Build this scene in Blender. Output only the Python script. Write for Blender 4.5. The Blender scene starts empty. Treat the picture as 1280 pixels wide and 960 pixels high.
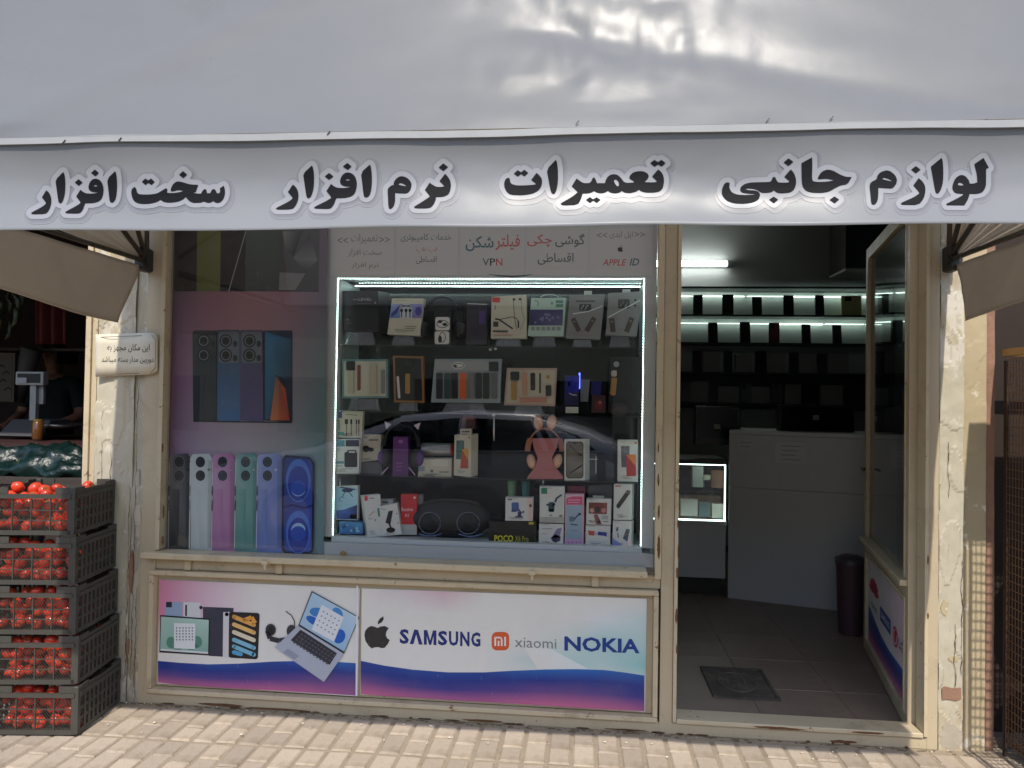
import bpy, bmesh, math, random
import numpy as np
from mathutils import Vector, Matrix, noise
R = math.radians
rnd = random.Random(7)
sc = bpy.context.scene
col = sc.collection

# ------------------------------------------------------------------ camera
CF, CH, CD = 924.0, 1.365, 3.1            # focal length in photo pixels (1280 wide), eye height, distance to the shop front
YAW, PITCH, ROLL = R(5.5554), R(1.0913), R(-0.9505)
cam_loc = Vector((0, -CD, CH))
fwd = Vector((-math.sin(YAW) * math.cos(PITCH), math.cos(YAW) * math.cos(PITCH), math.sin(PITCH)))
r0 = Vector((math.cos(YAW), math.sin(YAW), 0)); u0 = r0.cross(fwd)
rgt = r0 * math.cos(ROLL) - u0 * math.sin(ROLL)
upv = u0 * math.cos(ROLL) + r0 * math.sin(ROLL)
cd = bpy.data.cameras.new('camera'); cam = bpy.data.objects.new('camera', cd); col.objects.link(cam)
cam.matrix_world = Matrix(((rgt.x, upv.x, -fwd.x, cam_loc.x), (rgt.y, upv.y, -fwd.y, cam_loc.y), (rgt.z, upv.z, -fwd.z, cam_loc.z), (0, 0, 0, 1)))
cd.sensor_width = 36; cd.lens = 36 * CF / 1280; cd.clip_start = 0.05; cd.clip_end = 500
sc.camera = cam

def ray(px, py): return fwd + rgt * ((px - 640) / CF) + upv * ((480 - py) / CF)
def at(px, py, Y):                        # the point of the plane y=Y seen at a photo pixel
    d = ray(px, py); return cam_loc + d * ((Y - cam_loc.y) / d.y)
def atz(px, py, Z):
    d = ray(px, py); return cam_loc + d * ((Z - cam_loc.z) / d.z)

# ------------------------------------------------------------------ light
SUN_EL, SUN_AZ = R(50), R(5)
w = bpy.data.worlds.new('World'); sc.world = w; w.use_nodes = True
nt = w.node_tree; bg = nt.nodes['Background']
sky = nt.nodes.new('ShaderNodeTexSky'); sky.sky_type = 'NISHITA'; sky.sun_disc = False
sky.sun_elevation = SUN_EL; sky.sun_rotation = R(175)
nt.links.new(sky.outputs[0], bg.inputs[0]); bg.inputs[1].default_value = 0.15
sl = bpy.data.lights.new('sun', 'SUN'); sl.energy = 2.0; sl.angle = R(0.5); sl.color = (1, 0.93, 0.82)
sun = bpy.data.objects.new('sun', sl); col.objects.link(sun)
sdir = Vector((math.sin(SUN_AZ) * math.cos(SUN_EL), -math.cos(SUN_AZ) * math.cos(SUN_EL), math.sin(SUN_EL)))
sun.rotation_euler = sdir.to_track_quat('Z', 'Y').to_euler(); sun.location = sdir * 20
sc.view_settings.view_transform = 'Standard'; sc.view_settings.look = 'None'
sc.view_settings.exposure = 0.95; sc.view_settings.gamma = 1.0
sc.render.engine = 'CYCLES'
cy = sc.cycles
cy.use_denoising = True; cy.max_bounces = 8; cy.diffuse_bounces = 4; cy.glossy_bounces = 4; cy.transparent_max_bounces = 16
cy.caustics_reflective = False; cy.caustics_refractive = False; cy.sample_clamp_indirect = 4.0

# ------------------------------------------------------------------ materials
def lin(c):
    c = c / 255.0
    return c / 12.92 if c <= 0.04045 else ((c + 0.055) / 1.055) ** 2.4
def S(r, g, b): return (lin(r), lin(g), lin(b))
MATS = {}
def M(name, color, rough=0.6, metal=0.0, var=0.1, scale=6.0, bump=0.0, bscale=40.0, dirt=None, emit=None, spec=0.5, rand=0.0, transl=0.0, coat=0.0, stretch=None):
    if name in MATS: return MATS[name]
    m = bpy.data.materials.new(name); m.use_nodes = True; MATS[name] = m
    n = m.node_tree.nodes; L = m.node_tree.links; p = n['Principled BSDF']
    p.inputs['Roughness'].default_value = rough; p.inputs['Metallic'].default_value = metal
    p.inputs['Specular IOR Level'].default_value = spec; p.inputs['Coat Weight'].default_value = coat
    tc = n.new('ShaderNodeTexCoord'); vec = tc.outputs['Object']
    if stretch:
        mp = n.new('ShaderNodeMapping'); mp.inputs['Scale'].default_value = stretch; L.new(vec, mp.inputs[0]); vec = mp.outputs[0]
    cur = None
    if var > 0:
        no = n.new('ShaderNodeTexNoise'); no.inputs['Scale'].default_value = scale; no.inputs['Detail'].default_value = 6; no.inputs['Roughness'].default_value = 0.65
        L.new(vec, no.inputs['Vector'])
        mx = n.new('ShaderNodeMix'); mx.data_type = 'RGBA'; L.new(no.outputs['Fac'], mx.inputs['Factor'])
        lo = [max(0, c * (1 - 1.7 * var)) for c in color]; hi = [min(1, c * (1 + 1.7 * var)) for c in color]
        mx.inputs['A'].default_value = (*lo, 1); mx.inputs['B'].default_value = (*hi, 1); cur = mx.outputs['Result']
    else:
        rg = n.new('ShaderNodeRGB'); rg.outputs[0].default_value = (*color, 1); cur = rg.outputs[0]
    for d in (dirt or []):                # (color, noise scale, threshold, softness, strength)
        dc, ds, th, so, stg = d[:5]
        no = n.new('ShaderNodeTexNoise'); no.inputs['Scale'].default_value = ds; no.inputs['Detail'].default_value = 8; no.inputs['Roughness'].default_value = 0.7
        v2 = vec
        if len(d) > 5:
            mp = n.new('ShaderNodeMapping'); mp.inputs['Scale'].default_value = d[5]; L.new(vec, mp.inputs[0]); v2 = mp.outputs[0]
        L.new(v2, no.inputs['Vector'])
        mr = n.new('ShaderNodeMapRange'); mr.inputs['From Min'].default_value = th; mr.inputs['From Max'].default_value = th + so; mr.inputs['To Max'].default_value = stg
        L.new(no.outputs['Fac'], mr.inputs['Value'])
        mx = n.new('ShaderNodeMix'); mx.data_type = 'RGBA'; L.new(mr.outputs[0], mx.inputs['Factor']); L.new(cur, mx.inputs['A']); mx.inputs['B'].default_value = (*dc, 1); cur = mx.outputs['Result']
    if rand:
        oi = n.new('ShaderNodeObjectInfo'); hs = n.new('ShaderNodeHueSaturation')
        mr = n.new('ShaderNodeMapRange'); mr.inputs['To Min'].default_value = 1 - rand; mr.inputs['To Max'].default_value = 1 + rand
        L.new(oi.outputs['Random'], mr.inputs['Value']); L.new(mr.outputs[0], hs.inputs['Value']); L.new(cur, hs.inputs['Color']); cur = hs.outputs[0]
    L.new(cur, p.inputs['Base Color'])
    if bump:
        no = n.new('ShaderNodeTexNoise'); no.inputs['Scale'].default_value = bscale; no.inputs['Detail'].default_value = 5; L.new(vec, no.inputs['Vector'])
        b = n.new('ShaderNodeBump'); b.inputs['Strength'].default_value = bump; b.inputs['Distance'].default_value = 0.01
        L.new(no.outputs['Fac'], b.inputs['Height']); L.new(b.outputs[0], p.inputs['Normal'])
    if emit:
        p.inputs['Emission Color'].default_value = (*emit[0], 1); p.inputs['Emission Strength'].default_value = emit[1]
    if transl:
        t = n.new('ShaderNodeBsdfTranslucent'); L.new(cur, t.inputs['Color']); ms = n.new('ShaderNodeMixShader'); ms.inputs[0].default_value = transl
        L.new(p.outputs[0], ms.inputs[1]); L.new(t.outputs[0], ms.inputs[2]); L.new(ms.outputs[0], n['Material Output'].inputs[0])
    return m
def print_mat(name, rough=0.4, spec=0.4, wear=0.5):
    m = bpy.data.materials.new(name); m.use_nodes = True
    n = m.node_tree.nodes; L = m.node_tree.links; p = n['Principled BSDF']
    a = n.new('ShaderNodeAttribute'); a.attribute_name = 'Col'; cur = a.outputs['Color']
    tc = n.new('ShaderNodeTexCoord')
    for sc_n, th, so, stg, dc, mp_ in ((3.5, .46, .3, .22 * wear, S(150, 140, 124), (1, 1, 1)), (60, .64, .05, .5 * wear, S(168, 160, 146), (1, 1, .25)), (130, .69, .03, .8 * wear, S(90, 80, 68), (1, 1, 1))):
        mp = n.new('ShaderNodeMapping'); mp.inputs['Scale'].default_value = mp_; L.new(tc.outputs['Object'], mp.inputs[0])
        no = n.new('ShaderNodeTexNoise'); no.inputs['Scale'].default_value = sc_n; no.inputs['Detail'].default_value = 7; no.inputs['Roughness'].default_value = .7; L.new(mp.outputs[0], no.inputs['Vector'])
        mr = n.new('ShaderNodeMapRange'); mr.inputs['From Min'].default_value = th; mr.inputs['From Max'].default_value = th + so; mr.inputs['To Max'].default_value = stg; L.new(no.outputs['Fac'], mr.inputs['Value'])
        mx = n.new('ShaderNodeMix'); mx.data_type = 'RGBA'; L.new(mr.outputs[0], mx.inputs['Factor']); L.new(cur, mx.inputs['A']); mx.inputs['B'].default_value = (*dc, 1); cur = mx.outputs['Result']
    L.new(cur, p.inputs['Base Color'])
    no = n.new('ShaderNodeTexNoise'); no.inputs['Scale'].default_value = 9; no.inputs['Detail'].default_value = 3; L.new(tc.outputs['Object'], no.inputs['Vector'])
    b = n.new('ShaderNodeBump'); b.inputs['Strength'].default_value = .15 * wear; b.inputs['Distance'].default_value = .01; L.new(no.outputs['Fac'], b.inputs['Height']); L.new(b.outputs[0], p.inputs['Normal'])
    p.inputs['Roughness'].default_value = rough; p.inputs['Specular IOR Level'].default_value = spec
    return m
def glass_mat(name, f0=0.05, tint=(1, 1, 1), refl=0.9, rough=0.0):
    m = bpy.data.materials.new(name); m.use_nodes = True
    n = m.node_tree.nodes; L = m.node_tree.links; n.remove(n['Principled BSDF'])
    t = n.new('ShaderNodeBsdfTransparent'); t.inputs[0].default_value = (*tint, 1)
    g = n.new('ShaderNodeBsdfGlossy'); g.inputs['Roughness'].default_value = rough
    lw = n.new('ShaderNodeLayerWeight'); lw.inputs['Blend'].default_value = 0.5
    po = n.new('ShaderNodeMath'); po.operation = 'POWER'; po.inputs[1].default_value = 4.0; L.new(lw.outputs['Facing'], po.inputs[0])
    ma = n.new('ShaderNodeMath'); ma.operation = 'MULTIPLY_ADD'; ma.inputs[1].default_value = refl; ma.inputs[2].default_value = f0; L.new(po.outputs[0], ma.inputs[0])
    ms = n.new('ShaderNodeMixShader'); L.new(ma.outputs[0], ms.inputs[0]); L.new(t.outputs[0], ms.inputs[1]); L.new(g.outputs[0], ms.inputs[2])
    L.new(ms.outputs[0], n['Material Output'].inputs[0])
    return m
PRINT = print_mat('printed_gloss', wear=.2); PRINT_MATT = print_mat('printed_matt', 0.7, 0.3); PRINT_VINYL = print_mat('printed_vinyl', 0.42, 0.35)
GLASS = glass_mat('window_glass', 0.034); SHELF_GLASS = glass_mat('shelf_glass', 0.05, (0.86, 0.93, 0.91)); ACRYL = glass_mat('clear_acrylic', 0.09, (0.9, 0.93, 0.93), rough=0.15)

RUST = S(112, 66, 38)
steel = M('cream_painted_steel', S(192, 177, 149), 0.45, var=0.04, scale=2.5, bump=0.03, bscale=12,
          dirt=[(S(140, 122, 94), 4.0, 0.52, 0.2, 0.45), (S(88, 72, 54), 60, 0.63, 0.05, 0.6), (S(104, 86, 62), 22, 0.64, 0.05, 0.5), (RUST, 13, 0.68, 0.02, 0.9)])
steel_worn = M('worn_cream_steel', S(200, 185, 156), 0.45, var=0.05, scale=3, bump=0.06, bscale=20,
               dirt=[(S(134, 114, 84), 6.0, 0.52, 0.18, 0.5), (RUST, 24, 0.63, 0.03, 0.9), (S(60, 46, 36), 55, 0.66, 0.03, 0.8)])
plaster = M('peeling_plaster', S(190, 183, 163), 0.85, var=0.07, scale=4, bump=0.4, bscale=16,
            dirt=[(S(176, 156, 122), 2.6, 0.5, 0.10, 0.75, (1, 1, 0.45)), (S(214, 208, 194), 6, 0.56, 0.03, 0.7, (1, 1, .5)), (S(150, 134, 112), 8, 0.6, 0.03, 0.6, (1.8, 1, .3)), (S(112, 96, 76), 28, 0.67, 0.03, 0.7)])
plaster_grey = M('grey_plaster', S(176, 167, 150), 0.9, var=0.15, scale=9, bump=0.5, bscale=22, dirt=[(S(206, 198, 182), 7, 0.55, 0.03, 0.8)])
plaster_tan = M('tan_plaster', S(186, 170, 138), 0.85, var=0.1, scale=5, bump=0.2, bscale=20, dirt=[(S(226, 218, 200), 6, 0.58, 0.03, 0.8)])
brick_red = M('bare_red_brick', S(150, 116, 96), 0.9, var=0.2, scale=20, bump=0.4, bscale=30)
VD = [(S(132, 131, 128), 1.6, .5, .25, .35), (S(112, 108, 102), 34, .68, .05, .35)]
vinyl = M('grey_white_tarpaulin', S(153, 155, 158), 0.33, var=0.03, scale=3, bump=0.03, bscale=30, transl=0.48, dirt=VD)
vinyl_print = M('printed_valance_sheet', S(164, 166, 168), 0.36, var=0.02, scale=3, bump=0.03, bscale=30, transl=0.42, dirt=[(S(140, 140, 138), 1.6, .52, .25, .3)])
vinyl_in = M('tarpaulin_lining', S(204, 192, 176), 0.6, var=0.08, scale=5, transl=0.32)
hem = M('tarpaulin_hem', S(158, 158, 156), 0.35, var=0.08, scale=20)
dark_metal = M('dark_grey_metal', S(60, 58, 54), 0.5, 0.4, var=0.2)
black_pl = M('black_plastic', S(24, 24, 26), 0.35, var=0.1)
white_board = M('white_laminate', S(206, 208, 208), 0.35, var=0.03, scale=3)
dim_wall = M('grey_wall_paint', S(168, 172, 170), 0.8, var=0.06, scale=3)
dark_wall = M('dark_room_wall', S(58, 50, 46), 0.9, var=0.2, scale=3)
paver_m = M('cream_paver', S(178, 163, 145), 0.9, var=0.12, scale=14, bump=0.35, bscale=90, rand=0.16,
            dirt=[(S(112, 98, 80), 2.4, 0.52, 0.2, 0.4), (S(132, 116, 94), 5, 0.52, 0.18, 0.5), (S(86, 72, 56), 130, 0.66, 0.05, 0.6)])
mortar_m = M('grey_mortar', S(158, 144, 124), 0.95, var=0.14, scale=18, bump=0.4, bscale=110, dirt=[(S(104, 90, 72), 9, 0.55, 0.15, 0.6)])
LEDW = (0.72, 1.0, 0.93)
led = M('white_led', (0.8, 0.9, 0.88), 0.4, var=0, emit=(LEDW, 19.0))

# ------------------------------------------------------------------ mesh helpers
def wl(o):
    v = Vector((0, 0, 0))
    while o is not None: v = v + o.location; o = o.parent
    return v
def tag(o, label=None, cat=None, group=None, kind=None):
    if label: o['label'] = label
    if cat: o['category'] = cat
    if group: o['group'] = group
    if kind: o['kind'] = kind
    return o
def thing(name, label, cat, loc=(0, 0, 0), group=None):
    o = bpy.data.objects.new(name, None); col.objects.link(o); o.location = loc; o.empty_display_size = 0.1
    return tag(o, label, cat, group)
class MB:
    def __init__(s): s.v = []; s.f = []; s.m = []; s.c = []; s.s = []; s.has_c = False
    def add(s, vs, fs, m=0, smooth=False, cols=None):
        b = len(s.v); s.v += [tuple(v) for v in vs]
        for i, f in enumerate(fs):
            s.f.append([b + k for k in f]); s.m.append(m); s.s.append(smooth)
            if cols is not None:
                s.has_c = True; s.c.append([cols[k] for k in f] if len(cols) == len(vs) and not isinstance(cols, dict) else cols)
            else: s.c.append(None)
        return s
    def hexa(s, p, m=0):                  # p: 8 points, front four (TL TR BR BL) then back four
        return s.add(p, [(0, 3, 2, 1), (4, 5, 6, 7), (0, 1, 5, 4), (1, 2, 6, 5), (2, 3, 7, 6), (3, 0, 4, 7)], m)
    def box(s, x0, x1, y0, y1, z0, z1, m=0):
        return s.hexa([(x0, y0, z1), (x1, y0, z1), (x1, y0, z0), (x0, y0, z0), (x0, y1, z1), (x1, y1, z1), (x1, y1, z0), (x0, y1, z0)], m)
    def cbox(s, x0, x1, y0, y1, z0, z1, c=0.004, m=0):   # box with chamfered front/side edges
        def ring(ix, z): return [(x0 + ix, y0 + ix, z), (x1 - ix, y0 + ix, z), (x1 - ix, y1 - ix, z), (x0 + ix, y1 - ix, z)]
        vs = ring(c, z0) + ring(0, z0 + c) + ring(0, z1 - c) + ring(c, z1)
        fs = [(3, 2, 1, 0), (12, 13, 14, 15)]
        for k in range(3):
            for i in range(4): j = (i + 1) % 4; fs.append((4 * k + i, 4 * k + j, 4 * k + 4 + j, 4 * k + 4 + i))
        return s.add(vs, fs, m)
    def bar(s, a, b, wx, wy, m=0):        # square bar from a to b
        a = Vector(a); b = Vector(b); d = (b - a).normalized()
        t = Vector((0, 0, 1)) if abs(d.z) < 0.9 else Vector((0, 1, 0))
        u = d.cross(t).normalized() * wx / 2; v = d.cross(u.normalized()) * wy / 2
        return s.hexa([a - u + v, a + u + v, a + u - v, a - u - v, b - u + v, b + u + v, b + u - v, b - u - v], m)
    def tube(s, pts, r, n=8, m=0, close=True, rs=None):
        pts = [Vector(p) for p in pts]; b = len(s.v); N = len(pts)
        for i, p in enumerate(pts):
            d = (pts[min(i + 1, N - 1)] - pts[max(i - 1, 0)]).normalized()
            t = Vector((0, 0, 1)) if abs(d.z) < 0.9 else Vector((0, 1, 0))
            u = d.cross(t).normalized(); v = d.cross(u); rr = rs[i] if rs else r
            for k in range(n): a = 2 * math.pi * k / n; s.v.append(tuple(p + (u * math.cos(a) + v * math.sin(a)) * rr))
        fs = [(b + i * n + k, b + i * n + (k + 1) % n, b + (i + 1) * n + (k + 1) % n, b + (i + 1) * n + k) for i in range(N - 1) for k in range(n)]
        if close: fs += [tuple(b + k for k in range(n))[::-1], tuple(b + (N - 1) * n + k for k in range(n))]
        for f in fs: s.f.append(list(f)); s.m.append(m); s.s.append(len(f) == 4); s.c.append(None)
        return s
    def lathe(s, c, prof, n=20, m=0, axis='z', smooth=True):   # prof: (radius, height) pairs
        vs = []; 
        for r_, h in prof:
            for k in range(n):
                a = 2 * math.pi * k / n; x, y = r_ * math.cos(a), r_ * math.sin(a)
                vs.append({'z': (c[0] + x, c[1] + y, c[2] + h), 'y': (c[0] + x, c[1] + h, c[2] + y), 'x': (c[0] + h, c[1] + x, c[2] + y)}[axis])
        fs = [(i * n + k, i * n + (k + 1) % n, (i + 1) * n + (k + 1) % n, (i + 1) * n + k) for i in range(len(prof) - 1) for k in range(n)]
        s.add(vs, fs, m, smooth); s.add(vs[:n], [tuple(range(n))[::-1]], m); s.add(vs[-n:], [tuple(range(n))], m)
        return s
    def ball(s, c, rx, ry, rz, n=12, k=8, m=0):
        vs = [(c[0], c[1], c[2] + rz)]; fs = []
        for i in range(1, k):
            t = math.pi * i / k
            for j in range(n): a = 2 * math.pi * j / n; vs.append((c[0] + rx * math.sin(t) * math.cos(a), c[1] + ry * math.sin(t) * math.sin(a), c[2] + rz * math.cos(t)))
        vs.append((c[0], c[1], c[2] - rz)); e = len(vs) - 1
        for j in range(n):
            fs.append((0, 1 + j, 1 + (j + 1) % n)); fs.append((e, 1 + (k - 2) * n + (j + 1) % n, 1 + (k - 2) * n + j))
            for i in range(k - 2): a0 = 1 + i * n + j; a1 = 1 + i * n + (j + 1) % n; fs.append((a0, a0 + n, a1 + n, a1))
        return s.add(vs, fs, m, True)
    def grid(s, fn, nu, nv, m=0, smooth=True):
        vs = [fn(i / nu, j / nv) for j in range(nv + 1) for i in range(nu + 1)]
        fs = [(j * (nu + 1) + i, j * (nu + 1) + i + 1, (j + 1) * (nu + 1) + i + 1, (j + 1) * (nu + 1) + i) for j in range(nv) for i in range(nu)]
        return s.add(vs, fs, m, smooth)
    def prism(s, pts, d, m=0, smooth=False):   # polygon given as 3D points, pushed along d
        n = len(pts); d = Vector(d); P2 = [Vector(p) + d for p in pts]
        s.add(list(pts) + P2, [tuple(range(n)), tuple(range(2 * n - 1, n - 1, -1))] + [(i, i + n, (i + 1) % n + n, (i + 1) % n) for i in range(n)], m, smooth)
        return s
    def build(s, name, mats, parent=None, loc=None, fix=True, bevel=0):
        if not isinstance(mats, (list, tuple)): mats = [mats]
        me = bpy.data.meshes.new(name)
        if parent is not None: off = wl(parent)
        elif loc is not None: off = Vector(loc)
        else:
            a = np.array(s.v); off = Vector(((a[:, 0].min() + a[:, 0].max()) / 2, (a[:, 1].min() + a[:, 1].max()) / 2, a[:, 2].min()))
        me.from_pydata([(x - off.x, y - off.y, z - off.z) for x, y, z in s.v], [], s.f)
        for mt in mats: me.materials.append(mt)
        me.polygons.foreach_set('material_index', s.m); me.polygons.foreach_set('use_smooth', s.s)
        if s.has_c:
            at_ = me.color_attributes.new('Col', 'FLOAT_COLOR', 'CORNER'); i = 0
            buf = np.ones((len(me.loops), 4), dtype=np.float32)
            for f, cc in zip(s.f, s.c):
                for k in range(len(f)):
                    if cc is not None: buf[i, :3] = cc[k] if isinstance(cc, list) else cc
                    i += 1
            at_.data.foreach_set('color', buf.ravel())
        if fix and not s.has_c:
            bm = bmesh.new(); bm.from_mesh(me); bmesh.ops.recalc_face_normals(bm, faces=bm.faces); bm.to_mesh(me); bm.free()
        me.update()
        o = bpy.data.objects.new(name, me); col.objects.link(o)
        if parent is not None: o.parent = parent
        else: o.location = off
        if bevel:
            bv = o.modifiers.new('edge', 'BEVEL'); bv.width = bevel; bv.segments = 2; bv.limit_method = 'ANGLE'
        return o
def bx(name, mat, parent, *a, bevel=0): return MB().box(*a).build(name, mat, parent, bevel=bevel)
def pairbox(mb, x0, y0, x1, y1, Y, depth, m=0):
    """box whose front lies on y=Y and covers the photo rectangle, edges kept level and upright"""
    xm, ym = (x0 + x1) / 2, (y0 + y1) / 2
    return mb.box(at(x0, ym, Y).x, at(x1, ym, Y).x, Y, Y + depth, at(xm, y1, Y).z, at(xm, y0, Y).z, m)
def quadbox(mb, q, Y, depth, m=0):
    p = [at(x, y, Y) for x, y in q]; return mb.hexa(p + [Vector((v.x, v.y + depth, v.z)) for v in p], m)

# ------------------------------------------------------------------ text
TXT = {}
def text_mesh(s, bold=0.0, shear=0.0):
    k = (s, bold, shear)
    if k in TXT: return TXT[k]
    c = bpy.data.curves.new('lettering', 'FONT'); c.body = s; c.size = 1; c.resolution_u = 2; c.offset = bold; c.shear = shear; c.fill_mode = 'FRONT'
    o = bpy.data.objects.new('lettering', c); col.objects.link(o)
    dg = bpy.context.evaluated_depsgraph_get()
    me = bpy.data.meshes.new_from_object(o.evaluated_get(dg))
    vs = np.array([v.co[:2] for v in me.vertices]); fs = [list(p.vertices) for p in me.polygons]
    bpy.data.objects.remove(o); bpy.data.curves.remove(c); bpy.data.meshes.remove(me)
    if len(vs):
        vs -= vs.min(0); vs /= np.maximum(vs.max(0), 1e-6)
    TXT[k] = (vs, fs); return TXT[k]
FORMS = {}
for ch, iso, n in (('ا', 0xFE8D, 2), ('ب', 0xFE8F, 4), ('پ', 0xFB56, 4), ('ت', 0xFE95, 4), ('ج', 0xFE9D, 4), ('چ', 0xFB7A, 4), ('خ', 0xFEA5, 4), ('د', 0xFEA9, 2), ('ر', 0xFEAD, 2),
                   ('ز', 0xFEAF, 2), ('س', 0xFEB1, 4), ('ش', 0xFEB5, 4), ('ط', 0xFEC1, 4), ('ع', 0xFEC9, 4), ('ف', 0xFED1, 4), ('ق', 0xFED5, 4), ('ک', 0xFB8E, 4), ('گ', 0xFB92, 4),
                   ('ل', 0xFEDD, 4), ('م', 0xFEE1, 4), ('ن', 0xFEE5, 4), ('ه', 0xFEE9, 4), ('و', 0xFEED, 2), ('ی', 0xFBFC, 4)):
    FORMS[ch] = (iso, n)
def shape(s):                             # joins Persian letters and puts them in left-to-right drawing order
    out = []
    for i, ch in enumerate(s):
        if ch not in FORMS: out.append(ch); continue
        iso, n = FORMS[ch]
        prev = i > 0 and s[i - 1] in FORMS and FORMS[s[i - 1]][1] == 4
        nxt = i + 1 < len(s) and s[i + 1] in FORMS and n == 4
        k = (3 if nxt else 1) if prev else (2 if nxt else 0)
        out.append(chr(iso + k))
    return ''.join(reversed(out))

class Print:
    """flat printing: coloured polygons laid in thin layers on a surface given by fn(px, py, layer)"""
    def __init__(s, Y=None, fn=None, step=0.0003):
        s.mb = MB(); s.fn = fn or (lambda x, y, l: at(x, y, Y - step * l)); s.l = 1
    def layer(s, k=1): s.l += k; return s
    def poly(s, pts, c):
        s.mb.add([s.fn(x, y, s.l) for x, y in pts], [tuple(range(len(pts)))], cols=[c] * len(pts)); return s
    def gpoly(s, pts, cols): s.mb.add([s.fn(x, y, s.l) for x, y in pts], [tuple(range(len(pts)))], cols=list(cols)); return s
    def rect(s, x0, y0, x1, y1, c): return s.poly([(x0, y0), (x1, y0), (x1, y1), (x0, y1)], c)
    def rrect(s, x0, y0, x1, y1, r, c, n=4):
        pts = []
        for cx, cy_, a0 in ((x1 - r, y0 + r, -90), (x1 - r, y1 - r, 0), (x0 + r, y1 - r, 90), (x0 + r, y0 + r, 180)):
            for k in range(n + 1): a = R(a0 + 90 * k / n); pts.append((cx + r * math.cos(a), cy_ + r * math.sin(a)))
        return s.poly(pts, c)
    def ell(s, cx, cy_, rx, ry, c, n=20, a0=0, a1=360, rot=0):
        pts = []
        for k in range(n + (0 if a1 - a0 == 360 else 1)):
            a = R(a0 + (a1 - a0) * k / n); x, y = rx * math.cos(a), ry * math.sin(a); q = R(rot)
            pts.append((cx + x * math.cos(q) - y * math.sin(q), cy_ + x * math.sin(q) + y * math.cos(q)))
        return s.poly(pts, c)
    def ring(s, cx, cy_, rx, ry, wd, c, n=24, a0=0, a1=360):
        for k in range(n):
            a, b = R(a0 + (a1 - a0) * k / n), R(a0 + (a1 - a0) * (k + 1) / n)
            s.poly([(cx + rx * math.cos(a), cy_ + ry * math.sin(a)), (cx + rx * math.cos(b), cy_ + ry * math.sin(b)), (cx + (rx - wd) * math.cos(b), cy_ + (ry - wd) * math.sin(b)), (cx + (rx - wd) * math.cos(a), cy_ + (ry - wd) * math.sin(a))], c)
        return s
    def line(s, pts, wd, c):
        for (xa, ya), (xb, yb) in zip(pts[:-1], pts[1:]):
            dx, dy = xb - xa, yb - ya; l = math.hypot(dx, dy) or 1; nx, ny = -dy / l * wd / 2, dx / l * wd / 2
            s.poly([(xa + nx, ya + ny), (xb + nx, yb + ny), (xb - nx, yb - ny), (xa - nx, ya - ny)], c)
        return s
    def grad(s, q, grid):                 # q: four corners, grid: rows of colours
        nr, nc = len(grid) - 1, len(grid[0]) - 1; sub = 4
        G = np.array(grid, dtype=float)
        def cc(u, v):
            x, y = u * nc, v * nr; i, j = min(int(x), nc - 1), min(int(y), nr - 1); a, b = x - i, y - j
            return tuple(G[j, i] * (1 - a) * (1 - b) + G[j, i + 1] * a * (1 - b) + G[j + 1, i] * (1 - a) * b + G[j + 1, i + 1] * a * b)
        NU, NV = nc * sub, nr * sub; vs = []; cs = []
        for j in range(NV + 1):
            for i in range(NU + 1):
                u, v = i / NU, j / NV
                x = (q[0][0] * (1 - u) + q[1][0] * u) * (1 - v) + (q[3][0] * (1 - u) + q[2][0] * u) * v
                y = (q[0][1] * (1 - u) + q[1][1] * u) * (1 - v) + (q[3][1] * (1 - u) + q[2][1] * u) * v
                vs.append(s.fn(x, y, s.l)); cs.append(cc(u, v))
        s.mb.add(vs, [(j * (NU + 1) + i, j * (NU + 1) + i + 1, (j + 1) * (NU + 1) + i + 1, (j + 1) * (NU + 1) + i) for j in range(NV) for i in range(NU)], cols=cs)
        return s
    def text(s, t, q, c, bold=0.0, shear=0.0):   # q: (x0,y0,x1,y1) or four corners TL TR BR BL
        vs, fs = text_mesh(t, bold, shear)
        if len(q) == 4 and not hasattr(q[0], '__len__'): x0, y0, x1, y1 = q; q = [(x0, y0), (x1, y0), (x1, y1), (x0, y1)]
        P = []
        for u, v in vs:
            v = 1 - v
            x = (q[0][0] * (1 - u) + q[1][0] * u) * (1 - v) + (q[3][0] * (1 - u) + q[2][0] * u) * v
            y = (q[0][1] * (1 - u) + q[1][1] * u) * (1 - v) + (q[3][1] * (1 - u) + q[2][1] * u) * v
            P.append(s.fn(x, y, s.l))
        s.mb.add(P, fs, cols=[c] * len(P)); return s
    def fa(s, t, q, c, bold=0.0): return s.text(shape(t), q, c, bold)
    def build(s, name, parent=None, mat=None): return s.mb.build(name, mat or PRINT, parent)

INK = S(34, 34, 38)
# =================================================================== GROUND
mb = MB(); mb.box(-14, 14, -3.55, 0.02, -0.3, 0.0)
pavement = mb.build('pavement', mortar_m, None, loc=(0, -1.5, 0)); tag(pavement, kind='structure', label='cream paver pavement in front of the shop', cat=None)
def paver_mesh(L_, W_, seed):
    rr = random.Random(seed); c = 0.005; h = 0.0055; x, y = W_ / 2, L_ / 2
    j = lambda: rr.uniform(-0.0015, 0.0015)
    lo = [(-x, -y, 0), (x, -y, 0), (x, y, 0), (-x, y, 0)]
    hi = [(-x + c + j(), -y + c + j(), h + j()), (x - c + j(), -y + c + j(), h + j()), (x - c + j(), y - c + j(), h + j()), (-x + c + j(), y - c + j(), h + j())]
    me = bpy.data.meshes.new('paver'); me.from_pydata(lo + hi, [], [(4, 5, 6, 7), (0, 1, 5, 4), (1, 2, 6, 5), (2, 3, 7, 6), (3, 0, 4, 7)]); me.materials.append(paver_m); return me
PITCHX = 0.0927
pm = {}
for k in range(3):
    for L_ in (0.112, 0.158): pm[(L_, k)] = paver_mesh(L_ - 0.006, PITCHX - 0.014, k + int(L_ * 1000))
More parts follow.
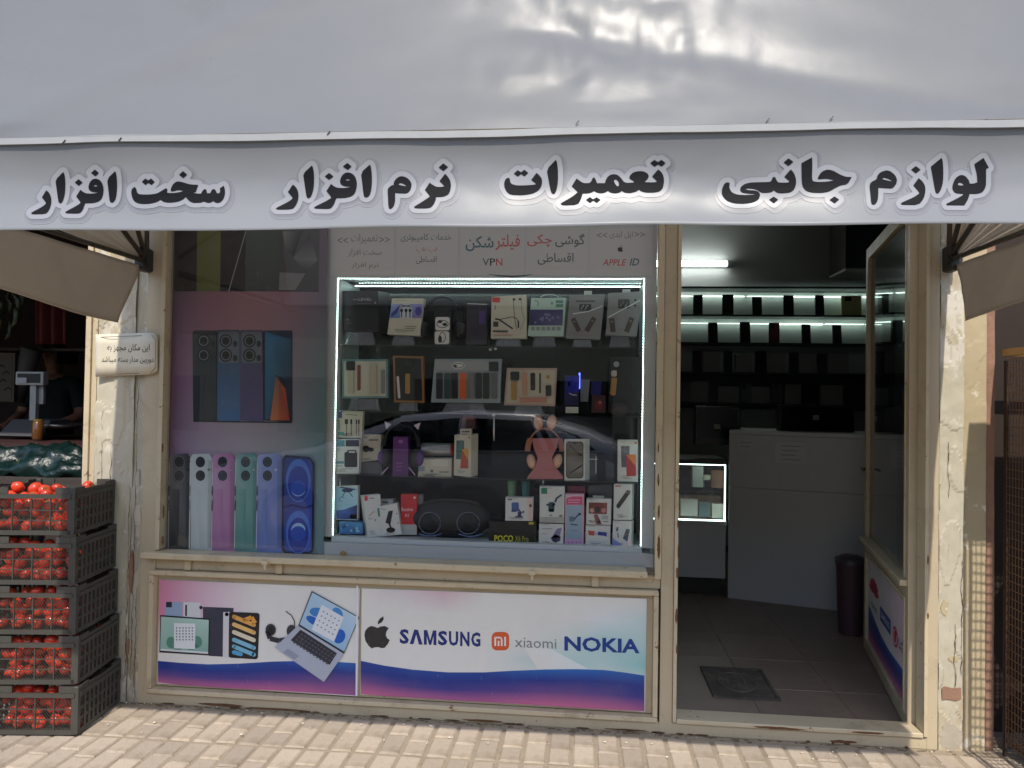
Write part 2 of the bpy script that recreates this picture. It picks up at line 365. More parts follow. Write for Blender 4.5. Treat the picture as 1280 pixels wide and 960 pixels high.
for row in range(3):
    y0 = -0.045 - row * 0.285
    for c in range(-28, 20):
        x = c * PITCHX + 0.02
        a, b = (0.112, 0.158) if (c + row) % 2 == 0 else (0.158, 0.112)
        for L_, yy in ((a, y0 - a / 2), (b, y0 - a - b / 2)):
            o = bpy.data.objects.new('paver', pm[(L_, rnd.randrange(3))]); col.objects.link(o); o.parent = pavement
            o.location = Vector((x + rnd.uniform(-.001, .001), yy, 0.0005 + rnd.uniform(-.0012, .0012))) - pavement.location; o.rotation_euler = (rnd.uniform(-.006, .006), rnd.uniform(-.006, .006), rnd.uniform(-.006, .006))
road = MB().box(-60, 60, -60, -3.55, -0.5, -0.13).build('road', M('asphalt', S(78, 77, 76), 0.9, var=0.15, scale=4, bump=0.3, bscale=80), None, loc=(0, -20, -0.13)); tag(road, kind='structure')
far_ground = MB().box(-60, 60, 0.02, 60, -0.5, -0.02).build('ground', mortar_m, None, loc=(0, 20, -0.02)); tag(far_ground, kind='structure')
crumb = M('pale_crumb', S(214, 206, 186), 0.9, var=0.1)
mb = MB()
for k in range(70):
    x = rnd.uniform(-2.1, 1.7); y = -abs(rnd.gauss(0, 0.12)) - 0.012; s_ = rnd.uniform(0.0015, 0.0045)
    mb.ball((x, y, 0.012), s_ * rnd.uniform(.8, 1.8), s_, s_ * .7, 6, 4)
tag(mb.build('litter', crumb), kind='stuff')

mb = MB()
for k in range(260):
    x = rnd.uniform(-2.15, 1.62); y = -.004 - abs(rnd.gauss(0, .014)); s_ = rnd.uniform(.002, .007)
    mb.ball((x, y, .001), s_ * rnd.uniform(1, 2.6), s_ * .8, s_ * .35, 6, 4)
tag(mb.build('dirt', M('packed_dirt', S(112, 97, 76), .95, var=.25, scale=60)), kind='stuff')

# =================================================================== SHOP BUILDING
bld = thing('shop_building', 'low shop building with plain walls behind and above the awning', 'building', (0, 2, 0))
bx('upper_wall', plaster_tan, bld, -6.5, 4.5, 0.10, 0.3, 2.34, 4.6)
bx('party_wall', dim_wall, bld, -2.09, -1.97, 0.30, 4.0, 0.0, 3.1)
bx('side_wall', dim_wall, bld, 2.75, 2.87, 0.3, 4.0, 0.0, 3.1)
bx('back_wall', dim_wall, bld, -2.09, 2.87, 4.0, 4.12, 0.0, 3.1)
bx('ceiling', dim_wall, bld, -2.09, 2.87, 0.3, 4.12, 3.1, 3.2)
bx('shelf_wall', M('dark_shelf_panel', S(64, 70, 68), 0.6, var=.05), bld, 0.3, 2.75, 3.97, 3.999, 1.3, 1.64)
flo = MB().box(-1.97, 2.75, 0.1, 4.0, -0.02, 0.018).build('shop_floor', M('floor_grout', S(122, 108, 98), 0.7, var=.1), None, loc=(0.4, 2, 0)); tag(flo, kind='structure')
tile_m = M('floor_tile', S(136, 120, 108), 0.42, var=0.2, scale=3.5, rand=0.03, dirt=[(S(104, 92, 82), 2.6, 0.48, 0.2, 0.6)])
me = bpy.data.meshes.new('tile'); hh = 0.199
me.from_pydata([(-hh, -hh, 0), (hh, -hh, 0), (hh, hh, 0), (-hh, hh, 0), (-hh + .002, -hh + .002, .003), (hh - .002, -hh + .002, .003), (hh - .002, hh - .002, .003), (-hh + .002, hh - .002, .003)], [], [(4, 5, 6, 7), (0, 1, 5, 4), (1, 2, 6, 5), (2, 3, 7, 6), (3, 0, 4, 7)]); me.materials.append(tile_m)
for i in range(-2, 7):
    for j in range(9):
        o = bpy.data.objects.new('tile', me); col.objects.link(o); o.parent = flo
        o.location = Vector((0.18 + 0.4 * i, 0.30 + 0.4 * j, 0.018)) - flo.location
# grocery next door
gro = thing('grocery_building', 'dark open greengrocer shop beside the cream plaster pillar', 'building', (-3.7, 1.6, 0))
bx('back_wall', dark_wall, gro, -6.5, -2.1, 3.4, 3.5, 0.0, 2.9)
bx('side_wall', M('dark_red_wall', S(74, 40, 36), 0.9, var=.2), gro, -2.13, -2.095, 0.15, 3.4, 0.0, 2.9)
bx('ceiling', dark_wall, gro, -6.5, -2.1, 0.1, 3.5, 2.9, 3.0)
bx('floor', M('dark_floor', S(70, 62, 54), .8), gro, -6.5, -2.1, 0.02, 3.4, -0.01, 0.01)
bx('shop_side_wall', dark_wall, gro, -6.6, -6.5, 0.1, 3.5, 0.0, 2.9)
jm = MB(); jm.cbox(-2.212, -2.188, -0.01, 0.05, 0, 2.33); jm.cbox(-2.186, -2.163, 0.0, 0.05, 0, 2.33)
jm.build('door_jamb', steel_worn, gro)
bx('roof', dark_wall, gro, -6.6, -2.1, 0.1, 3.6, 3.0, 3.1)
# right-hand neighbour
nb = thing('neighbour_building', 'dark recessed shopfront beside the wire rack', 'building', (2.6, 1.0, 0))
dark_brown = M('dark_brown_board', S(46, 34, 26), .8, var=.2, scale=4, stretch=(6, 6, .6))
bx('shutter', dark_brown, nb, 1.64, 4.2, 0.16, 0.2, 0.0, 2.34)
bx('wall', plaster_tan, nb, 4.2, 4.5, 0.0, 0.2, 0.0, 2.34)

# pillars
pl = thing('plaster_pillar', 'cracked cream plaster pillar between the tomato crates and the phone poster', 'pillar', (-2.05, 0.1, 0))
def rough_slab(x0, x1, z0, z1, y, depth, amp, nx=10, nz=90, seed=0):
    mb = MB()
    def fn(u, v):
        x = x0 + (x1 - x0) * u; z = z0 + (z1 - z0) * v
        n_ = noise.fractal(Vector((x * 9 + seed, z * 5, seed)), 1, 2, 4)
        st = 1.0 if noise.noise(Vector((x * 14 + seed * 3, z * 6, 4.2))) > 0.12 else 0.0
        return (x, y - amp * n_ - st * amp * 0.6, z)
    mb.grid(fn, nx, nz, smooth=False)
    mb.box(x0, x1, y + amp * 1.6 + .002, y + depth, z0, z1)
    return mb
rough_slab(-2.162, -1.985, 0, 2.33, 0.004, 0.1, 0.006, 18, 220, 1).build('plaster_face', plaster, pl, fix=False)
rough_slab(-1.985, -1.93, 0, 2.33, 0.012, 0.1, 0.006, 8, 220, 5).build('flaking_edge', plaster, pl, fix=False)
bx('core', plaster, pl, -2.17, -1.925, 0.12, 0.3, 0, 2.34)
def blob(cx, cz, rx, rz, seed, n=64):
    return [(cx + rx * math.cos(2 * math.pi * k / n) * (1 + .35 * noise.noise(Vector((math.cos(2 * math.pi * k / n) * 1.6 + seed, math.sin(2 * math.pi * k / n) * 1.6, seed))) + .35 * noise.noise(Vector((k * .9, seed, 1)))),
             cz + rz * math.sin(2 * math.pi * k / n) * (1 + .35 * noise.noise(Vector((math.cos(2 * math.pi * k / n) * 2 + seed, math.sin(2 * math.pi * k / n) * 2, 3 + seed))) + .08 * noise.noise(Vector((k * .9, seed, 7))))) for k in range(n)]
def patch(name, cx, cz, rx, rz, y, mat, parent, seed, d=0.004):
    return MB().prism([(x, y, z) for x, z in blob(cx, cz, rx, rz, seed)], (0, d, 0)).build(name, mat, parent)
for cx, cz, rx, rz, sd in ((-1.978, 0.57, .010, .09, 1), (-1.983, 0.24, .007, .035, 4)): patch('bare_brick_patch', cx, cz, rx, rz, 0.0005, brick_red, pl, sd, .01)
for cx, cz, rx, rz, sd in ((-1.957, 0.78, .014, .20, 2), (-1.953, 0.25, .012, .12, 6)): patch('grey_render_patch', cx, cz, rx, rz, 0.0065, plaster_grey, pl, sd, .01)
crack_m = M('crack_shadow', S(84, 70, 54), .95, var=.1)
def crack(parent, x, z0, z1, seed, y=.0, r_=.0013, amp=.008):
    n_ = max(8, int((z1 - z0) / .012)); mb = MB()
    pts = [(x + amp * noise.fractal(Vector((seed, k * .16, 0)), 1, 2, 4), y, z0 + (z1 - z0) * k / n_) for k in range(n_ + 1)]
    mb.tube(pts, r_, 5, rs=[r_ * (.5 + abs(1.6 * noise.noise(Vector((k * .4, seed, 3))))) for k in range(n_ + 1)]); mb.build('crack', crack_m, parent)
for a in ((-2.128, .75, 1.28, 1), (-2.085, .42, 1.1, 2), (-1.992, .02, .95, 3), (-1.966, .1, 1.45, 4), (-2.05, 1.38, 1.62, 5), (-1.948, .0, .5, 6)): crack(pl, *a)
pr = thing('plaster_pillar', 'sunlit peeling plaster pillar between the open door and the wire rack', 'pillar', (1.5, 0.1, 0))
rough_slab(1.416, 1.507, 0, 2.33, 0.006, 0.1, 0.006, 12, 220, 11).build('plaster_face', plaster, pr, fix=False)
rough_slab(1.511, 1.60, 0, 2.33, 0.022, 0.1, 0.003, 8, 150, 14).build('tan_plaster_face', plaster_tan, pr, fix=False)
rough_slab(1.60, 1.635, 0, 2.33, 0.028, 0.1, 0.003, 3, 120, 17).build('brick_edge', brick_red, pr, fix=False)
bx('core', plaster_tan, pr, 1.413, 1.64, 0.13, 0.3, 0, 2.34)
MB().prism([(1.428, .0005, .243), (1.44, .0005, .251), (1.47, .0005, .246), (1.5, .0005, .25), (1.502, .0005, .205), (1.48, .0005, .198), (1.45, .0005, .203), (1.43, .0005, .2)], (0, .01, 0)).build('bare_brick_patch', brick_red, pr)
patch('grey_render_patch', 1.46, 0.055, .042, .05, 0.001, plaster_grey, pr, 8, .01)
whit = M('white_filler', S(238, 236, 228), .8, var=.05)
for a in ((1.478, .25, .5, 13), (1.45, 1.0, 1.22, 14), (1.502, .3, .75, 12)): crack(pr, *a, y=.002)
for cx, cz, rx, rz, sd in ((1.475, .36, .02, .012, 3), (1.44, .56, .014, .03, 6)): patch('tan_plaster_patch', cx, cz, rx, rz, .0045, plaster_tan, pr, sd, .008)

# =================================================================== SHOPFRONT FRAME
sf = thing('shopfront_frame', 'cream painted steel shopfront frame with rust spots round window and doorway', 'shopfront', (-0.3, 0, 0))
def fr(name, x0, x1, y0, y1, z0, z1, mat=steel, c=0.003): return MB().cbox(x0, x1, y0, y1, z0, z1, c).build(name, mat, sf)
ZT = 2.33
fr('post', -1.932, -1.866, 0.0, 0.07, 0.0, ZT)
fr('post', 0.328, 0.378, 0.0, 0.07, 0.0, ZT)
fr('post', 1.372, 1.412, 0.0, 0.07, 0.0, ZT)
fr('glazing_bead', -1.864, -1.845, -0.008, 0.05, 0.672, ZT, steel_worn)
fr('glazing_bead', 0.302, 0.326, -0.008, 0.05, 0.630, ZT, steel_worn)
fr('door_stop', 0.380, 0.394, -0.010, 0.06, 0.052, ZT, steel_worn)
fr('door_stop', 1.357, 1.370, -0.010, 0.06, 0.052, ZT, steel_worn)
fr('bottom_rail', -1.866, 1.372, 0.002, 0.07, 0.0, 0.046)
fr('threshold', 0.396, 1.355, -0.008, 0.10, 0.047, 0.066, steel_worn)
fr('head_rail', -1.845, 1.372, 0.002, 0.07, 2.25, 2.33)
fr('middle_rail', -1.866, 0.326, 0.012, 0.07, 0.586, 0.640)
fr('window_sill', -1.905, 0.268, -0.045, 0.05, 0.641, 0.668, steel_worn)
# moulded frame round the printed panels
fr('panel_bead', -1.884, 0.318, -0.012, 0.03, 0.563, 0.584, steel_worn)
fr('panel_bead', -1.884, 0.318, -0.012, 0.03, 0.048, 0.068, steel_worn)
fr('panel_bead', -1.884, -1.864, -0.0118, 0.03, 0.069, 0.562, steel_worn)
fr('panel_bead', 0.299, 0.318, -0.0118, 0.03, 0.069, 0.562, steel_worn)
fr('panel_backing', -1.863, 0.298, 0.026, 0.06, 0.069, 0.562, steel)
for px in (231, 345, 740):
    x = at(px, 705, 0).x; fr('bracket', x, x + 0.028, -0.004, 0.011, 0.588, 0.638, steel)
for px in (333, 662):
    x = at(px, 712, 0).x
    b = MB(); b.box(x, x + 0.028, -0.056, -0.046, 0.640, 0.656); b.box(x + 0.009, x + 0.019, -0.05, 0.011, 0.618, 0.640); b.build('latch_bracket', steel_worn, sf)
MB().box(-1.845, 0.302, 0.036, 0.041, 0.64, 2.26).build('window_pane', GLASS, sf)
wear_m = M('bare_rusty_steel', S(110, 74, 46), .85, var=.3, scale=60, dirt=[(S(54, 40, 30), 40, .55, .1, .8)])
for k, (px, py, rx, rz, yy) in enumerate(((848, 690, .0035, .03, -.0105), (846.5, 716, .005, .022, -.0105), (847.5, 655, .003, .02, -.0105), (845.5, 770, .0045, .03, -.0105), (846, 812, .0035, .018, -.0105), (849, 590, .0025, .02, -.0105), (823.5, 640, .004, .03, -.0085), (823, 560, .003, .02, -.0085), (823, 600, .0035, .025, -.0085), (823.5, 684, .006, .05, -.0085), (1160, 770, .004, .012, -.0105), (1160, 700, .003, .02, -.0105), (204, 640, .003, .03, -.0085), (203, 560, .0025, .02, -.0085), (203, 676, .004, .02, -.0085))):
    c = at(px, py, yy); MB().prism([(x, yy, z) for x, z in blob(c.x, c.z, rx, rz, k + 40, 30)], (0, .004, 0)).build('rust_patch', wear_m, sf)
for k, (x, z, rx, rz) in enumerate(((-1.55, .012, .10, .006), (-1.3, .008, .14, .004), (-.4, .010, .09, .005), (.2, .008, .08, .004), (.8, .055, .09, .005), (1.15, .057, .06, .004), (1.05, .012, .05, .006))):
    MB().prism([(a, -.0092 if .4 < x and z > .03 else .0008, max(.0005, b)) for a, b in blob(x, z, rx, rz, k + 70, 40)], (0, .004, 0)).build('rust_patch', wear_m, sf)
# rust and grime strip where the frame meets the ground
mb = MB()
for k in range(26):
    x = rnd.uniform(-1.85, 1.3); mb.prism([(a, -0.0025, max(0.001, b)) for a, b in blob(x, 0.006, rnd.uniform(.006, .03), rnd.uniform(.0015, .004), k, 14)], (0, 0.004, 0))
tag(mb.build('rust_crust', M('rust_crust', S(96, 72, 50), .95, var=.3, scale=50), sf), kind='stuff')

# ------------------------------------------------------------------ printed panels below the window
def wave(q, x0, x1, top, bot, cols): pass
WHT = S(230, 228, 223)
def panel_sign(name, label, q, build):
    root = thing(name, label, 'sign', at((q[2][0] + q[3][0]) / 2, (q[2][1] + q[3][1]) / 2, 0.02))
    mb = MB(); quadbox(mb, q, 0.0185, 0.007); mb.build('board', M('white_sign_board', S(215, 215, 218), .4, var=.02), root)
    P = Print(0.0183); build(P, q); P.build('printed_face', root, PRINT_VINYL)
    return root
BLU, DBL, PNK, LIL = S(45, 110, 190), S(38, 58, 140), S(206, 110, 150), S(120, 80, 140)
def waves(P, xs, tops, bots, c0, c1, c2, c3):
    n = len(xs); ts = (0, .3, .62, 1)
    vs = []; cs = []
    for i in range(n):
        for k, t in enumerate(ts): vs.append((xs[i], tops[i] * (1 - t) + bots[i] * t)); cs.append((c0[i], c1[i], c2[i], c3[i])[k])
    P.mb.add([P.fn(x, y, P.l) for x, y in vs], [(i * 4 + k, (i + 1) * 4 + k, (i + 1) * 4 + k + 1, i * 4 + k + 1) for i in range(n - 1) for k in range(3)], cols=cs)
def Zs(ox, oy, s): return lambda pts: [(ox + x / s, oy + y / s) for x, y in pts]
def mixc(a, b, t): return tuple(a[i] * (1 - t) + b[i] * t for i in range(3))
def sign_a(P, q):
    P.grad(q, [[S(205, 130, 160), S(222, 190, 205), WHT, WHT, WHT], [S(214, 130, 165), S(224, 195, 210), WHT, WHT, WHT], [WHT] * 5, [WHT] * 5])
    P.layer()
    z = Zs(180, 690, 3.556)
    xs = [197.5, 225, 260, 300, 340, 380, 415, 446.5]
    tops = [826, 828.5, 830.5, 829.5, 827, 826, 827, 829]; bots = [853, 856, 858.5, 861, 863, 865.5, 867.5, 869.5]
    n = len(xs); mb_ = [mixc(DBL, BLU, t) for t in (0, .1, .3, .3, .2, .7, .9, .6)]
    waves(P, xs, tops, bots, mb_, [DBL] * n, [mixc(LIL, DBL, t) for t in (.3, .4, .6, .6, .5, .3, .2, .2)], [mixc(PNK, LIL, t) for t in (.3, .4, .3, .2, .1, .2, .4, .6)])
    P.layer()
    P.poly(z([(95, 222), (170, 222), (170, 290), (92, 290)]), S(150, 172, 200)); P.poly(z([(176, 222), (250, 224), (252, 300), (174, 300)]), S(216, 216, 220)); P.layer()
    P.rrect(*z([(98, 222)])[0], *z([(124, 246)])[0], 1, S(40, 44, 56)); P.poly(z([(183, 235), (191, 235), (191, 284), (183, 284)]), INK); P.ell(*z([(253, 247)])[0], 2.2, 2.2, INK)
    P.layer(); P.poly(z([(262, 244), (398, 249), (394, 468), (290, 462), (262, 300)]), S(58, 60, 78)); P.layer()
    P.poly(z([(352, 268), (380, 266), (376, 470), (350, 466)]), S(214, 212, 214)); P.ell(*z([(368, 277)])[0], 2.4, 2.4, INK); P.layer()
    P.poly(z([(384, 266), (508, 271), (514, 280), (506, 470), (498, 477), (384, 470), (376, 460), (378, 274)]), S(30, 30, 36)); P.layer()
    for k, (c, y) in enumerate(((S(232, 170, 90), 288), (S(236, 190, 120), 322), (S(226, 216, 190), 356), (S(130, 190, 216), 390), (S(120, 186, 214), 420), (S(90, 170, 214), 446))):
        x0, x1 = 400, 488 if k < 5 else 430
        pts = z([(x0, y), (x1, y + 36 if k < 5 else y + 8)])
        P.line(pts, 5.2, c); P.ell(*pts[0], 2.6, 2.6, c, 10); P.ell(*pts[1], 2.6, 2.6, c, 10)
    P.line(z([(440, 305), (478, 290), (494, 316)]), 5, S(236, 160, 70)); P.ell(*z([(401, 289)])[0], 2.4, 2.4, S(240, 190, 110), 10)
    P.layer(); P.poly(z([(72, 280), (293, 296), (290, 460), (68, 446)]), S(34, 38, 44)); P.layer()
    P.gpoly(z([(76, 287), (288, 302), (285, 452), (72, 437)]), [S(168, 200, 190), S(176, 206, 196), S(130, 170, 160), S(150, 186, 176)]); P.layer()
    for (x, y, rx, ry) in ((120, 402, 20, 26), (150, 420, 26, 16), (236, 400, 22, 26), (210, 420, 26, 16)): P.ell(*z([(x, y)])[0], rx / 3.5, ry / 3.5, S(86, 140, 120), 14)
    P.poly(z([(74, 430), (285, 444), (285, 453), (72, 438)]), S(214, 220, 222)); P.layer()
    P.poly(z([(134, 316), (228, 318), (227, 432), (133, 428)]), S(226, 230, 232)); P.layer()
    for i in range(6):
        for j in range(5): P.rect(*z([(142 + 14 * i, 334 + 13 * j)])[0], *z([(148 + 14 * i, 341 + 13 * j)])[0], S(120, 128, 140))
    # headset
    P.layer(); P.line(z([(548, 350), (560, 385), (600, 395), (650, 385), (668, 350)]), 6, S(44, 46, 56))
    P.ell(*z([(563, 346)])[0], 6.5, 7.5, S(52, 56, 66)); P.ell(*z([(655, 352)])[0], 6.0, 8, S(52, 56, 66)); P.line(z([(630, 264), (655, 282), (668, 306), (670, 340)]), 1.1, INK); P.layer()
    P.ell(*z([(566, 348)])[0], 3.8, 5, S(26, 28, 34))
    # laptop
    P.layer(); P.poly(z([(745, 173), (957, 290), (890, 450), (686, 325)]), S(60, 66, 78)); P.layer()
    P.gpoly(z([(748, 180), (953, 292), (890, 443), (692, 322)]), [S(176, 206, 228), S(190, 214, 232), S(150, 190, 220), S(170, 200, 226)]); P.layer()
    for (x, y, rx, ry, ro, c) in ((770, 268, 34, 20, 10, S(60, 130, 200)), (752, 305, 34, 16, 30, S(36, 100, 190)), (860, 275, 30, 22, 60, S(70, 140, 205)), (868, 375, 26, 32, 20, S(40, 96, 190)), (790, 340, 40, 18, 30, S(50, 110, 196))): P.ell(*z([(x, y)])[0], rx / 3.5, ry / 3.5, c, 18, rot=ro)
    P.layer(); P.poly(z([(790, 234), (888, 290), (845, 398), (745, 345)]), S(226, 230, 236)); P.layer()
    for i in range(5):
        for j in range(4): 
            x, y = 795 + 17 * i - 9 * j, 262 + 10 * i + 20 * j; P.rect(*z([(x, y)])[0], *z([(x + 6, y + 6)])[0], S(110, 122, 150))
    P.layer(); P.poly(z([(686, 325), (890, 450), (800, 578), (580, 425)]), S(176, 182, 198)); P.layer()
    P.poly(z([(696, 345), (858, 450), (825, 502), (652, 392)]), S(46, 48, 58)); P.poly(z([(690, 322), (892, 446), (888, 452), (686, 328)]), S(40, 42, 50)); P.layer()
    for i in range(11):
        for j in range(4):
            x, y = 700 + 14.5 * i - 11 * j, 360 + 9.2 * i + 12 * j; P.poly(z([(x, y), (x + 9, y + 6), (x + 3, y + 13), (x - 6, y + 7)]), S(78, 80, 92))
    P.layer(); P.poly(z([(640, 430), (690, 462), (668, 478), (618, 448)]), S(150, 156, 176))
    P.line(z([(948, 150), (944, 640)]), 2.2, S(232, 232, 236))
def logo_apple(P, cx, cy_, h, c):
    pts = [(0, -.27), (.10, -.33), (.26, -.36), (.42, -.27), (.33, -.10), (.31, .05), (.36, .18), (.46, .26), (.38, .45), (.27, .60), (.16, .62), (.02, .57), (-.10, .58), (-.22, .63), (-.34, .52), (-.46, .30), (-.50, .05), (-.47, -.14), (-.38, -.28), (-.24, -.36), (-.10, -.32)]
    P.poly([(cx + x * h, cy_ + y * h * .86 + .02 * h) for x, y in pts], c)
    P.poly([(cx + x * h, cy_ + y * h * .86) for x, y in [(0, -.42), (.02, -.55), (.10, -.68), (.22, -.76), (.23, -.62), (.16, -.50), (.06, -.43)]], c)
def sign_b(P, q):
    T = S(150, 205, 208)
    P.grad(q, [[WHT, S(224, 212, 220), S(222, 190, 200), WHT, WHT, WHT, WHT, WHT], [WHT, WHT, WHT, WHT, WHT, WHT, S(222, 228, 230), S(200, 222, 222)], [WHT, WHT, WHT, WHT, WHT, mixc(WHT, T, .25), mixc(WHT, T, .8), mixc(WHT, T, .6)], [WHT, WHT, WHT, WHT, mixc(WHT, T, .35), mixc(WHT, T, .7), mixc(WHT, T, .6), T], [WHT] * 8, [WHT] * 8])
    P.layer()
    P.gpoly([(645, 795), (690, 812), (735, 836), (672, 836)], [WHT, S(230, 234, 238), S(224, 232, 236), WHT]); P.layer()
    xs = [451, 480, 515, 560, 605, 640, 680, 720, 755, 780, 805.5]
    tops = [826, 832, 837, 840.5, 840.5, 838.5, 837, 836.5, 837.5, 840.5, 844.5]; bots = [867.5, 870, 872, 875, 877.5, 879.5, 882, 884.5, 886.5, 888, 889]
    n = len(xs)
    waves(P, xs, tops, bots, [mixc(DBL, BLU, t) for t in (.1, .2, .3, .3, .2, .6, .8, .9, .8, .7, .5)], [DBL] * n, [mixc(LIL, DBL, t) for t in (.0, .3, .6, .8, .6, .5, .2, .3, .5, .7, .8)], [mixc(PNK, LIL, t) for t in (0, .1, .3, .4, .4, .2, 0, 0, .1, .2, .5)])
    P.layer()
    logo_apple(P, 472, 792, 33, S(52, 50, 52))
    NB = S(34, 50, 120)
    q0, q1 = (499.5, 786.2, 804.6), (600.5, 790.6, 808.6)
    for ch, u0_, u1_ in (('S', 0, .115), ('A', .125, .285), ('M', .30, .455), ('S', .475, .59), ('U', .61, .725), ('N', .75, .865), ('G', .885, 1)):
        L_ = lambda u: tuple(q0[k] + (q1[k] - q0[k]) * u for k in range(3)); a_, b_ = L_(u0_), L_(u1_)
        if ch == 'M':
            X = lambda u: a_[0] + (b_[0] - a_[0]) * u; T_ = lambda u: a_[1] + (b_[1] - a_[1]) * u; B_ = lambda u: a_[2] + (b_[2] - a_[2]) * u
            P.poly([(X(0), B_(0)), (X(0), T_(0)), (X(.27), T_(.27)), (X(.5), B_(.5) - 5.5), (X(.73), T_(.73)), (X(1), T_(1)), (X(1), B_(1)), (X(.77), B_(.77)), (X(.77), T_(.77) + 7), (X(.58), B_(.58)), (X(.42), B_(.42)), (X(.23), T_(.23) + 7), (X(.23), B_(.23))], NB)
        elif ch != 'A': P.text(ch, [(a_[0], a_[1]), (b_[0], b_[1]), (b_[0], b_[2]), (a_[0], a_[2])], NB, 0.035)
        else:
            w_ = b_[0] - a_[0]; P.poly([(a_[0], a_[2]), (a_[0] + w_ * .36, a_[1]), (a_[0] + w_ * .64, b_[1]), (b_[0], b_[2]), (b_[0] - w_ * .29, b_[2]), (a_[0] + w_ * .5, a_[1] + 6.2), (a_[0] + w_ * .29, a_[2])], NB)
    NK = S(28, 62, 140)
    P.text('NOKIA', [(705.5, 795), (799.5, 799), (799.5, 817), (705.5, 813.5)], NK, 0.03)
    P.text('xiaomi', [(643.5, 796.5), (695.5, 799), (695.5, 811), (643.5, 809)], S(132, 134, 138), 0.0)
    P.rrect(614.6, 790, 636.4, 813, 6.5, S(222, 96, 52)); P.layer()
    for pts in ([(619, 807.5), (619, 796)], [(619, 797), (625.5, 797), (627.2, 799), (627.2, 807.5)], [(623.2, 801), (623.2, 807.5)], [(631.4, 796), (631.4, 807.5)]): P.line(pts, 2.1, S(240, 236, 232))
panel_sign('printed_sign', 'white printed panel under the window showing a laptop, tablets and a headset', [(199, 724.5), (449.5, 735.5), (447, 870.5), (197.2, 854)], sign_a)
panel_sign('printed_sign', 'longer white printed panel with five phone maker logos beside the doorway', [(452.2, 735.5), (808.5, 748.5), (806.3, 889.8), (450.6, 868)], sign_b)

# ------------------------------------------------------------------ poster on the left of the window
po = thing('window_poster', 'mauve and teal window poster printed with three rows of smartphones', 'poster', at(305, 690, 0.06))
mb = MB(); quadbox(mb, [(206, 280), (409.5, 280), (404, 694), (197, 690)], 0.0562, 0.004); mb.build('backing_sheet', M('poster_sheet', S(120, 110, 118), .5, var=.02), po)
P = Print(0.056, step=0.0004)
pq = [(206, 280), (409.5, 280), (404.5, 692), (198, 690)]
P.grad(pq, [[S(62, 98, 102), S(70, 104, 106), S(78, 106, 110), S(96, 96, 110), S(120, 100, 116)], [S(82, 82, 100), S(132, 96, 112), S(150, 110, 118), S(150, 112, 124), S(112, 106, 120)],
            [S(120, 84, 124), S(150, 112, 132), S(160, 124, 136), S(142, 124, 136), S(104, 124, 130)], [S(112, 80, 122), S(152, 132, 150), S(158, 146, 156), S(140, 138, 148), S(92, 126, 128)],
            [S(104, 74, 118), S(158, 148, 168), S(168, 164, 178), S(150, 160, 170), S(106, 140, 142)], [S(92, 70, 110), S(146, 140, 166), S(158, 160, 180), S(140, 160, 172), S(96, 130, 136)]])
P.layer(); zp = Zs(190, 280, 2.232); n0 = len(P.mb.c)
for x0, x1, ct, cb in ((64, 126, S(52, 54, 60), S(34, 34, 38)), (126, 192, S(118, 122, 76), S(104, 108, 66)), (192, 262, S(44, 44, 48), S(34, 34, 38)), (262, 352, S(86, 100, 98), S(62, 72, 72))):
    P.gpoly(zp([(x0, 2), (x1, 2), (x1 - 2, 188), (x0 - 2, 188)]), [ct, ct, cb, cb])
P.gpoly(zp([(352, 2), (468, 2), (465, 188), (350, 186)]), [S(92, 92, 94)] * 2 + [S(70, 70, 72)] * 2); P.layer()
P.line(zp([(262, 20), (214, 188)]), 1.4, S(150, 150, 152)); P.gpoly(zp([(365, 20), (420, 20), (395, 90), (372, 70)]), [S(140, 140, 140), S(60, 60, 62), S(40, 40, 42), S(90, 90, 92)]); P.gpoly(zp([(395, 95), (440, 30), (462, 100), (430, 135)]), [S(120, 120, 122), S(60, 60, 64), S(130, 130, 130), S(52, 52, 54)]); P.poly(zp([(356, 135), (428, 138), (400, 184), (354, 184)]), S(128, 128, 128)); P.line(zp([(352, 187), (466, 188)]), 1.2, INK)
# middle row
P.layer()
for x0, x1, y0, ct, cb in ((115, 182, 297, S(58, 62, 66), S(44, 48, 54)), (181, 246, 295, S(66, 82, 98), S(72, 112, 160)), (246, 312, 296, S(80, 76, 104), S(86, 78, 124)), (310, 392, 297, S(34, 50, 76), S(30, 40, 56))):
    P.gpoly(zp([(x0 + 3, y0), (x1 - 3, y0), (x1, y0 + 6), (x1, 550), (x1 - 4, 553), (x0, 548), (x0 - 2, y0 + 6)]), [ct, ct, ct, cb, cb, cb, ct])
P.layer()
for x0 in (184, 248): P.rrect(*zp([(x0 + 2, 300)])[0], *zp([(x0 + 58, 388)])[0], 3, S(104, 112, 126)); 
P.gpoly(zp([(316, 300), (388, 322), (388, 440), (345, 420), (330, 545), (316, 545)]), [S(36, 116, 160), S(30, 80, 110), S(26, 46, 76), S(40, 100, 130), S(30, 70, 96), S(28, 90, 130)])
P.gpoly(zp([(345, 424), (372, 460), (384, 548), (330, 548)]), [S(130, 90, 70), S(196, 84, 50), S(170, 60, 46), S(206, 120, 70)])
P.layer()
for x0, dk in ((122, 0), (184, 1), (250, 1)):
    for yy in (326, 366):
        P.ell(*zp([(x0 + 22, yy)])[0], 8, 8.4, S(20, 21, 25)); P.ell(*zp([(x0 + 48, yy + 8)])[0], 2.8, 4, S(36, 38, 42))
P.layer()
for x0 in (122, 184, 250):
    for yy in (326, 366): P.ring(*zp([(x0 + 22, yy)])[0], 6.2, 6.6, 1.2, S(120, 128, 138), 14); P.ell(*zp([(x0 + 24, yy)])[0], 2.4, 2.4, S(12, 12, 16))
P.line(zp([(115, 550), (390, 554)]), 1.6, S(26, 28, 34))
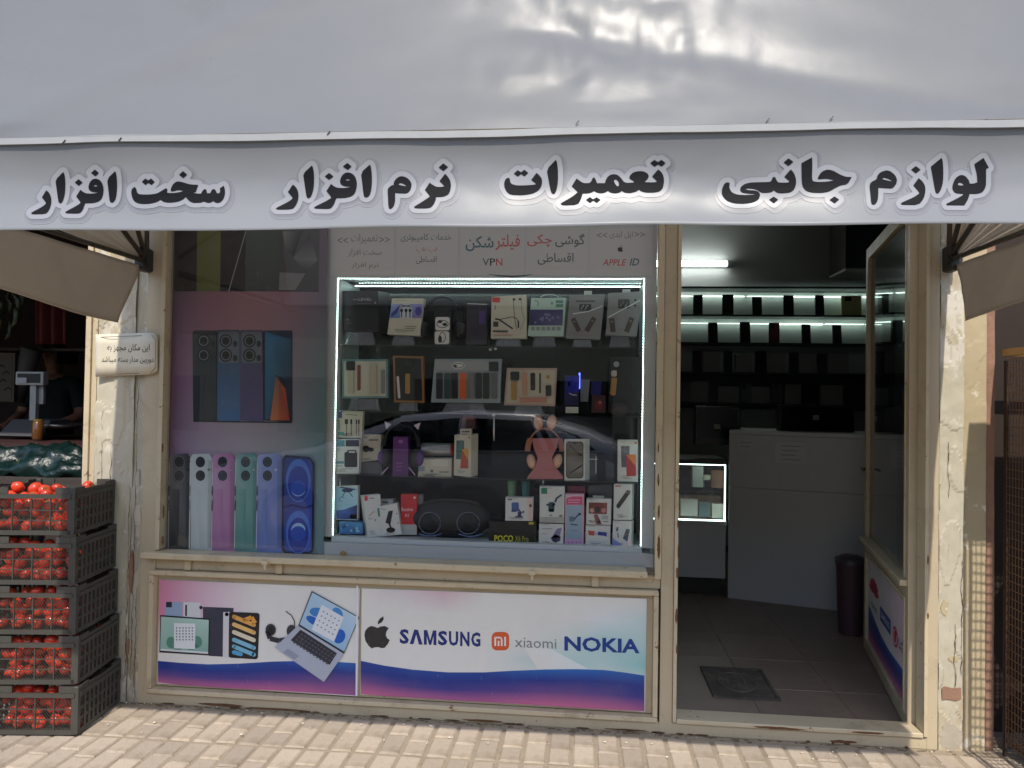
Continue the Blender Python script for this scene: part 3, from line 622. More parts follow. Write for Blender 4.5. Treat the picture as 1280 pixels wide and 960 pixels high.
# bottom row
P.layer()
for x0, x1, c in ((47, 112, S(44, 48, 54)), (106, 172, S(194, 206, 204)), (168, 234, S(178, 118, 166)), (232, 298, S(92, 150, 144)), (293, 366, S(112, 132, 196))):
    c2 = mixc(c, (1, 1, 1), .18)
    P.gpoly(zp([(x0 + 8, 642), (x1 - 12, 640), (x1 - 4, 655), (x1 - 2, 910), (x1 - 8, 920), (x0 + 3, 918), (x0 - 4, 900), (x0, 655)]), [c2, c, c, c, mixc(c, INK, .2), mixc(c, INK, .25), c, c2]); P.layer()
    P.line(zp([(x0 + 1, 665), (x0 - 2, 905)]), 1.2, mixc(c, (1, 1, 1), .4)); P.line(zp([(x0 + 1, 730), (x0 + .5, 758)]), 1.6, mixc(c, INK, .4)); P.line(zp([(x0 + 0.5, 770), (x0, 800)]), 1.6, mixc(c, INK, .4))
    P.rrect(*zp([(x0 + 12, 648)])[0], *zp([(x0 + 44, 722)])[0], 5.5, mixc(c, (1, 1, 1), .07)); P.layer()
    for yy in (664, 702):
        P.ell(*zp([(x0 + 29, yy)])[0], 6.6, 7.4, S(34, 38, 46)); 
    P.layer()
    for yy in (664, 702): P.ring(*zp([(x0 + 29, yy)])[0], 6.8, 7.6, .8, mixc(c, (1, 1, 1), .15), 16); P.ell(*zp([(x0 + 30, yy)])[0], 2.4, 2.6, S(20, 24, 32), 10)
    P.ell(*zp([(x0 + 52, 686)])[0], 1.3, 1.3, S(220, 220, 214), 8)
    P.gpoly(zp([(x0 + 4, 740), (x0 + 30, 740), (x0 + 26, 905), (x0 + 2, 905)]), [mixc(c, (1, 1, 1), .10), c, c, mixc(c, INK, .12)])
    P.gpoly(zp([(x1 - 16, 660), (x1 - 5, 660), (x1 - 4, 905), (x1 - 18, 905)]), [mixc(c, INK, .18), mixc(c, INK, .35), mixc(c, INK, .45), mixc(c, INK, .2)])
P.poly(zp([(372, 644), (440, 650), (454, 668), (450, 912), (440, 922), (370, 920), (361, 905), (364, 655)]), S(18, 28, 62)); P.layer()
P.gpoly(zp([(374, 652), (440, 657), (448, 672), (445, 906), (438, 915), (374, 913), (367, 902), (369, 660)]), [S(40, 60, 140), S(36, 60, 150), S(40, 66, 160), S(60, 90, 190), S(50, 80, 180), S(46, 76, 170), S(40, 60, 150), S(30, 50, 120)]); P.layer()
for (cy1, a) in ((716, 1), (860, 1)):
    P.ell(*zp([(408, cy1)])[0], 15.5, 27, S(70, 120, 210), 24); P.layer()
    P.ell(*zp([(408, cy1 + 8)])[0], 13, 22, S(30, 60, 160), 24); P.layer(); P.ell(*zp([(408, cy1 + (24 if cy1 < 800 else -6))])[0], 9, 9, S(150, 190, 232), 18); P.layer(); P.ell(*zp([(408, cy1 + (20 if cy1 < 800 else 4))])[0], 9.5, 9.5, S(46, 84, 186), 18); P.layer()
P.line(zp([(369, 790), (392, 784), (424, 792), (447, 786)]), 2.4, S(22, 40, 110))
P.mb.c[n0:] = [[mixc((.012, .012, .014), tuple(v * .94 for v in q), .95) for q in cc] if isinstance(cc, list) else cc for cc in P.mb.c[n0:]]
P.build('printed_face', po, PRINT_VINYL)

# =================================================================== DISPLAY CABINET
CY = 0.085                                  # cabinet front plane
cab = thing('display_cabinet', 'white LED lit display cabinet of phone accessories inside the window', 'cabinet', at(610, 705, 0.25))
xL, xR = at(417.5, 520, CY).x, at(804.5, 520, CY).x
zT, zB = at(610, 346.5, CY).z, at(610, 678, CY).z
xl0, xr0 = at(405, 520, CY).x, 0.302
cabm = M('cabinet_white', S(196, 200, 200), 0.4, var=.03)
CB = CY + 0.34
bx('header_board', cabm, cab, xl0, xr0, CY, CY + 0.03, zT, 2.26)
bx('side_panel', cabm, cab, xl0, xL, CY, CB, zB, zT - .0005)
bx('side_panel', cabm, cab, xR, xr0, CY, CB, zB, zT - .0005)
bx('ledge', cabm, cab, xL, xR, CY + 0.0, CB, zB - 0.02, zB)
z0_ = at(610, 702, CY - .03).z
bx('base_panel', M('cabinet_grey', S(176, 179, 180), .4, var=.04), cab, xl0 + .001, xr0 - .001, CY - 0.025, CB, z0_, zB - 0.0205)
bx('top_panel', cabm, cab, xl0, xr0, CY + 0.031, CB, zT + .012, zT + .03)
dark_gl = M('dark_mirror_back', S(20, 22, 23), 0.12, var=0, spec=.35)
bx('back_panel', dark_gl, cab, xl0, xr0, CB, CB + 0.01, zB - .02, zT + .03)
SHZ = {}
for k, py in ((1, 432.5), (2, 516.5), (3, 597.5)):
    z = at(610, py, CY + .03).z; SHZ[k] = z
    bx('glass_shelf', SHELF_GLASS, cab, xL + .002, xR - .002, CY + 0.03, CB - .004, z - 0.006, z)
SHZ[4] = zB
# LED strips: tape and beads
def led_strip(a, b, n, face, size=0.0023):
    a = Vector(a); b = Vector(b); face = Vector(face)
    t = MB(); t.bar(a, b, 0.0045, 0.003); tp = t.build('led_tape', M('led_tape_white', S(220, 222, 220), .5, var=0), cab)
    m_ = MB()
    for k in range(n):
        p = a.lerp(b, (k + .5) / n) + face * 0.0028; s_ = size / 2; m_.box(p.x - s_, p.x + s_, p.y - s_, p.y + s_, p.z - s_, p.z + s_)
    tag(m_.build('led_beads', led, cab), kind='stuff')
yl = CY + 0.006
led_strip((xL, yl, zT - .003), (xR, yl, zT - .003), 104, (0, -.3, -1))
led_strip((xL + .003, yl, zB + .004), (xL + .003, yl, zT - .006), 92, (.8, -.5, 0))
led_strip((xR - .003, yl, zB + .004), (xR - .003, yl, zT - .006), 92, (-.8, -.5, 0))
za = at(620, 357.5, CY + .2).z; zb_ = at(620, 353.5, CY + .12).z
led_strip((xL + .02, CY + .2, za), (xR - .004, CY + .2, za), 116, (0, -.6, -.8), .0034)
led_strip((xL + .06, CY + .12, zb_), (xR - .006, CY + .12, zb_), 90, (0, -.5, -.8), .0016)
# chrome shelf studs
chrome = M('chrome', S(210, 212, 214), .15, 1.0, var=0)
for px, py0, py1 in ((617.5, 517, 551), (425, 598, 612), (679, 597, 606)):
    a, b = at(px, py0, CY + .06), at(px, py1, CY + .06); MB().tube([a, b], .0042, 10).build('chrome_stud', chrome, cab)
for px, py in ((613, 437), (619.5, 436), (617, 519)):
    c = at(px, py, CY + .05); MB().ball(c, .008, .006, .006).build('shelf_clip', chrome, cab)
# notices on the header board
def notice(label, q, fn):
    root = thing('paper_notice', label, 'notice', at((q[0] + q[2]) / 2, q[3], CY - .004), 'white paper notices above the display cabinet')
    mb = MB(); quadbox(mb, [(q[0], q[1]), (q[2], q[1]), (q[2] - .6, q[3]), (q[0] - .6, q[3])], CY - .0022, .0018); mb.build('sheet', M('white_paper', S(205, 205, 202), .7, var=.02), root)
    P = Print(CY - .0024); fn(P); P.build('printed_face', root, PRINT_MATT)
GRY = S(128, 130, 130); RED = S(200, 92, 92); TEA = S(70, 110, 124); DGR = S(88, 104, 102)
def n1(P):
    P.text('>>', (474, 296, 487, 303), GRY); P.fa('تعمیرات', (439, 292, 472, 305), GRY); P.text('<<', (422, 297, 435, 304), GRY); P.fa('سخت افزار', (435, 311, 477, 321), GRY); P.fa('نرم افزار', (439, 328, 473, 337), mixc(GRY, RED, .2))
def n2(P): P.fa('خدمات کامپیوتری', (501, 292, 564, 303), DGR); P.fa('لپ تاپ', (520, 309, 546, 316), RED); P.fa('اقساطی', (520, 320, 546, 330), DGR)
def n3(P):
    P.fa('فیلتر', (619, 293, 650, 313), RED, .012); P.fa('شکن', (582, 295, 617, 314), TEA, .012)
    for t, x0, x1, c in (('V', 603, 611.5, DGR), ('P', 612.5, 619, INK), ('N', 620, 628, S(206, 60, 70))): P.text(t, (x0, 323, x1, 332), c, .01)
def n4(P): P.fa('گوشی', (694, 292, 731, 309), DGR, .01); P.fa('چکی', (659, 293, 690, 309), RED, .01); P.fa('اقساطی', (672, 316, 717, 331), DGR, .008)
def n5(P):
    P.text('>>', (793, 290, 806, 296), GRY); P.fa('اپل ایدی', (762, 289, 791, 299), GRY); P.text('<<', (746, 291, 759, 297), GRY); logo_apple(P, 775.5, 311, 7, S(60, 62, 64))
    P.text('APPLE', (753, 324, 783, 332), RED, .012, .25); P.text('ID', (787, 323, 799, 332), TEA, .012, .25)
notice('white paper notice above the tall black box, three grey Persian lines', (412, 284, 493, 344.5), n1)
notice('white paper notice with one short red line between two grey ones', (495.5, 284, 573, 344.5), n2)
notice('white paper notice with the letters VPN under a red and blue word', (575.5, 284, 656, 344.5), n3)
notice('white paper notice with a red word top and a large grey word below', (658, 284, 735, 344.5), n4)
notice('white paper notice with a small black apple emblem beside the steel post', (737.5, 284, 817, 344.5), n5)
tape = MB(); 
tape.add([at(x, y, CY - .004) for x, y in ((608, 342.2), (625, 344), (640, 344.8), (655, 344), (668, 342.2), (655, 345.4), (640, 346.4), (625, 345.6))], [(0, 1, 7), (1, 2, 6, 7), (2, 3, 5, 6), (3, 4, 5)])
tag(tape.build('cable', black_pl), 'short black cable curve hanging at the edge of the header board', 'cable')

# ------------------------------------------------------------------ products
WB = M('white_card', S(206, 206, 200), .5, var=.02); GB = M('grey_card', S(132, 134, 134), .3, var=.02); BB = M('black_card', S(22, 22, 24), .35, var=.05)
BEI = M('cream_card', S(196, 190, 172), .5, var=.02)
STAND_GROUP = 'clear acrylic stands on the glass shelves'
def product(name, label, cat, q, Y, depth, mat, prints=None, shift=(0, 0), group=None, name_body='box'):
    """q: corners TL TR BR BL of the front in the photo; the back is pushed in by depth and sideways/up by shift"""
    b = (at(*q[2], Y) + at(*q[3], Y)) / 2
    root = thing(name, label, cat, b, group)
    p = [at(x, y, Y) for x, y in q]; mb = MB(); mb.hexa(p + [Vector((v.x + shift[0], v.y + depth, v.z + shift[1])) for v in p]); mb.build(name_body, mat, root, bevel=.0012)
    if prints:
        P = Print(Y - .0004)
        if mat in (WB, BEI, GB):
            (xa, ya), (xb, yb), (xc, yc), (xd, yd) = q; rr = random.Random(int(xa * 7 + ya))
            for k in range(3):
                t_ = .86 + .035 * k; x0_ = xd + (xc - xd) * rr.uniform(.08, .3); x1_ = x0_ + (xc - xd) * rr.uniform(.2, .5); yy = ya + (yd - ya) * t_
                P.line([(x0_, yy), (x1_, yy)], .55, mixc(S(120, 118, 112), S(rr.choice((180, 90, 60)), 90, rr.choice((60, 120, 160))), rr.uniform(0, .5)))
            P.line([(xa + (xb - xa) * .1, ya + (yd - ya) * .05), (xa + (xb - xa) * rr.uniform(.3, .6), ya + (yd - ya) * .05)], .6, S(130, 128, 124)); P.layer()
        prints(P); P.build('printed_face', root)
    return root
def R4(x0, y0, x1, y1, k=0): return [(x0 + k, y0), (x1 + k, y0), (x1, y1), (x0, y1)]
def stand(q, shelf, Y, label):
    """easel: tilted back plate, two front feet"""
    x0, x1, yb = q; a, b = at(x0, yb, Y), at(x1, yb, Y); z0 = SHZ[shelf]
    root = thing('acrylic_stand', label, 'display stand', ((a.x + b.x) / 2, Y + .04, z0), STAND_GROUP)
    zt = a.z
    mb = MB(); w_ = (b.x - a.x)
    mb.hexa([(a.x + w_ * .15, Y + .004, zt), (b.x - w_ * .15, Y + .004, zt), (b.x - w_ * .05, Y - .008, z0 + .002), (a.x + w_ * .05, Y - .008, z0 + .002), (a.x + w_ * .15, Y + .007, zt), (b.x - w_ * .15, Y + .007, zt), (b.x - w_ * .05, Y - .005, z0 + .002), (a.x + w_ * .05, Y - .005, z0 + .002)])
    mb.build('front_plate', ACRYL, root)
    for xx in (a.x + w_ * .12, b.x - w_ * .12 - .004):
        m2 = MB(); m2.box(xx, xx + .004, Y - .006, Y + .10, z0 + .0005, max(zt - .004, z0 + .006)); m2.build('foot', ACRYL, root)
Y1 = CY + .07
def lines(P, x0, y0, x1, n, dy, c, wd=.8, jit=.3):
    for k in range(n): P.line([(x0, y0 + k * dy), (x1 - (x1 - x0) * jit * ((k * 7) % 5) / 5, y0 + k * dy)], wd, c)
# -- top shelf
def p(P):
    P.text('LEVEL', (448, 372.5, 465, 376), S(150, 152, 150), .01); P.line([(441, 374.5), (447, 374.5)], .8, GRY); P.line([(446, 379.5), (464, 379.5)], .6, S(90, 90, 90)); P.ell(469, 378.5, 1.2, 1.5, S(130, 130, 130), 8); P.ell(434.5, 399.5, 2, 1.2, S(110, 110, 110), 8); lines(P, 433, 402.5, 441, 2, 2, S(100, 100, 100), .6)
product('product_box', 'large black carton at the top corner of the display, silver lettering', 'box', [(428, 363.5), (473, 363.5), (473, 414.5), (429, 414.5)], Y1, .07, BB, p, (.03, 0))
stand((430, 472, 414.5), 1, Y1, 'clear acrylic stand under the large black carton')
def p(P):
    P.gpoly([(489, 380), (528.5, 380), (526.8, 397.5), (487, 397.5)], [S(150, 165, 205), S(140, 140, 200), S(120, 110, 170), S(90, 120, 180)]); P.layer()
    P.poly([(489, 392), (497, 384), (500, 381), (497, 391), (489, 397)], S(60, 70, 140)); P.ell(523, 389, 4.2, 5.5, S(74, 66, 140)); P.rect(500, 380.5, 515, 397.5, S(196, 200, 206)); P.layer()
    for x in (502, 507.5, 512.5): P.line([(x, 388), (x, 397)], 1.4, INK); P.ell(x, 388, 2, 2.4, INK, 10)
    P.line([(500, 384), (515, 381)], 1, INK); P.line([(500, 381), (515, 384)], 1, INK); lines(P, 506, 408, 521, 3, 2.6, S(120, 114, 96), .8)
product('product_box', 'cream carton with a blue picture band beside the large black carton', 'box', [(490, 373), (529.5, 373), (525, 420), (484, 418)], Y1, .05, BEI, p)
stand((488, 521, 419), 1, Y1, 'clear acrylic stand under the cream carton with the blue picture band')
def headphone(label, cx, cy_, rx, ry, Y, cup, mat, cupmat, ears=None, earmat=None, thick=2.2, cat='headphones'):
    """over-ear headphones: a band arch, two cushions, two shells"""
    sx = (at(cx + 1, cy_, Y) - at(cx, cy_, Y)).x
    c = at(cx, cy_, Y); root = thing('headphones', label, cat, (c.x, c.y, c.z - ry * sx))
    n = 20; pts = [(c.x + rx * sx * math.cos(math.pi * k / n), Y, c.z + ry * sx * math.sin(math.pi * k / n)) for k in range(n + 1)]
    mb = MB()
    for i in range(n): mb.bar(pts[i], pts[i + 1], .016, thick * sx)
    mb.build('headband', mat, root)
    for sg in (-1, 1):
        x = c.x + sg * rx * sx
        mb = MB(); mb.ball((x - sg * cup[0] * sx * .35, Y, c.z - cup[2] * sx), cup[0] * sx * .75, .03, cup[1] * sx, 16, 10); mb.build('ear_cushion', M('headphone_cushion', S(34, 32, 36), .7, var=.05), root)
        mb = MB(); mb.ball((x + sg * cup[0] * sx * .15, Y - .004, c.z - cup[2] * sx), cup[0] * sx * .7, .026, cup[1] * sx * .86, 16, 10); mb.build('ear_shell', cupmat, root)
    return root, sx, c
headphone('black headphones hung over the tall black stand box on the top shelf', 552, 404, 24.5, 32, Y1 + .03, (8, 10, 8), black_pl, black_pl, thick=2.0)
def p(P):
    P.rrect(544.2, 396.3, 562.2, 413, 2.5, S(214, 212, 208)); P.rrect(543.4, 414.2, 561.6, 430.2, 2.5, S(214, 212, 208)); P.layer()
    P.ring(553.2, 405, 7.5, 5, .9, INK, 18); P.ell(550, 402, 3, 2, INK, 10); P.ell(556, 405.5, 3, 2.2, INK, 10); P.ring(553, 421.5, 4.2, 6.5, .9, INK, 18); P.ell(550, 424, 2.4, 4.6, INK, 12)
product('headphone_stand_box', 'tall black box with two white pictogram squares inside the black headphones', 'box', [(542.5, 385), (564, 385), (563.5, 431), (542.5, 431)], Y1 - .01, .05, BB, p)
def p(P): P.rect(599, 389, 606, 405, S(78, 62, 120)); P.line([(584, 379.5), (609, 380.5)], 1, S(190, 200, 196)); P.rect(585, 407, 608, 408, S(60, 52, 60))
product('product_box', 'dark violet carton between the headphones and the white earphone carton', 'box', [(583.5, 379), (609.5, 380), (608.5, 430.5), (582.5, 430.5)], Y1 + .04, .05, M('violet_card', S(52, 46, 60), .35), p)
def p(P):
    P.rect(615.2, 371.8, 625, 378, S(186, 60, 60)); P.line([(641.6, 375), (643, 395), (645.5, 412)], .6, INK); P.line([(651.5, 374), (652.5, 390), (656, 400), (650, 412)], .6, S(110, 110, 110)); P.ell(642.5, 374.3, 2, 1.6, INK, 8); P.ell(650, 374, 2, 1.6, INK, 8)
    P.line([(619, 398.5), (624, 399.5), (641, 411)], 1.8, INK); P.line([(624, 399.5), (640, 396), (645.5, 398), (648, 402)], .8, INK); P.line([(648, 401), (648, 410)], 1.8, INK); P.rrect(616.5, 402, 623, 408.5, .8, S(60, 62, 58)); P.line([(616, 414), (635, 414)], 2.2, S(80, 74, 66)); P.line([(617, 418), (642, 418)], 1, S(216, 150, 120)); P.ell(619, 383, .9, .9, INK, 8); P.ell(619, 386, .9, .9, INK, 8)
product('product_box', 'white carton showing black neckband earphones, small red square in its corner', 'box', [(614.5, 371), (658, 368.5), (658.3, 423.3), (613.5, 423.3)], Y1, .05, BEI, p)
stand((617, 654, 423), 1, Y1, 'clear acrylic stand under the white earphone carton')
def p(P):
    P.gpoly([(662.2, 387), (704, 387), (703, 406.8), (661, 406.8)], [S(60, 60, 100), S(70, 70, 110), S(96, 96, 130), S(52, 52, 96)]); P.ring(669.5, 379.5, 3.8, 4, .9, DGR, 16, -120, 60); P.rrect(694.5, 375.3, 704, 379, 1.4, S(90, 140, 124)); P.rrect(694.5, 380, 704, 384, 1.4, S(90, 140, 124)); P.ell(690, 379, 2, 2.2, S(120, 160, 150), 8); P.layer()
    for k in range(6): P.rect(664 + 6.4 * k, 408.5, 668.6 + 6.4 * k, 413, S(140, 150, 146))
    for k in range(12): P.ell(664 + rnd.random() * 37, 390 + rnd.random() * 14, 1.6, 1.8, S(120, 120, 160), 7)
pb = product('product_box', 'pale mint carton with a carry handle and a dark purple picture', 'box', [(664, 372.5), (707.5, 372), (704, 420.5), (659.5, 420)], Y1, .055, M('mint_card', S(176, 200, 188), .45), p, (.025, 0))
c = at(687, 372, Y1 + .02); mb = MB(); mb.tube([(c.x + .04 * math.cos(math.pi * k / 10), c.y, c.z + .014 * math.sin(math.pi * k / 10)) for k in range(11)], .002, 6); mb.build('handle', M('white_plastic', S(214, 216, 212), .4), pb)
stand((664, 697, 420), 1, Y1, 'clear acrylic stand under the pale mint carton')
def usb(P, pts, wd=6):
    P.line(pts, wd, S(78, 72, 68)); P.layer(); (xa, ya), (xb, yb) = pts; P.ell(xa * .75 + xb * .25, ya * .75 + yb * .25, 1.5, 1.5, S(130, 124, 116), 8)
def p(P):
    P.rect(720, 375.6, 744, 377.4, S(74, 76, 76)); P.rrect(724, 380, 739, 388.5, 1, S(66, 70, 70)); usb(P, [(716, 398), (724, 414)]); usb(P, [(743, 397), (733, 414)]); P.line([(726, 387), (730, 381)], 1, S(170, 174, 174)); P.line([(731, 387), (735, 381)], 1, S(170, 174, 174)); P.line([(716, 392.3), (735, 389.5), (753, 382.5)], 1.1, S(214, 226, 222))  # last pale diagonal line paints an LED reflection onto the carton front
def tabbed(name, label, q, pf, tab):
    r_ = product(name, label, 'box', q, Y1 - .01, .045, GB, pf)
    mb = MB(); pairbox(mb, *tab, Y1 - .009, .002); mb.build('hanging_tab', M('clear_tab', S(176, 182, 178), .3), r_); return r_
tabbed('product_box', 'grey carton with two card readers printed in a V', [(712.5, 368.5), (756, 368), (750.3, 424.3), (707, 423)], p, (730, 363.5, 740, 368.5))
stand((714, 742, 424), 1, Y1 - .01, 'clear acrylic stand under the grey V carton')
def p(P):
    P.rrect(772.5, 374, 787, 385.5, 1, S(58, 62, 62)); P.line([(775, 383), (780, 377)], 1.2, S(180, 184, 184)); P.line([(781, 384), (785, 377)], 1.2, S(180, 184, 184)); usb(P, [(764.5, 398), (766.5, 415)], 6.5); usb(P, [(790, 397), (783, 415)], 6.5); P.ell(794, 375, 1.4, 1.4, INK, 8); P.ell(794, 382, 1.4, 1.4, INK, 8); P.line([(759.5, 397), (780, 386), (800, 375.5)], 1.1, S(214, 226, 222))  # last pale diagonal line is a painted reflection of the LED strip
tabbed('product_box', 'grey carton with two card readers at the lit end of the top shelf', [(761, 366.5), (803, 364), (796, 420.5), (757, 419)], p, (778, 361.5, 788, 366))
stand((760, 790, 420), 1, Y1 - .01, 'clear acrylic stand under the end grey carton')
# -- second shelf
def tray(name, label, q, rim, inner, fn, dz=.0, depth=.03):
    r_ = product(name, label, 'gift set', q, Y1, depth, rim, None, name_body='tray')
    (xa, ya), (xb, yb), (xc, yc), (xd, yd) = q; k = 2.6
    P = Print(Y1 - .0004); P.poly([(xa + k, ya + k), (xb - k, yb + k), (xc - k, yc - k), (xd + k, yd - k)], inner); P.build('lining', r_)
    fn(r_); return r_
def solid(parent, name, mat, x0, y0, x1, y1, d=.006, rot=0):
    """a thin solid piece lying on a tray's lining, seen upright"""
    cx, cy_ = (x0 + x1) / 2, (y0 + y1) / 2; a = R(rot); pts = []
    for x, y in ((x0, y0 + 1), (x0 + 1, y0), (x1 - 1, y0), (x1, y0 + 1), (x1, y1 - 1), (x1 - 1, y1), (x0 + 1, y1), (x0, y1 - 1)):
        dx, dy = x - cx, y - cy_; pts.append(at(cx + dx * math.cos(a) - dy * math.sin(a), cy_ + dx * math.sin(a) + dy * math.cos(a), Y1 - .001 - d))
    return MB().prism(pts, (0, d, 0)).build(name, mat, parent, bevel=.0008)
def mcol(name, rgb, rough=.45, metal=0): return M(name, S(*rgb), rough, metal, var=.05)
w_black = mcol('watch_black', (30, 30, 32), .2); w_cream = mcol('strap_cream', (170, 162, 140)); w_red = mcol('strap_red', (120, 50, 44)); w_gold = mcol('strap_gold', (176, 136, 76), .3, .6); w_grey = mcol('strap_grey', (120, 122, 122))
def f(r_):
    solid(r_, 'watch_face', w_black, 432.5, 451.5, 443.5, 463); solid(r_, 'watch_strap', w_cream, 434, 464, 442, 492); solid(r_, 'watch_strap', w_red, 446.5, 456, 450.5, 488, .003)
    solid(r_, 'spare_strap', w_cream, 462, 455, 471, 492); solid(r_, 'cable_slot', w_grey, 476, 462, 481, 492, .003)
tray('watch_set', 'cream watch gift set with a teal rim under the large black carton', [(427, 449), (485, 449), (485, 497.5), (427.5, 498)], mcol('teal_tray', (96, 132, 136)), S(186, 182, 164), f)
stand((433, 479, 498), 2, Y1, 'clear acrylic stand under the cream watch set')
def f(r_):
    solid(r_, 'watch_face', w_black, 505, 449, 516, 458.5); solid(r_, 'watch_strap', w_gold, 506.5, 467, 512.5, 492); solid(r_, 'white_cable', mcol('white_cable', (206, 206, 204)), 496.5, 470, 499.5, 498, .003, -4)
tray('watch_box', 'black watch box with a copper rim and a gold strap', [(491, 444.5), (529, 445.5), (530.5, 503.5), (492.5, 503)], mcol('copper_rim', (150, 106, 62), .35, .4), S(22, 20, 20), f)
stand((497, 525, 503), 2, Y1, 'clear acrylic stand under the copper rimmed watch box')
def f(r_):
    solid(r_, 'upper_tray', mcol('tray_grey', (150, 154, 156)), 545, 450.5, 625, 463.5, .003)
    solid(r_, 'watch_face', w_black, 611, 452, 623, 464, .009)
    for k, (x, c) in enumerate(((545, (30, 34, 44)), (555, (40, 62, 58)), (564, (24, 26, 28)), (574.5, (206, 92, 40)), (584.5, (106, 108, 108)), (594, (26, 28, 32)), (603.5, (22, 24, 26)), (613.5, (92, 98, 98)))): solid(r_, 'watch_strap', mcol('strap_%d' % k, c), x, 466, x + 8, 498.5)
    P = Print(Y1 - .0045); P.ell(573, 457, 8, 4.4, S(206, 206, 202)); P.layer(); P.ring(573, 457, 7, 3.2, .8, INK, 18); P.ell(569, 457.6, 2.4, 1.6, INK, 10); P.build('printed_cable_card', r_)
tray('strap_set', 'grey watch set with eight straps in a row, one orange', [(543.5, 448.6), (627, 448.6), (625, 503.7), (538.6, 503)], mcol('blue_grey_tray', (140, 156, 162)), S(150, 156, 160), f)
stand((550, 612, 503.5), 2, Y1, 'clear acrylic stand under the eight strap watch set')
def f(r_):
    solid(r_, 'watch_face', w_black, 638, 464.5, 649, 475.5, .008); solid(r_, 'watch_strap', w_gold, 639, 476.5, 646, 500); solid(r_, 'rose_strap', mcol('rose_gold', (190, 140, 112), .4, .3), 653, 465, 658.5, 494.5)
    solid(r_, 'bracelet', w_black, 663, 466, 669, 488, .002); solid(r_, 'pen', w_black, 674, 466, 676, 492, .003); solid(r_, 'ear_bud', w_black, 682, 481.5, 689, 495, .008); solid(r_, 'ring', w_gold, 683, 469, 687, 473.5, .003); solid(r_, 'rose_strap', mcol('rose_pink', (190, 128, 112), .4, .1), 649, 497, 683, 503)
tray('watch_set', 'cream and pink watch set with gold straps right of the orange strap', [(633.6, 460), (696.3, 460), (694, 507.8), (630, 506.5)], mcol('pink_tray', (176, 150, 138)), S(190, 182, 160), f)
stand((640, 682, 507), 2, Y1, 'clear acrylic stand under the cream and pink watch set')
def p(P):
    P.gpoly([(707.5, 471), (724, 470), (723.5, 490), (707, 492)], [S(20, 24, 130), S(30, 40, 200), S(24, 30, 160), S(16, 20, 120)]); P.ell(711.5, 480, 1.8, 2.4, S(170, 110, 40), 10); P.line([(711, 491), (715, 493.5), (721, 494)], 1, S(190, 196, 206))  # blue glow painted into the carton front as a colour gradient
product('product_box', 'dark blue carton glowing bright blue near the end of the second shelf', 'box', [(706, 469), (724.5, 469), (723, 507), (705.5, 507)], Y1, .04, mcol('blue_card', (26, 28, 70), .3), p)
def p(P): P.gpoly([(739.5, 477), (752, 477), (751, 494), (738.5, 494)], [S(20, 24, 90), S(24, 30, 120), S(20, 24, 100), S(14, 18, 80)])  # blue light painted as a gradient patch beside the pale box
blue_led = M('blue_led', S(40, 60, 230), .4, var=0, emit=((.12, .2, 1.0), 1.6))
sp = product('glass_speaker', 'small pale box with a blue light edge by the dark blue carton', 'speaker', [(726, 474.5), (737.5, 474.5), (735, 502), (725, 502)], Y1 + .02, .03, mcol('frosted_grey', (110, 112, 122), .3), p)
mb = MB(); pairbox(mb, 723.3, 466, 725.2, 486, Y1 + .015, .003); mb.build('light_edge', blue_led, sp)
mb = MB(); pairbox(mb, 707, 508.6, 723, 516.3, Y1 - .03, .002); tag(mb.build('price_tag', mcol('tag_grey', (176, 180, 168))), 'plain pale price tag on the shelf edge under the dark blue carton', 'price tag')
def p(P): P.ell(749, 506, 5, 6, S(120, 40, 44), 14); P.layer(); P.ell(750, 503, 2, 2, S(190, 110, 110), 8)
product('product_box', 'dim dark red carton low beside the watch cushion', 'box', [(740, 494), (757, 494), (757, 516), (739, 516)], Y1 + .04, .04, mcol('dark_red_card', (70, 34, 36)), p)
r_ = product('watch_cushion', 'black boxed wristwatch with a gold strap and round white tag', 'watch', [(763, 446), (801, 446), (800, 516), (760, 516)], Y1 + .05, .05, BB)
solid(r_, 'watch_strap', w_gold, 763.5, 472, 770.5, 494, .05, 6); solid(r_, 'watch_face', mcol('white_dial', (180, 170, 164)), 764.5, 463, 771, 470.5, .052)
c = at(770.5, 455.3, Y1 - .004); MB().lathe((c.x, c.y, c.z), [(.0125, 0), (.0125, .002)], 18, axis='y').build('round_tag', mcol('round_tag', (150, 152, 156)), r_)
c = at(774, 508, Y1 + .02); MB().ball((c.x, c.y, c.z - .012), .042, .035, .032, 16, 10).build('cushion', mcol('plum_cushion', (60, 48, 50), .8), r_)
# -- third shelf
YF = CY + .05
def p(P):
    P.rect(419.8, 513.5, 427.5, 522.5, S(70, 84, 132)); lines(P, 421, 526, 425, 5, 2.7, S(110, 120, 150), 1.4, 0); P.line([(432, 518), (447, 519)], 1, S(130, 128, 120)); P.rect(418.5, 540, 430, 544, S(96, 150, 156))
    for x, wd in ((433, 4), (439, 2.4), (445.5, 1.6), (448.5, 2)): P.line([(x, 523 + (x % 3)), (x, 530)], wd, INK); P.line([(x, 530), (x, 545)], .8, INK)
product('product_box', 'white charging cable carton, upper of two at the lit end', 'box', [(418.7, 513), (453.8, 514), (452, 547.5), (418, 547)], YF + .01, .03, BEI, p)
def p(P):
    P.rect(420, 550, 431, 558, S(70, 130, 150)); P.rect(432, 550, 449, 558, S(36, 38, 40)); P.rrect(430.5, 565, 446.5, 584, 2, S(40, 42, 46)); P.rrect(434, 562.5, 445.5, 567, 1.5, S(40, 42, 46)); P.layer(); P.rrect(436, 563.8, 444, 566, .8, S(206, 206, 204)); P.line([(419.5, 578), (430, 578)], 3, S(86, 146, 156)); P.line([(421, 582.5), (428, 582.5)], .8, GRY); lines(P, 421, 561, 425, 2, 2, GRY, .6)
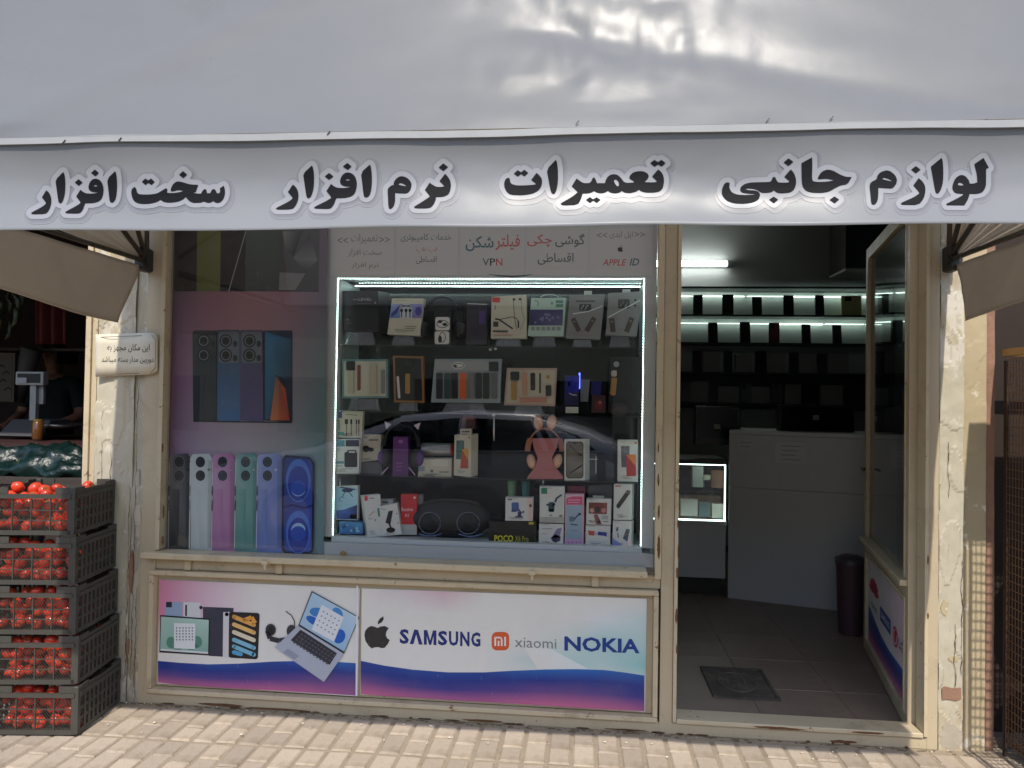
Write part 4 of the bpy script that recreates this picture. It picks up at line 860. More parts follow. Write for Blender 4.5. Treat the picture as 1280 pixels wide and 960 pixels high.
product('product_box', 'white and teal carton showing a black earbud case, below the cable carton', 'box', [(418, 549), (450, 549), (448.3, 592), (417.2, 592)], YF, .035, WB, p)
def p(P): P.ell(457.5, 561, 4.5, 4.2, INK); P.ell(463.5, 562, 4, 2.6, INK); P.line([(452, 547), (459, 547)], 1.6, GRY); P.line([(461, 550), (473, 550)], 2, S(120, 118, 112))
product('product_box', 'cream earbud carton behind the white and teal carton', 'box', [(450.5, 543), (476.5, 543.5), (475.5, 575), (448.5, 577.5)], YF + .045, .04, BEI, p)
bx('riser', M('grey_riser', S(96, 96, 96), .5), tag(thing('shelf_riser', 'low grey plinth under the cream earbud carton', 'plinth', (at(462, 590, YF + .05).x, YF + .05, SHZ[3])), None), at(449, 590, YF + .045).x, at(477, 590, YF + .045).x, YF + .046, YF + .09, SHZ[3] + .0005, at(462, 577, YF + .05).z)
hp, sx, c = headphone('purple headphones with pale cat ears on the purple stand', 501.5, 558, 22, 27, YF + .02, (8, 11, 14), black_pl, mcol('purple_shell', (84, 40, 120), .25), thick=1.6)
for tri in (((480.5, 526.5), (489, 530.5), (482.5, 536.5)), ((525.5, 528), (517, 531.5), (522.5, 537.5))):
    MB().prism([at(x, y, YF + .012) for x, y in tri], (0, .012, 0)).build('cat_ear', mcol('pale_ear', (200, 190, 204)), hp, bevel=.002)
def p(P): P.ell(501, 552, 3, 2.2, S(150, 100, 160), 12); lines(P, 495, 579, 503, 3, 4.5, S(140, 90, 150), 1.2)
st = product('headphone_stand', 'purple headphone stand box under the cat ear headphones', 'headphone stand', [(491.5, 546), (510, 546), (510, 595.5), (490.5, 595.5)], YF - .005, .04, mcol('purple_card', (88, 40, 104), .4), p)
for a, b in (((485, 584), (476.5, 593.5)), ((511, 584), (519, 594))): MB().bar(at(*a, YF - .01), at(*b, YF - .01), .006, .005).build('foot', mcol('lilac_plastic', (170, 140, 176), .3), st)
sil = mcol('silver_cylinder', (150, 152, 156), .3, .5)
a = at(527, 561, YF + .05); b = at(568, 562, YF + .05)
sp = thing('cylinder_speaker', 'silver cylinder speaker with a red end lying on a white carton', 'speaker', ((a.x + b.x) / 2, a.y, a.z - .028))
MB().lathe((a.x, a.y, a.z), [(.022, 0), (.0285, .004), (.0285, (b.x - a.x) * .9), (.027, (b.x - a.x) * .91)], 24, axis='x').build('body', sil, sp)
MB().lathe((b.x - (b.x - a.x) * .09, a.y, a.z), [(.0285, 0), (.0285, .008), (.022, .012)], 24, axis='x').build('end_cap', mcol('red_cap', (160, 36, 36), .35), sp)
def p(P): P.rect(523, 583, 531, 589, S(140, 150, 160)); P.rect(538, 587, 541.5, 590.5, S(110, 106, 96)); P.line([(549, 590), (561, 590)], 1.6, S(130, 126, 114)); P.rect(539, 575, 560, 583, S(206, 204, 192))
product('product_box', 'flat white carton under the silver cylinder speaker', 'box', [(524.5, 573), (564.8, 573), (564.3, 596), (522, 595.5)], YF + .02, .06, BEI, p)
def p(P):
    P.poly([(570.5, 550.5), (580, 550.5), (580, 574), (570, 574)], S(70, 104, 100)); P.layer(); P.poly([(577, 561.5), (585.5, 561), (585.2, 585.5), (575.4, 585.5)], S(176, 84, 60)); P.layer(); P.poly([(577, 561.5), (585.5, 561), (585.4, 575)], S(206, 156, 70)); P.ell(586.5, 547, 1.2, 1.4, S(120, 120, 120), 8); P.ell(572.5, 553, 1.2, 1.2, INK, 8)
product('phone_box', 'cream smartphone carton with a green and orange phone picture', 'box', [(568, 543.5), (589, 543.5), (588.5, 596.5), (567, 594.5)], YF, .045, BEI, p, (.025, .004))
def p(P): P.line([(577, 539.5), (587, 539.5)], 2, S(96, 94, 86))
product('small_box', 'tiny cream box lying on the cream smartphone carton', 'box', [(575.3, 536), (589.2, 536), (589.2, 543.2), (575.3, 543.2)], YF, .03, BEI, p)
def p(P): P.rect(579, 522, 592, 524.5, S(150, 96, 84))
product('product_box', 'dim brown carton standing behind the tiny cream box', 'box', [(578, 519), (594, 519), (593, 536), (577, 536)], YF + .07, .05, mcol('brown_card', (92, 60, 58)), p)
# rabbit headphones on a pinched pink stand
skin = mcol('peach_plastic', (214, 168, 140), .35); pink = mcol('pink_stand', (176, 108, 108), .45); pinkd = mcol('pink_band', (176, 118, 96), .4)
q = at(681, 600, YF)
sx = (at(682, 560, YF) - at(681, 560, YF)).x
st = thing('headphone_stand', 'pinched pink stand holding the rabbit ear headphones', 'headphone stand', (q.x, YF + .02, SHZ[3]))
out = [(665, 548), (698, 548), (696, 560), (690, 572), (692, 582), (703, 595), (704, 599), (658, 599), (660, 595), (670, 582), (672, 572), (667, 560)]
MB().prism([at(x, y, YF - .01) for x, y in out], (0, .03, 0)).build('body', pink, st, bevel=.003)
hp = thing('headphones', 'peach headphones with two upright rabbit ears and round cups', 'headphones', (q.x, YF + .02, SHZ[3] + .03))
mb = MB(); cx, cy_ = 681, 564
pts = [at(cx + 21.5 * math.cos(math.pi * k / 22), cy_ - 28.5 * math.sin(math.pi * k / 22), YF + .022) for k in range(23)]
for a, b in zip(pts[:-1], pts[1:]): mb.bar(a, b, .024, .0065)
mb.build('headband', pinkd, hp)
for px, py, rot in ((673, 527.8, -8), (689.5, 527.8, 10)):
    c = at(px, py, YF + .02); mb = MB(); mb.ball((0, 0, 0), 5.8 * sx, .010, 10 * sx, 16, 10); o = mb.build('rabbit_ear', skin, None, loc=(0, 0, 0)); o.parent = hp; o.location = c - hp.location; o.rotation_euler = (0, R(rot), 0)
for px, py, rot in ((664.5, 577, -16), (696.5, 576.5, 16)):
    c = at(px, py, YF + .012); mb = MB(); mb.ball((0, 0, 0), 6 * sx, .022, 9.5 * sx, 16, 10); o = mb.build('ear_cup', skin, None, loc=(0, 0, 0)); o.parent = hp; o.location = c - hp.location; o.rotation_euler = (0, R(rot), 0)
def p(P):
    P.rrect(707.5, 552, 729.3, 598, 4, S(40, 38, 34)); P.layer(); P.rrect(708.3, 553, 728.5, 597, 3.6, S(104, 94, 76)); P.layer(); P.gpoly([(709, 572), (728, 566), (728, 590), (709, 594)], [S(120, 112, 98), S(88, 78, 62), S(130, 126, 118), S(98, 94, 88)]); P.line([(711, 556), (727, 570)], 2, S(72, 64, 50)); P.line([(711, 592), (727, 582)], 1.6, S(176, 174, 166)); P.rrect(716, 552.6, 721, 554.8, 1, INK)
product('phone_box', 'white smartphone carton with a brown phone front beside the rabbit headphones', 'box', [(705.3, 549), (729.5 + 1.5, 549), (731, 600.7), (705.3, 600.7)], YF, .05, WB, p, (.022, 0))
for label, qq, mt_ in (('clear glass block beside the white smartphone carton', [(735, 566), (746, 566), (746, 600), (735, 600)], SHELF_GLASS), ('low clear glass block next to the red phone carton', [(757, 575), (768, 580), (768, 600), (757, 600)], SHELF_GLASS)):
    product('glass_block', label, 'glass block', qq, YF + .04, .03, mt_)
mb = MB()
for a, b in (((745, 570), (745, 592)), ((737, 574), (747, 574))): mb.bar(at(*a, YF + .03), at(*b, YF + .03), .003, .003)
tag(mb.build('charging_cable', mcol('white_cable', (206, 206, 204))), 'white cable end standing in front of the clear glass block', 'cable')
def p(P):
    P.poly([(776, 557.5), (787, 557.5), (786.5, 584), (777, 584)], S(84, 92, 92)); P.ell(778.6, 559.8, 1.3, 1.4, INK, 8); P.ell(778.6, 564, 1.3, 1.4, INK, 8); P.layer(); P.poly([(782.5, 568.5), (794.7, 568), (795, 595.3), (783.3, 595.3)], S(178, 52, 46)); P.layer(); P.poly([(782.5, 568.5), (794.7, 568), (794.5, 583)], S(226, 130, 60)); P.ell(794.5, 553.5, 1.7, 1.3, S(220, 90, 70), 8)
product('phone_box', 'white smartphone carton with an orange and red phone at the lit end', 'box', [(772.3, 549.7), (797.3, 550), (797.5, 602.3), (772, 602)], YF, .045, WB, p)
# -- bottom ledge
YL = CY + .045
def p(P):
    P.gpoly([(420.5, 609), (446.5, 609), (446, 650), (420.5, 649)], [S(150, 190, 206), S(170, 206, 216), S(150, 186, 206), S(140, 180, 206)]); P.layer(); P.gpoly([(420.5, 638), (430, 637), (446.5, 631), (446, 649), (420.5, 649)], [S(60, 90, 160), S(70, 100, 170), S(50, 60, 120), S(40, 50, 110), S(44, 60, 130)])
    P.ell(434, 613, 7, 2.4, S(40, 50, 90)); P.line([(425, 609), (444, 612)], 1.6, S(50, 60, 100)); P.line([(431, 615), (428, 621)], 1, INK); P.line([(436, 615), (441, 621)], 1, INK); P.ring(427.5, 624, 4, 3, .8, S(80, 110, 140), 12, 90, 330); P.rect(438, 643, 446, 648.5, S(196, 190, 170))
product('product_box', 'blue drone picture carton standing at the lit corner of the ledge', 'box', [(419.8, 607.8), (447.6, 607), (447, 650.5), (419.8, 649.8)], YL + .01, .03, WB, p)
def p(P):
    P.gpoly([(425, 654), (452.5, 655), (453, 667), (425, 667)], [S(60, 110, 160), S(90, 150, 190), S(70, 120, 170), S(60, 110, 170)]); P.layer()
    for k in range(9): P.ell(428 + rnd.random() * 22, 656 + rnd.random() * 9, 2.2, 1.6, (S(150, 190, 216), S(40, 80, 130))[k % 2], 8)
product('product_box', 'flat blue patterned carton under the drone picture carton', 'box', [(424, 651.5), (453, 653), (453.2, 667.5), (424, 667.3)], YL, .05, mcol('blue_carton', (80, 130, 170)), p)
product('glass_block', 'pale green glass block at the lit corner of the ledge', 'glass block', [(412, 648), (420, 648), (421, 668), (411, 668)], YL + .02, .03, mcol('mint_block', (150, 196, 180), .2))
def p(P): P.rect(455.5, 620, 459.5, 626, S(200, 60, 66)); P.line([(463, 623), (468, 623)], 1, GRY); P.line([(461, 645), (468, 639)], 1.2, S(190, 140, 140)); P.ell(469, 650, 1, 1.4, GRY, 8); P.line([(460, 648.5), (466, 648.5)], .8, GRY)
product('product_box', 'leaning white carton with a red corner mark on the ledge', 'box', [(453.5, 620), (475.5, 618), (477, 670), (459.8, 671)], YL, .03, WB, p, (-.022, 0))
product('product_box', 'white carton mostly hidden behind the lamp picture carton', 'box', [(474, 624.5), (491.3, 624.3), (493, 660), (476, 660)], YL + .055, .04, WB, lambda P: P.line([(478, 628), (485, 628)], 2, S(90, 92, 90)))
def p(P):
    P.poly([(471.5, 635.5), (474, 635), (475.3, 645.5), (473, 646)], S(60, 130, 100)); P.poly([(485.5, 639), (491.3, 638), (488, 655.5), (481.8, 653.5)], INK); P.ell(488.5, 662.5, 5.6, 3.4, INK); P.line([(486, 654), (489, 660)], 2, INK); P.ell(496, 642, .9, 1, GRY, 8); P.ell(497.5, 654, .9, 1, GRY, 8); P.line([(478, 637), (482, 636.6)], .9, GRY)
product('product_box', 'tilted white carton showing a black desk lamp', 'box', [(470.6, 633.5), (496, 628.8), (502.3, 668), (477.2, 670.5)], YL - .005, .035, WB, p)
def p(P):
    P.text('Redmi', (502, 634.5, 516, 639), S(230, 196, 196), .01); P.text('A3', (506, 642, 511, 646), S(230, 196, 196), .01); P.ell(518.2, 622, 1.4, 1.4, S(240, 220, 220), 8); P.rect(500.6, 655.5, 521, 668.5, S(176, 178, 176))
product('phone_box', 'red smartphone carton with white lettering beside the big speaker', 'box', [(501, 617.8), (521, 617.8), (521, 668.5), (500.7, 668)], YL + .02, .04, mcol('red_carton', (190, 34, 40), .4), p)
product('product_box', 'grey carton behind the red smartphone carton', 'box', [(521.5, 618.5), (528, 618.5), (528, 660), (521.5, 660)], YL + .05, .04, GB)
# big portable speaker
c = at(563, 648, YL + .05); sx = (at(564, 648, YL + .05) - at(563, 648, YL + .05)).x
bs = thing('party_speaker', 'large black oval portable speaker with blue rimmed cones', 'speaker', (c.x, c.y, zB))
mesh_m = M('speaker_mesh', S(28, 29, 32), .6, var=.15, scale=300, bump=.3, bscale=500)
mb = MB(); mb.ball((c.x, c.y, c.z), 51.5 * sx, .062, 24.5 * sx, 36, 18); o = mb.build('body', mesh_m, bs)
rim = mcol('speaker_rim', (96, 104, 124), .25, .3)
for sg, px in ((-1, 537), (1, 585)):
    q = at(px, 654, YL - .012); m_ = MB()
    m_.tube([(q.x + 13.5 * sx * math.cos(2 * math.pi * k / 28), q.y + .004 * sg * math.cos(2 * math.pi * k / 28) + (.006 if 0 < k < 14 else 0), q.z + 13 * sx * math.sin(2 * math.pi * k / 28)) for k in range(29)], .0028, 6); m_.build('cone_rim', rim, bs)
    MB().lathe((q.x, q.y + .004, q.z), [(12.5 * sx, .012), (10 * sx, .004), (5 * sx, .0), (4.6 * sx, -.003), (.001, -.006)], 24, axis='y').build('cone', mesh_m, bs)
MB().tube([at(563 + 36 * math.cos(math.pi * k / 12), 632 - 7.5 * math.sin(math.pi * k / 12), YL + .03) for k in range(13)], .006, 8).build('handle', black_pl, bs)
blu_r = mcol('blue_rim', (120, 140, 190), .2, .4)
for x0, x1 in ((524, 552), (573, 603)):
    MB().tube([at(x0 + (x1 - x0) * k / 8, 667 + 3.0 * math.sin(math.pi * k / 8) + (0 if x0 < 560 else .5), YL - .012 + .004 * abs(k - 4) / 4) for k in range(9)], .0022, 6).build('light_rim', blu_r, bs)
def p(P):
    YE = S(214, 206, 60); P.text('POCO', (618, 669, 641.5, 677), YE, .02); P.text('X6 Pro', (643.8, 670, 660.5, 677), S(176, 170, 70), .0); P.rect(661, 652.3, 667, 655.5, S(190, 170, 60))
product('phone_box', 'black smartphone carton with yellow lettering lying on the ledge', 'box', [(611, 652), (670.2, 652), (671, 679.6), (611, 677)], YL - .008, .07, BB, p)
def p(P):
    P.rrect(639.5, 628, 648.5, 639.5, 1.6, S(66, 92, 150)); P.poly([(640, 635), (646, 637), (645, 640), (639, 640)], S(80, 100, 160)); P.line([(646, 634), (652, 642)], 2, S(46, 54, 90)); P.ell(654, 640, 1.6, 1.4, S(50, 60, 90), 8); P.rect(647, 640, 651.5, 646, S(50, 54, 90)); P.poly([(644.5, 645), (653, 645), (654, 647), (643.5, 647)], S(40, 40, 66)); P.gpoly([(658, 622.2), (666, 622.5), (665.4, 650), (657.5, 650)], [S(210, 200, 190), S(214, 180, 170), S(214, 180, 170), S(210, 204, 196)]); P.ell(663.2, 632, 1.8, 2, S(150, 60, 60), 10); P.line([(634.5, 624.5), (640, 624.5)], 1.6, S(110, 106, 100))
product('product_box', 'white carton with a blue phone holder lying on the black smartphone carton', 'box', [(632, 621.7), (666.5, 622.4), (665.8, 651.3), (631.5, 650.8)], YL - .008, .05, WB, p)
for label, q_, c_ in (('green glass tumbler behind the phone holder carton', (640, 601.5, 20), (110, 150, 110)), ('teal glass tumbler behind the phone holder carton', (657.5, 602, 20), (70, 120, 118))):
    a = at(q_[0], q_[1], YL + .1); b = at(q_[0], q_[1] + q_[2], YL + .1)
    MB().lathe((a.x, a.y, b.z), [(.016, 0), (.021, a.z - b.z), (.019, a.z - b.z), (.014, .004)], 18).build('x', mcol('tumbler_%d' % c_[0], c_, .15)); o = bpy.context.scene.objects['x']; o.name = 'glass_tumbler'; tag(o, label, 'tumbler')
bx('shelf', SHELF_GLASS, tag(thing('small_shelf', 'narrow clear shelf holding two coloured tumblers', 'shelf', at(650, 622, YL + .1)), None), at(632, 622, YL + .09).x, at(672, 622, YL + .09).x, YL + .07, YL + .135, at(650, 623, YL + .1).z - .006, at(650, 623, YL + .1).z - .0015)
def p(P):
    P.rect(676.5, 609.8, 684, 617.3, S(34, 128, 90)); P.line([(694, 628), (695.5, 623), (702, 618.5)], 2.4, S(60, 84, 90)); P.rrect(685.5, 627.5, 693, 640, 2, S(66, 92, 104)); P.ell(684.5, 631, 1.8, 1.4, INK, 8); P.line([(690, 632), (694, 630)], 3, S(70, 96, 108)); P.rect(686.5, 636, 692, 639.5, INK); P.ell(688.5, 644, 2, 1, GRY, 8); P.rect(699, 643.5, 703, 646.5, S(120, 122, 118)); P.rect(675, 646, 705, 652.8, S(172, 172, 164))
product('product_box', 'white carton with a green square and a dashboard holder picture', 'box', [(674.6, 607.8), (706, 608.2), (705, 653.6), (674.4, 653)], YL - .004, .04, WB, p)
def p(P): P.poly([(696, 661), (702.5, 659.5), (699, 672), (689, 673)], S(130, 126, 160)); P.poly([(688.5, 672), (694, 668), (701, 671), (700, 676), (694, 678.5), (690, 676)], S(70, 60, 90)); P.line([(677, 661), (690, 661)], .9, GRY); P.line([(677, 667), (683, 667)], .7, GRY)
product('product_box', 'white carton with a phone on a folding holder, lowest left of the pink carton', 'box', [(673.8, 654.6), (704.6, 655.2), (704.2, 681.8), (673.4, 681)], YL - .004, .04, WB, p)
def p(P):
    P.grad([(706.8, 618.3), (729.8, 618.3), (729, 681.5), (706.3, 681)], [[S(216, 190, 196)] * 3, [S(208, 150, 172)] * 3, [S(206, 150, 176)] * 3, [S(190, 150, 186)] * 3]); P.layer()
    P.poly([(708, 623), (716, 620.5), (728, 620.5), (728, 631), (708, 631)], S(214, 92, 130)); P.gpoly([(708, 631.5), (728, 631.5), (727.3, 674), (707.5, 674)], [S(150, 172, 190)] * 2 + [S(136, 160, 178)] * 2); P.layer()
    P.rrect(711.5, 645.5, 718, 652, 1.2, S(80, 110, 130)); P.line([(717, 650), (722, 644.5), (725, 642.5)], 1.8, S(40, 56, 80)); P.ell(724.5, 642.5, 2, 1.6, INK, 8); P.line([(713, 655), (722, 656.5)], 1.6, S(50, 70, 96)); P.line([(714, 663), (722, 664)], 1, S(90, 120, 150))
    for k in range(4): P.ell(710.5 + 5 * k, 678, 1.2, 1, S(110, 90, 160), 8)
    lines(P, 710, 625, 726, 2, 3, S(236, 190, 206), .9)
product('product_box', 'tall pink and blue carton standing on the ledge', 'box', [(706.4, 617), (730.3, 617.3), (729.6, 682.3), (706, 681.4)], YL - .006, .04, mcol('pink_card', (206, 160, 180), .4), p)
product('product_box', 'dark crimson carton peeking over the tall pink carton', 'box', [(709.5, 607.5), (731.5, 608), (731, 640), (709, 640)], YL + .04, .03, mcol('crimson_card', (120, 30, 52), .4))
def p(P):
    P.gpoly([(736, 628), (759, 628.5), (758.5, 642.8), (736, 642)], [S(120, 70, 60), S(130, 60, 56), S(140, 80, 76), S(110, 66, 60)]); P.layer(); P.ell(747, 637, 3.6, 4, S(70, 66, 64), 12); P.ell(740, 638, 3, 3, S(190, 150, 140), 10); P.ell(754.5, 638, 3, 3, S(190, 130, 130), 10); P.poly([(742, 643.5), (746.5, 642.5), (752.5, 655.5), (745, 655.5)], S(136, 92, 86)); P.ell(748.5, 652.5, 2.6, 2, S(60, 50, 50), 10); P.rect(752, 644.5, 760, 649, S(176, 176, 172)); P.line([(736, 651), (740, 651)], 1.4, S(150, 130, 120)); P.line([(754, 652), (760, 652)], 1.2, GRY)
r_ = product('product_box', 'white carton with a brown wristwatch picture and a hanging tab', 'box', [(733.3, 623.2), (764.4, 623.8), (763.6, 656.2), (732.6, 655.6)], YL, .035, WB, p)
mb = MB(); pairbox(mb, 741, 619.5, 755, 623.4, YL + .001, .002); mb.build('hanging_tab', mcol('tab_grey', (150, 152, 150)), r_)
product('product_box', 'dark clear case standing behind the wristwatch carton', 'box', [(735, 607), (765, 606), (765, 630), (734, 630)], YL + .05, .04, mcol('dark_case', (62, 64, 64), .2))
def p(P): P.poly([(735, 663), (743.5, 664), (743, 669.5), (736, 669)], S(186, 70, 66)); P.poly([(747.5, 664.5), (758.5, 665.5), (758.5, 671), (755, 669.8), (747, 669)], S(60, 62, 140)); P.ell(745, 667, 1.6, 1.6, S(150, 170, 190), 8); P.line([(736, 677), (757, 678)], 1, S(170, 190, 190))
product('product_box', 'white carton with red and blue cables, lowest right of the pink carton', 'box', [(732.2, 656.6), (763.3, 657.2), (762.7, 683.6), (731.7, 682.8)], YL, .035, WB, p)
def p(P): P.line([(785, 615.5), (772.5, 633)], 5.4, S(58, 52, 48)); P.ell(785.5, 615, 2.6, 2.6, S(58, 52, 48), 10); P.ell(773, 633, 2.6, 2.4, S(58, 52, 48), 10); P.rect(769, 606.8, 775.5, 608.6, S(206, 100, 90)); P.line([(774, 645.5), (784, 645.5)], .8, S(150, 150, 146)); P.layer(); P.ring(784.5, 614.5, 2.4, 2.2, .7, S(160, 156, 150), 10)
product('product_box', 'white carton showing a dark power stick, upper one at the ledge end', 'box', [(767.3, 605), (790, 605.3), (789.3, 650.2), (766.7, 649.5)], YL - .006, .04, WB, p, (.012, 0))
def p(P):
    P.poly([(783, 661), (787.5, 662), (784, 677), (778.5, 673)], S(86, 92, 110)); P.ell(783, 669, 1.4, 1.6, S(206, 120, 90), 8); P.line([(772, 659), (771, 664)], 2.6, S(90, 100, 116)); P.line([(772, 666), (773, 672)], 1.2, INK); P.gpoly([(765.5, 672), (774, 678), (778, 683), (765.3, 682.4)], [S(150, 156, 206), S(150, 150, 200), S(120, 130, 190), S(96, 100, 170)]); P.gpoly([(785, 675), (788.5, 676), (788.5, 683.5), (783, 683.5)], [S(226, 190, 200)] * 4)
product('product_box', 'white carton with a wireless charger picture, lower one at the ledge end', 'box', [(766.2, 650.8), (789.4, 651.5), (789, 684.2), (765.2, 683.6)], YL - .006, .04, WB, p, (.012, 0))
mb = MB(); c = at(429, 692, 0.05); mb.ball((c.x, .05, c.z), .014, .008, .012, 12, 8)
tag(mb.build('adhesive_blob', mcol('amber_glue', (150, 116, 50), .4)), 'small amber glue blob on the cabinet base panel', 'glue blob')

# =================================================================== DOOR LEAF, open inwards
A0 = Vector((1.352, 0.085, 0.03)); B0 = Vector((1.567, 1.155, 0.03))
du = (B0 - A0).normalized(); LW = (B0 - A0).length; dn = Vector((-du.y, du.x, 0))      # towards the doorway
dl = thing('door_leaf', 'open cream steel door with glass above a printed lower panel', 'door', A0)
DH = 2.19
def dbox(name, u0_, u1_, z0, z1, t0, t1, mat=steel):
    p = lambda u, z, t: A0 + du * u + dn * t + Vector((0, 0, z))
    mb = MB(); mb.hexa([p(u0_, z1, t1), p(u1_, z1, t1), p(u1_, z0, t1), p(u0_, z0, t1), p(u0_, z1, t0), p(u1_, z1, t0), p(u1_, z0, t0), p(u0_, z0, t0)]); return mb.build(name, mat, dl, bevel=.002)
dbox('stile', 0, .055, 0, DH, -.018, .018); dbox('stile', LW - .055, LW, 0, DH, -.018, .018)
dbox('top_rail', .056, LW - .056, DH - .06, DH, -.017, .017)
dbox('middle_rail', .056, LW - .056, .535, .585, -.017, .017); dbox('ledge', .02, LW - .01, .586, .61, -.02, .045, steel_worn)
dbox('bottom_rail', .056, LW - .056, 0, .05, -.017, .017)
dbox('glazing_bead', .056, .075, .611, DH - .061, .002, .022, steel_worn); dbox('glazing_bead', LW - .075, LW - .056, .611, DH - .061, .002, .022, steel_worn)
dbox('glass_pane', .076, LW - .076, .612, DH - .062, -.003, .002, glass_mat('door_glass', .06, (.9, .94, .93)))
dbox('panel_bead', .056, .075, .051, .534, .004, .022, steel_worn); dbox('panel_bead', LW - .075, LW - .056, .051, .534, .004, .022, steel_worn); dbox('panel_bead', .076, LW - .076, .514, .534, .004, .022, steel_worn); dbox('panel_bead', .076, LW - .076, .051, .07, .004, .022, steel_worn)
dbox('lower_panel', .076, LW - .076, .071, .513, -.006, .004, M('white_sign_board', S(215, 215, 218), .4))
hb = MB()
for u_, z_ in ((LW - .09, 1.14), (LW - .09, 1.17)): pass
hb.bar(A0 + du * (LW - .03) + dn * .035 + Vector((0, 0, .98)), A0 + du * (LW - .12) + dn * .04 + Vector((0, 0, .98)), .012, .012); hb.bar(A0 + du * (LW - .03) + dn * .015 + Vector((0, 0, .98)), A0 + du * (LW - .03) + dn * .042 + Vector((0, 0, .98)), .012, .012); hb.build('handle', dark_metal, dl)
def dfn(x, y, l): return A0 + du * (LW - .078 - x * (LW - .156)) + dn * (.0045 + .0005 * l) + Vector((0, 0, .073 + (1 - y) * .438))
P = Print(fn=dfn); P.grad([(0, 0), (1, 0), (1, 1), (0, 1)], [[WHT, S(224, 216, 222), S(224, 190, 210)], [WHT, WHT, S(220, 190, 210)], [WHT, WHT, WHT]]); P.layer()
xs = [0, .2, .4, .6, .8, 1]; waves(P, xs, [.58, .66, .72, .74, .72, .70], [1] * 6, [BLU] * 6, [DBL] * 6, [mixc(LIL, DBL, .5)] * 6, [PNK] * 6); P.layer()
for k in range(8):
    a = R(180 + 22.5 * (k + .5)); P.ell(.17 + .075 * math.cos(a), .36 + .10 * math.sin(a), .034, .075, S(206, 52, 66), 12, rot=math.degrees(a) + 90)
P.text('HUAWEI', (.08, .50, .27, .55), S(90, 80, 90), .01)
P.rect(.36, .40, .64, .56, S(48, 76, 150)); P.layer(); P.text('SAMSUNG', (.39, .445, .61, .515), S(220, 224, 236), .02); P.layer(-1)
P.ell(.75, .50, .06, .105, S(200, 50, 72), 20); P.layer(); P.ring(.75, .50, .043, .078, .014, S(236, 214, 220), 16, -30, 270); P.layer(-1)
P.text('LG', (.83, .455, .93, .555), S(110, 60, 76), .02)
P.build('printed_face', dl, PRINT_VINYL)

# =================================================================== SHOP INTERIOR
# counter
ca, cb = Vector((1.0, 2.11, 0.021)), Vector((1.74, 1.87, 0.021)); cdv = (cb - ca).normalized(); cn = Vector((-cdv.y, cdv.x, 0)); CL = (cb - ca).length + .25
ct = thing('counter', 'tall plain white counter facing the open door', 'counter', ca)
def cbx(name, mat, u0_, u1_, t0, t1, z0, z1, bev=.004):
    p = lambda u, t, z: ca + cdv * u + cn * t + Vector((0, 0, z)); mb = MB()
    mb.hexa([p(u0_, t0, z1), p(u1_, t0, z1), p(u1_, t0, z0), p(u0_, t0, z0), p(u0_, t1, z1), p(u1_, t1, z1), p(u1_, t1, z0), p(u0_, t1, z0)]); return mb.build(name, mat, ct, bevel=bev)
cbx('front_panel', white_board, 0, CL, 0, .02, 0.0, .7605, .004); cbx('upper_panel', white_board, 0, CL, -.001, .02, .7615, 1.12, .003); cbx('end_panel', white_board, 0, .02, .021, .5, 0, 1.12); cbx('worktop', white_board, 0.0, CL, -.0015, .52, 1.1205, 1.15)
cn_paper = thing('paper_notice', 'crumpled white notice taped to the counter front', 'notice', ca + cdv * .35 + Vector((0, 0, .93)))
def cfn(x, y, l): return ca + cdv * x - cn * (.0055 + .0005 * l) + Vector((0, 0, y))
P = Print(fn=cfn); P.rect(.30, 1.08, .50, .94, S(226, 226, 224)); P.layer()
for k in range(4): P.fa('لطفا نسیه نفرمایید'.replace('فا', 'فا'), (.335, 1.065 - k * .032, .47, 1.045 - k * .032), S(120, 120, 124)) if False else P.line([(.335 + .01 * (k % 2), 1.055 - k * .03), (.46 - .015 * (k % 3), 1.055 - k * .03)], .004, S(140, 140, 144))
P.build('sheet', cn_paper, PRINT_MATT)
cn_p2 = thing('paper_notice', 'faint small notice near the counter end by the showcase', 'notice', ca + cdv * .12 + Vector((0, 0, .98)))
P = Print(fn=cfn); P.rect(.06, 1.09, .17, 1.0, S(214, 214, 212)); P.layer(); P.line([(.075, 1.07), (.155, 1.07)], .004, GRY); P.line([(.075, 1.04), (.14, 1.04)], .004, GRY); P.build('sheet', cn_p2, PRINT_MATT)
# showcase left of the counter
sx0, sx1 = 0.45, at(908, 600, 2.16).x
sh = thing('counter_showcase', 'small lit glass showcase on a white cupboard beside the counter', 'showcase', ((sx0 + sx1) / 2, 2.4, .02))
zt, zb = at(880, 580, 2.16).z, at(880, 651, 2.16).z
bx('cupboard', white_board, sh, sx0, sx1, 2.16, 2.66, 0.14, zb - .03, bevel=.004); bx('plinth', dark_metal, sh, sx0 + .02, sx1 - .02, 2.2, 2.6, 0.021, .139)
bx('base_board', cabm, sh, sx0, sx1 + .004, 2.15, 2.66, zb - .029, zb); bx('top_board', dark_metal, sh, sx0, sx1 + .004, 2.15, 2.66, zt, zt + .03); bx('back_panel', dark_gl, sh, sx0, sx1, 2.62, 2.66, zb + .001, zt - .001)
bx('glass_front', glass_mat('showcase_glass', .05), sh, sx0, sx1 - .001, 2.156, 2.16, zb + .001, zt - .001)
bx('glass_shelf', SHELF_GLASS, sh, sx0, sx1 - .02, 2.18, 2.6, (zt + zb) / 2, (zt + zb) / 2 + .006)
led2 = M('white_led_soft', (.8, .9, .88), .4, var=0, emit=(LEDW, 3.0))
mb = MB(); mb.box(sx1 - .012, sx1 - .004, 2.164, 2.17, zb + .002, zt - .002); mb.box(sx0, sx1 - .013, 2.164, 2.17, zb + .001, zb + .008); mb.box(sx0, sx1 - .013, 2.164, 2.17, zt - .008, zt - .001); mb.build('light_strip', led2, sh)
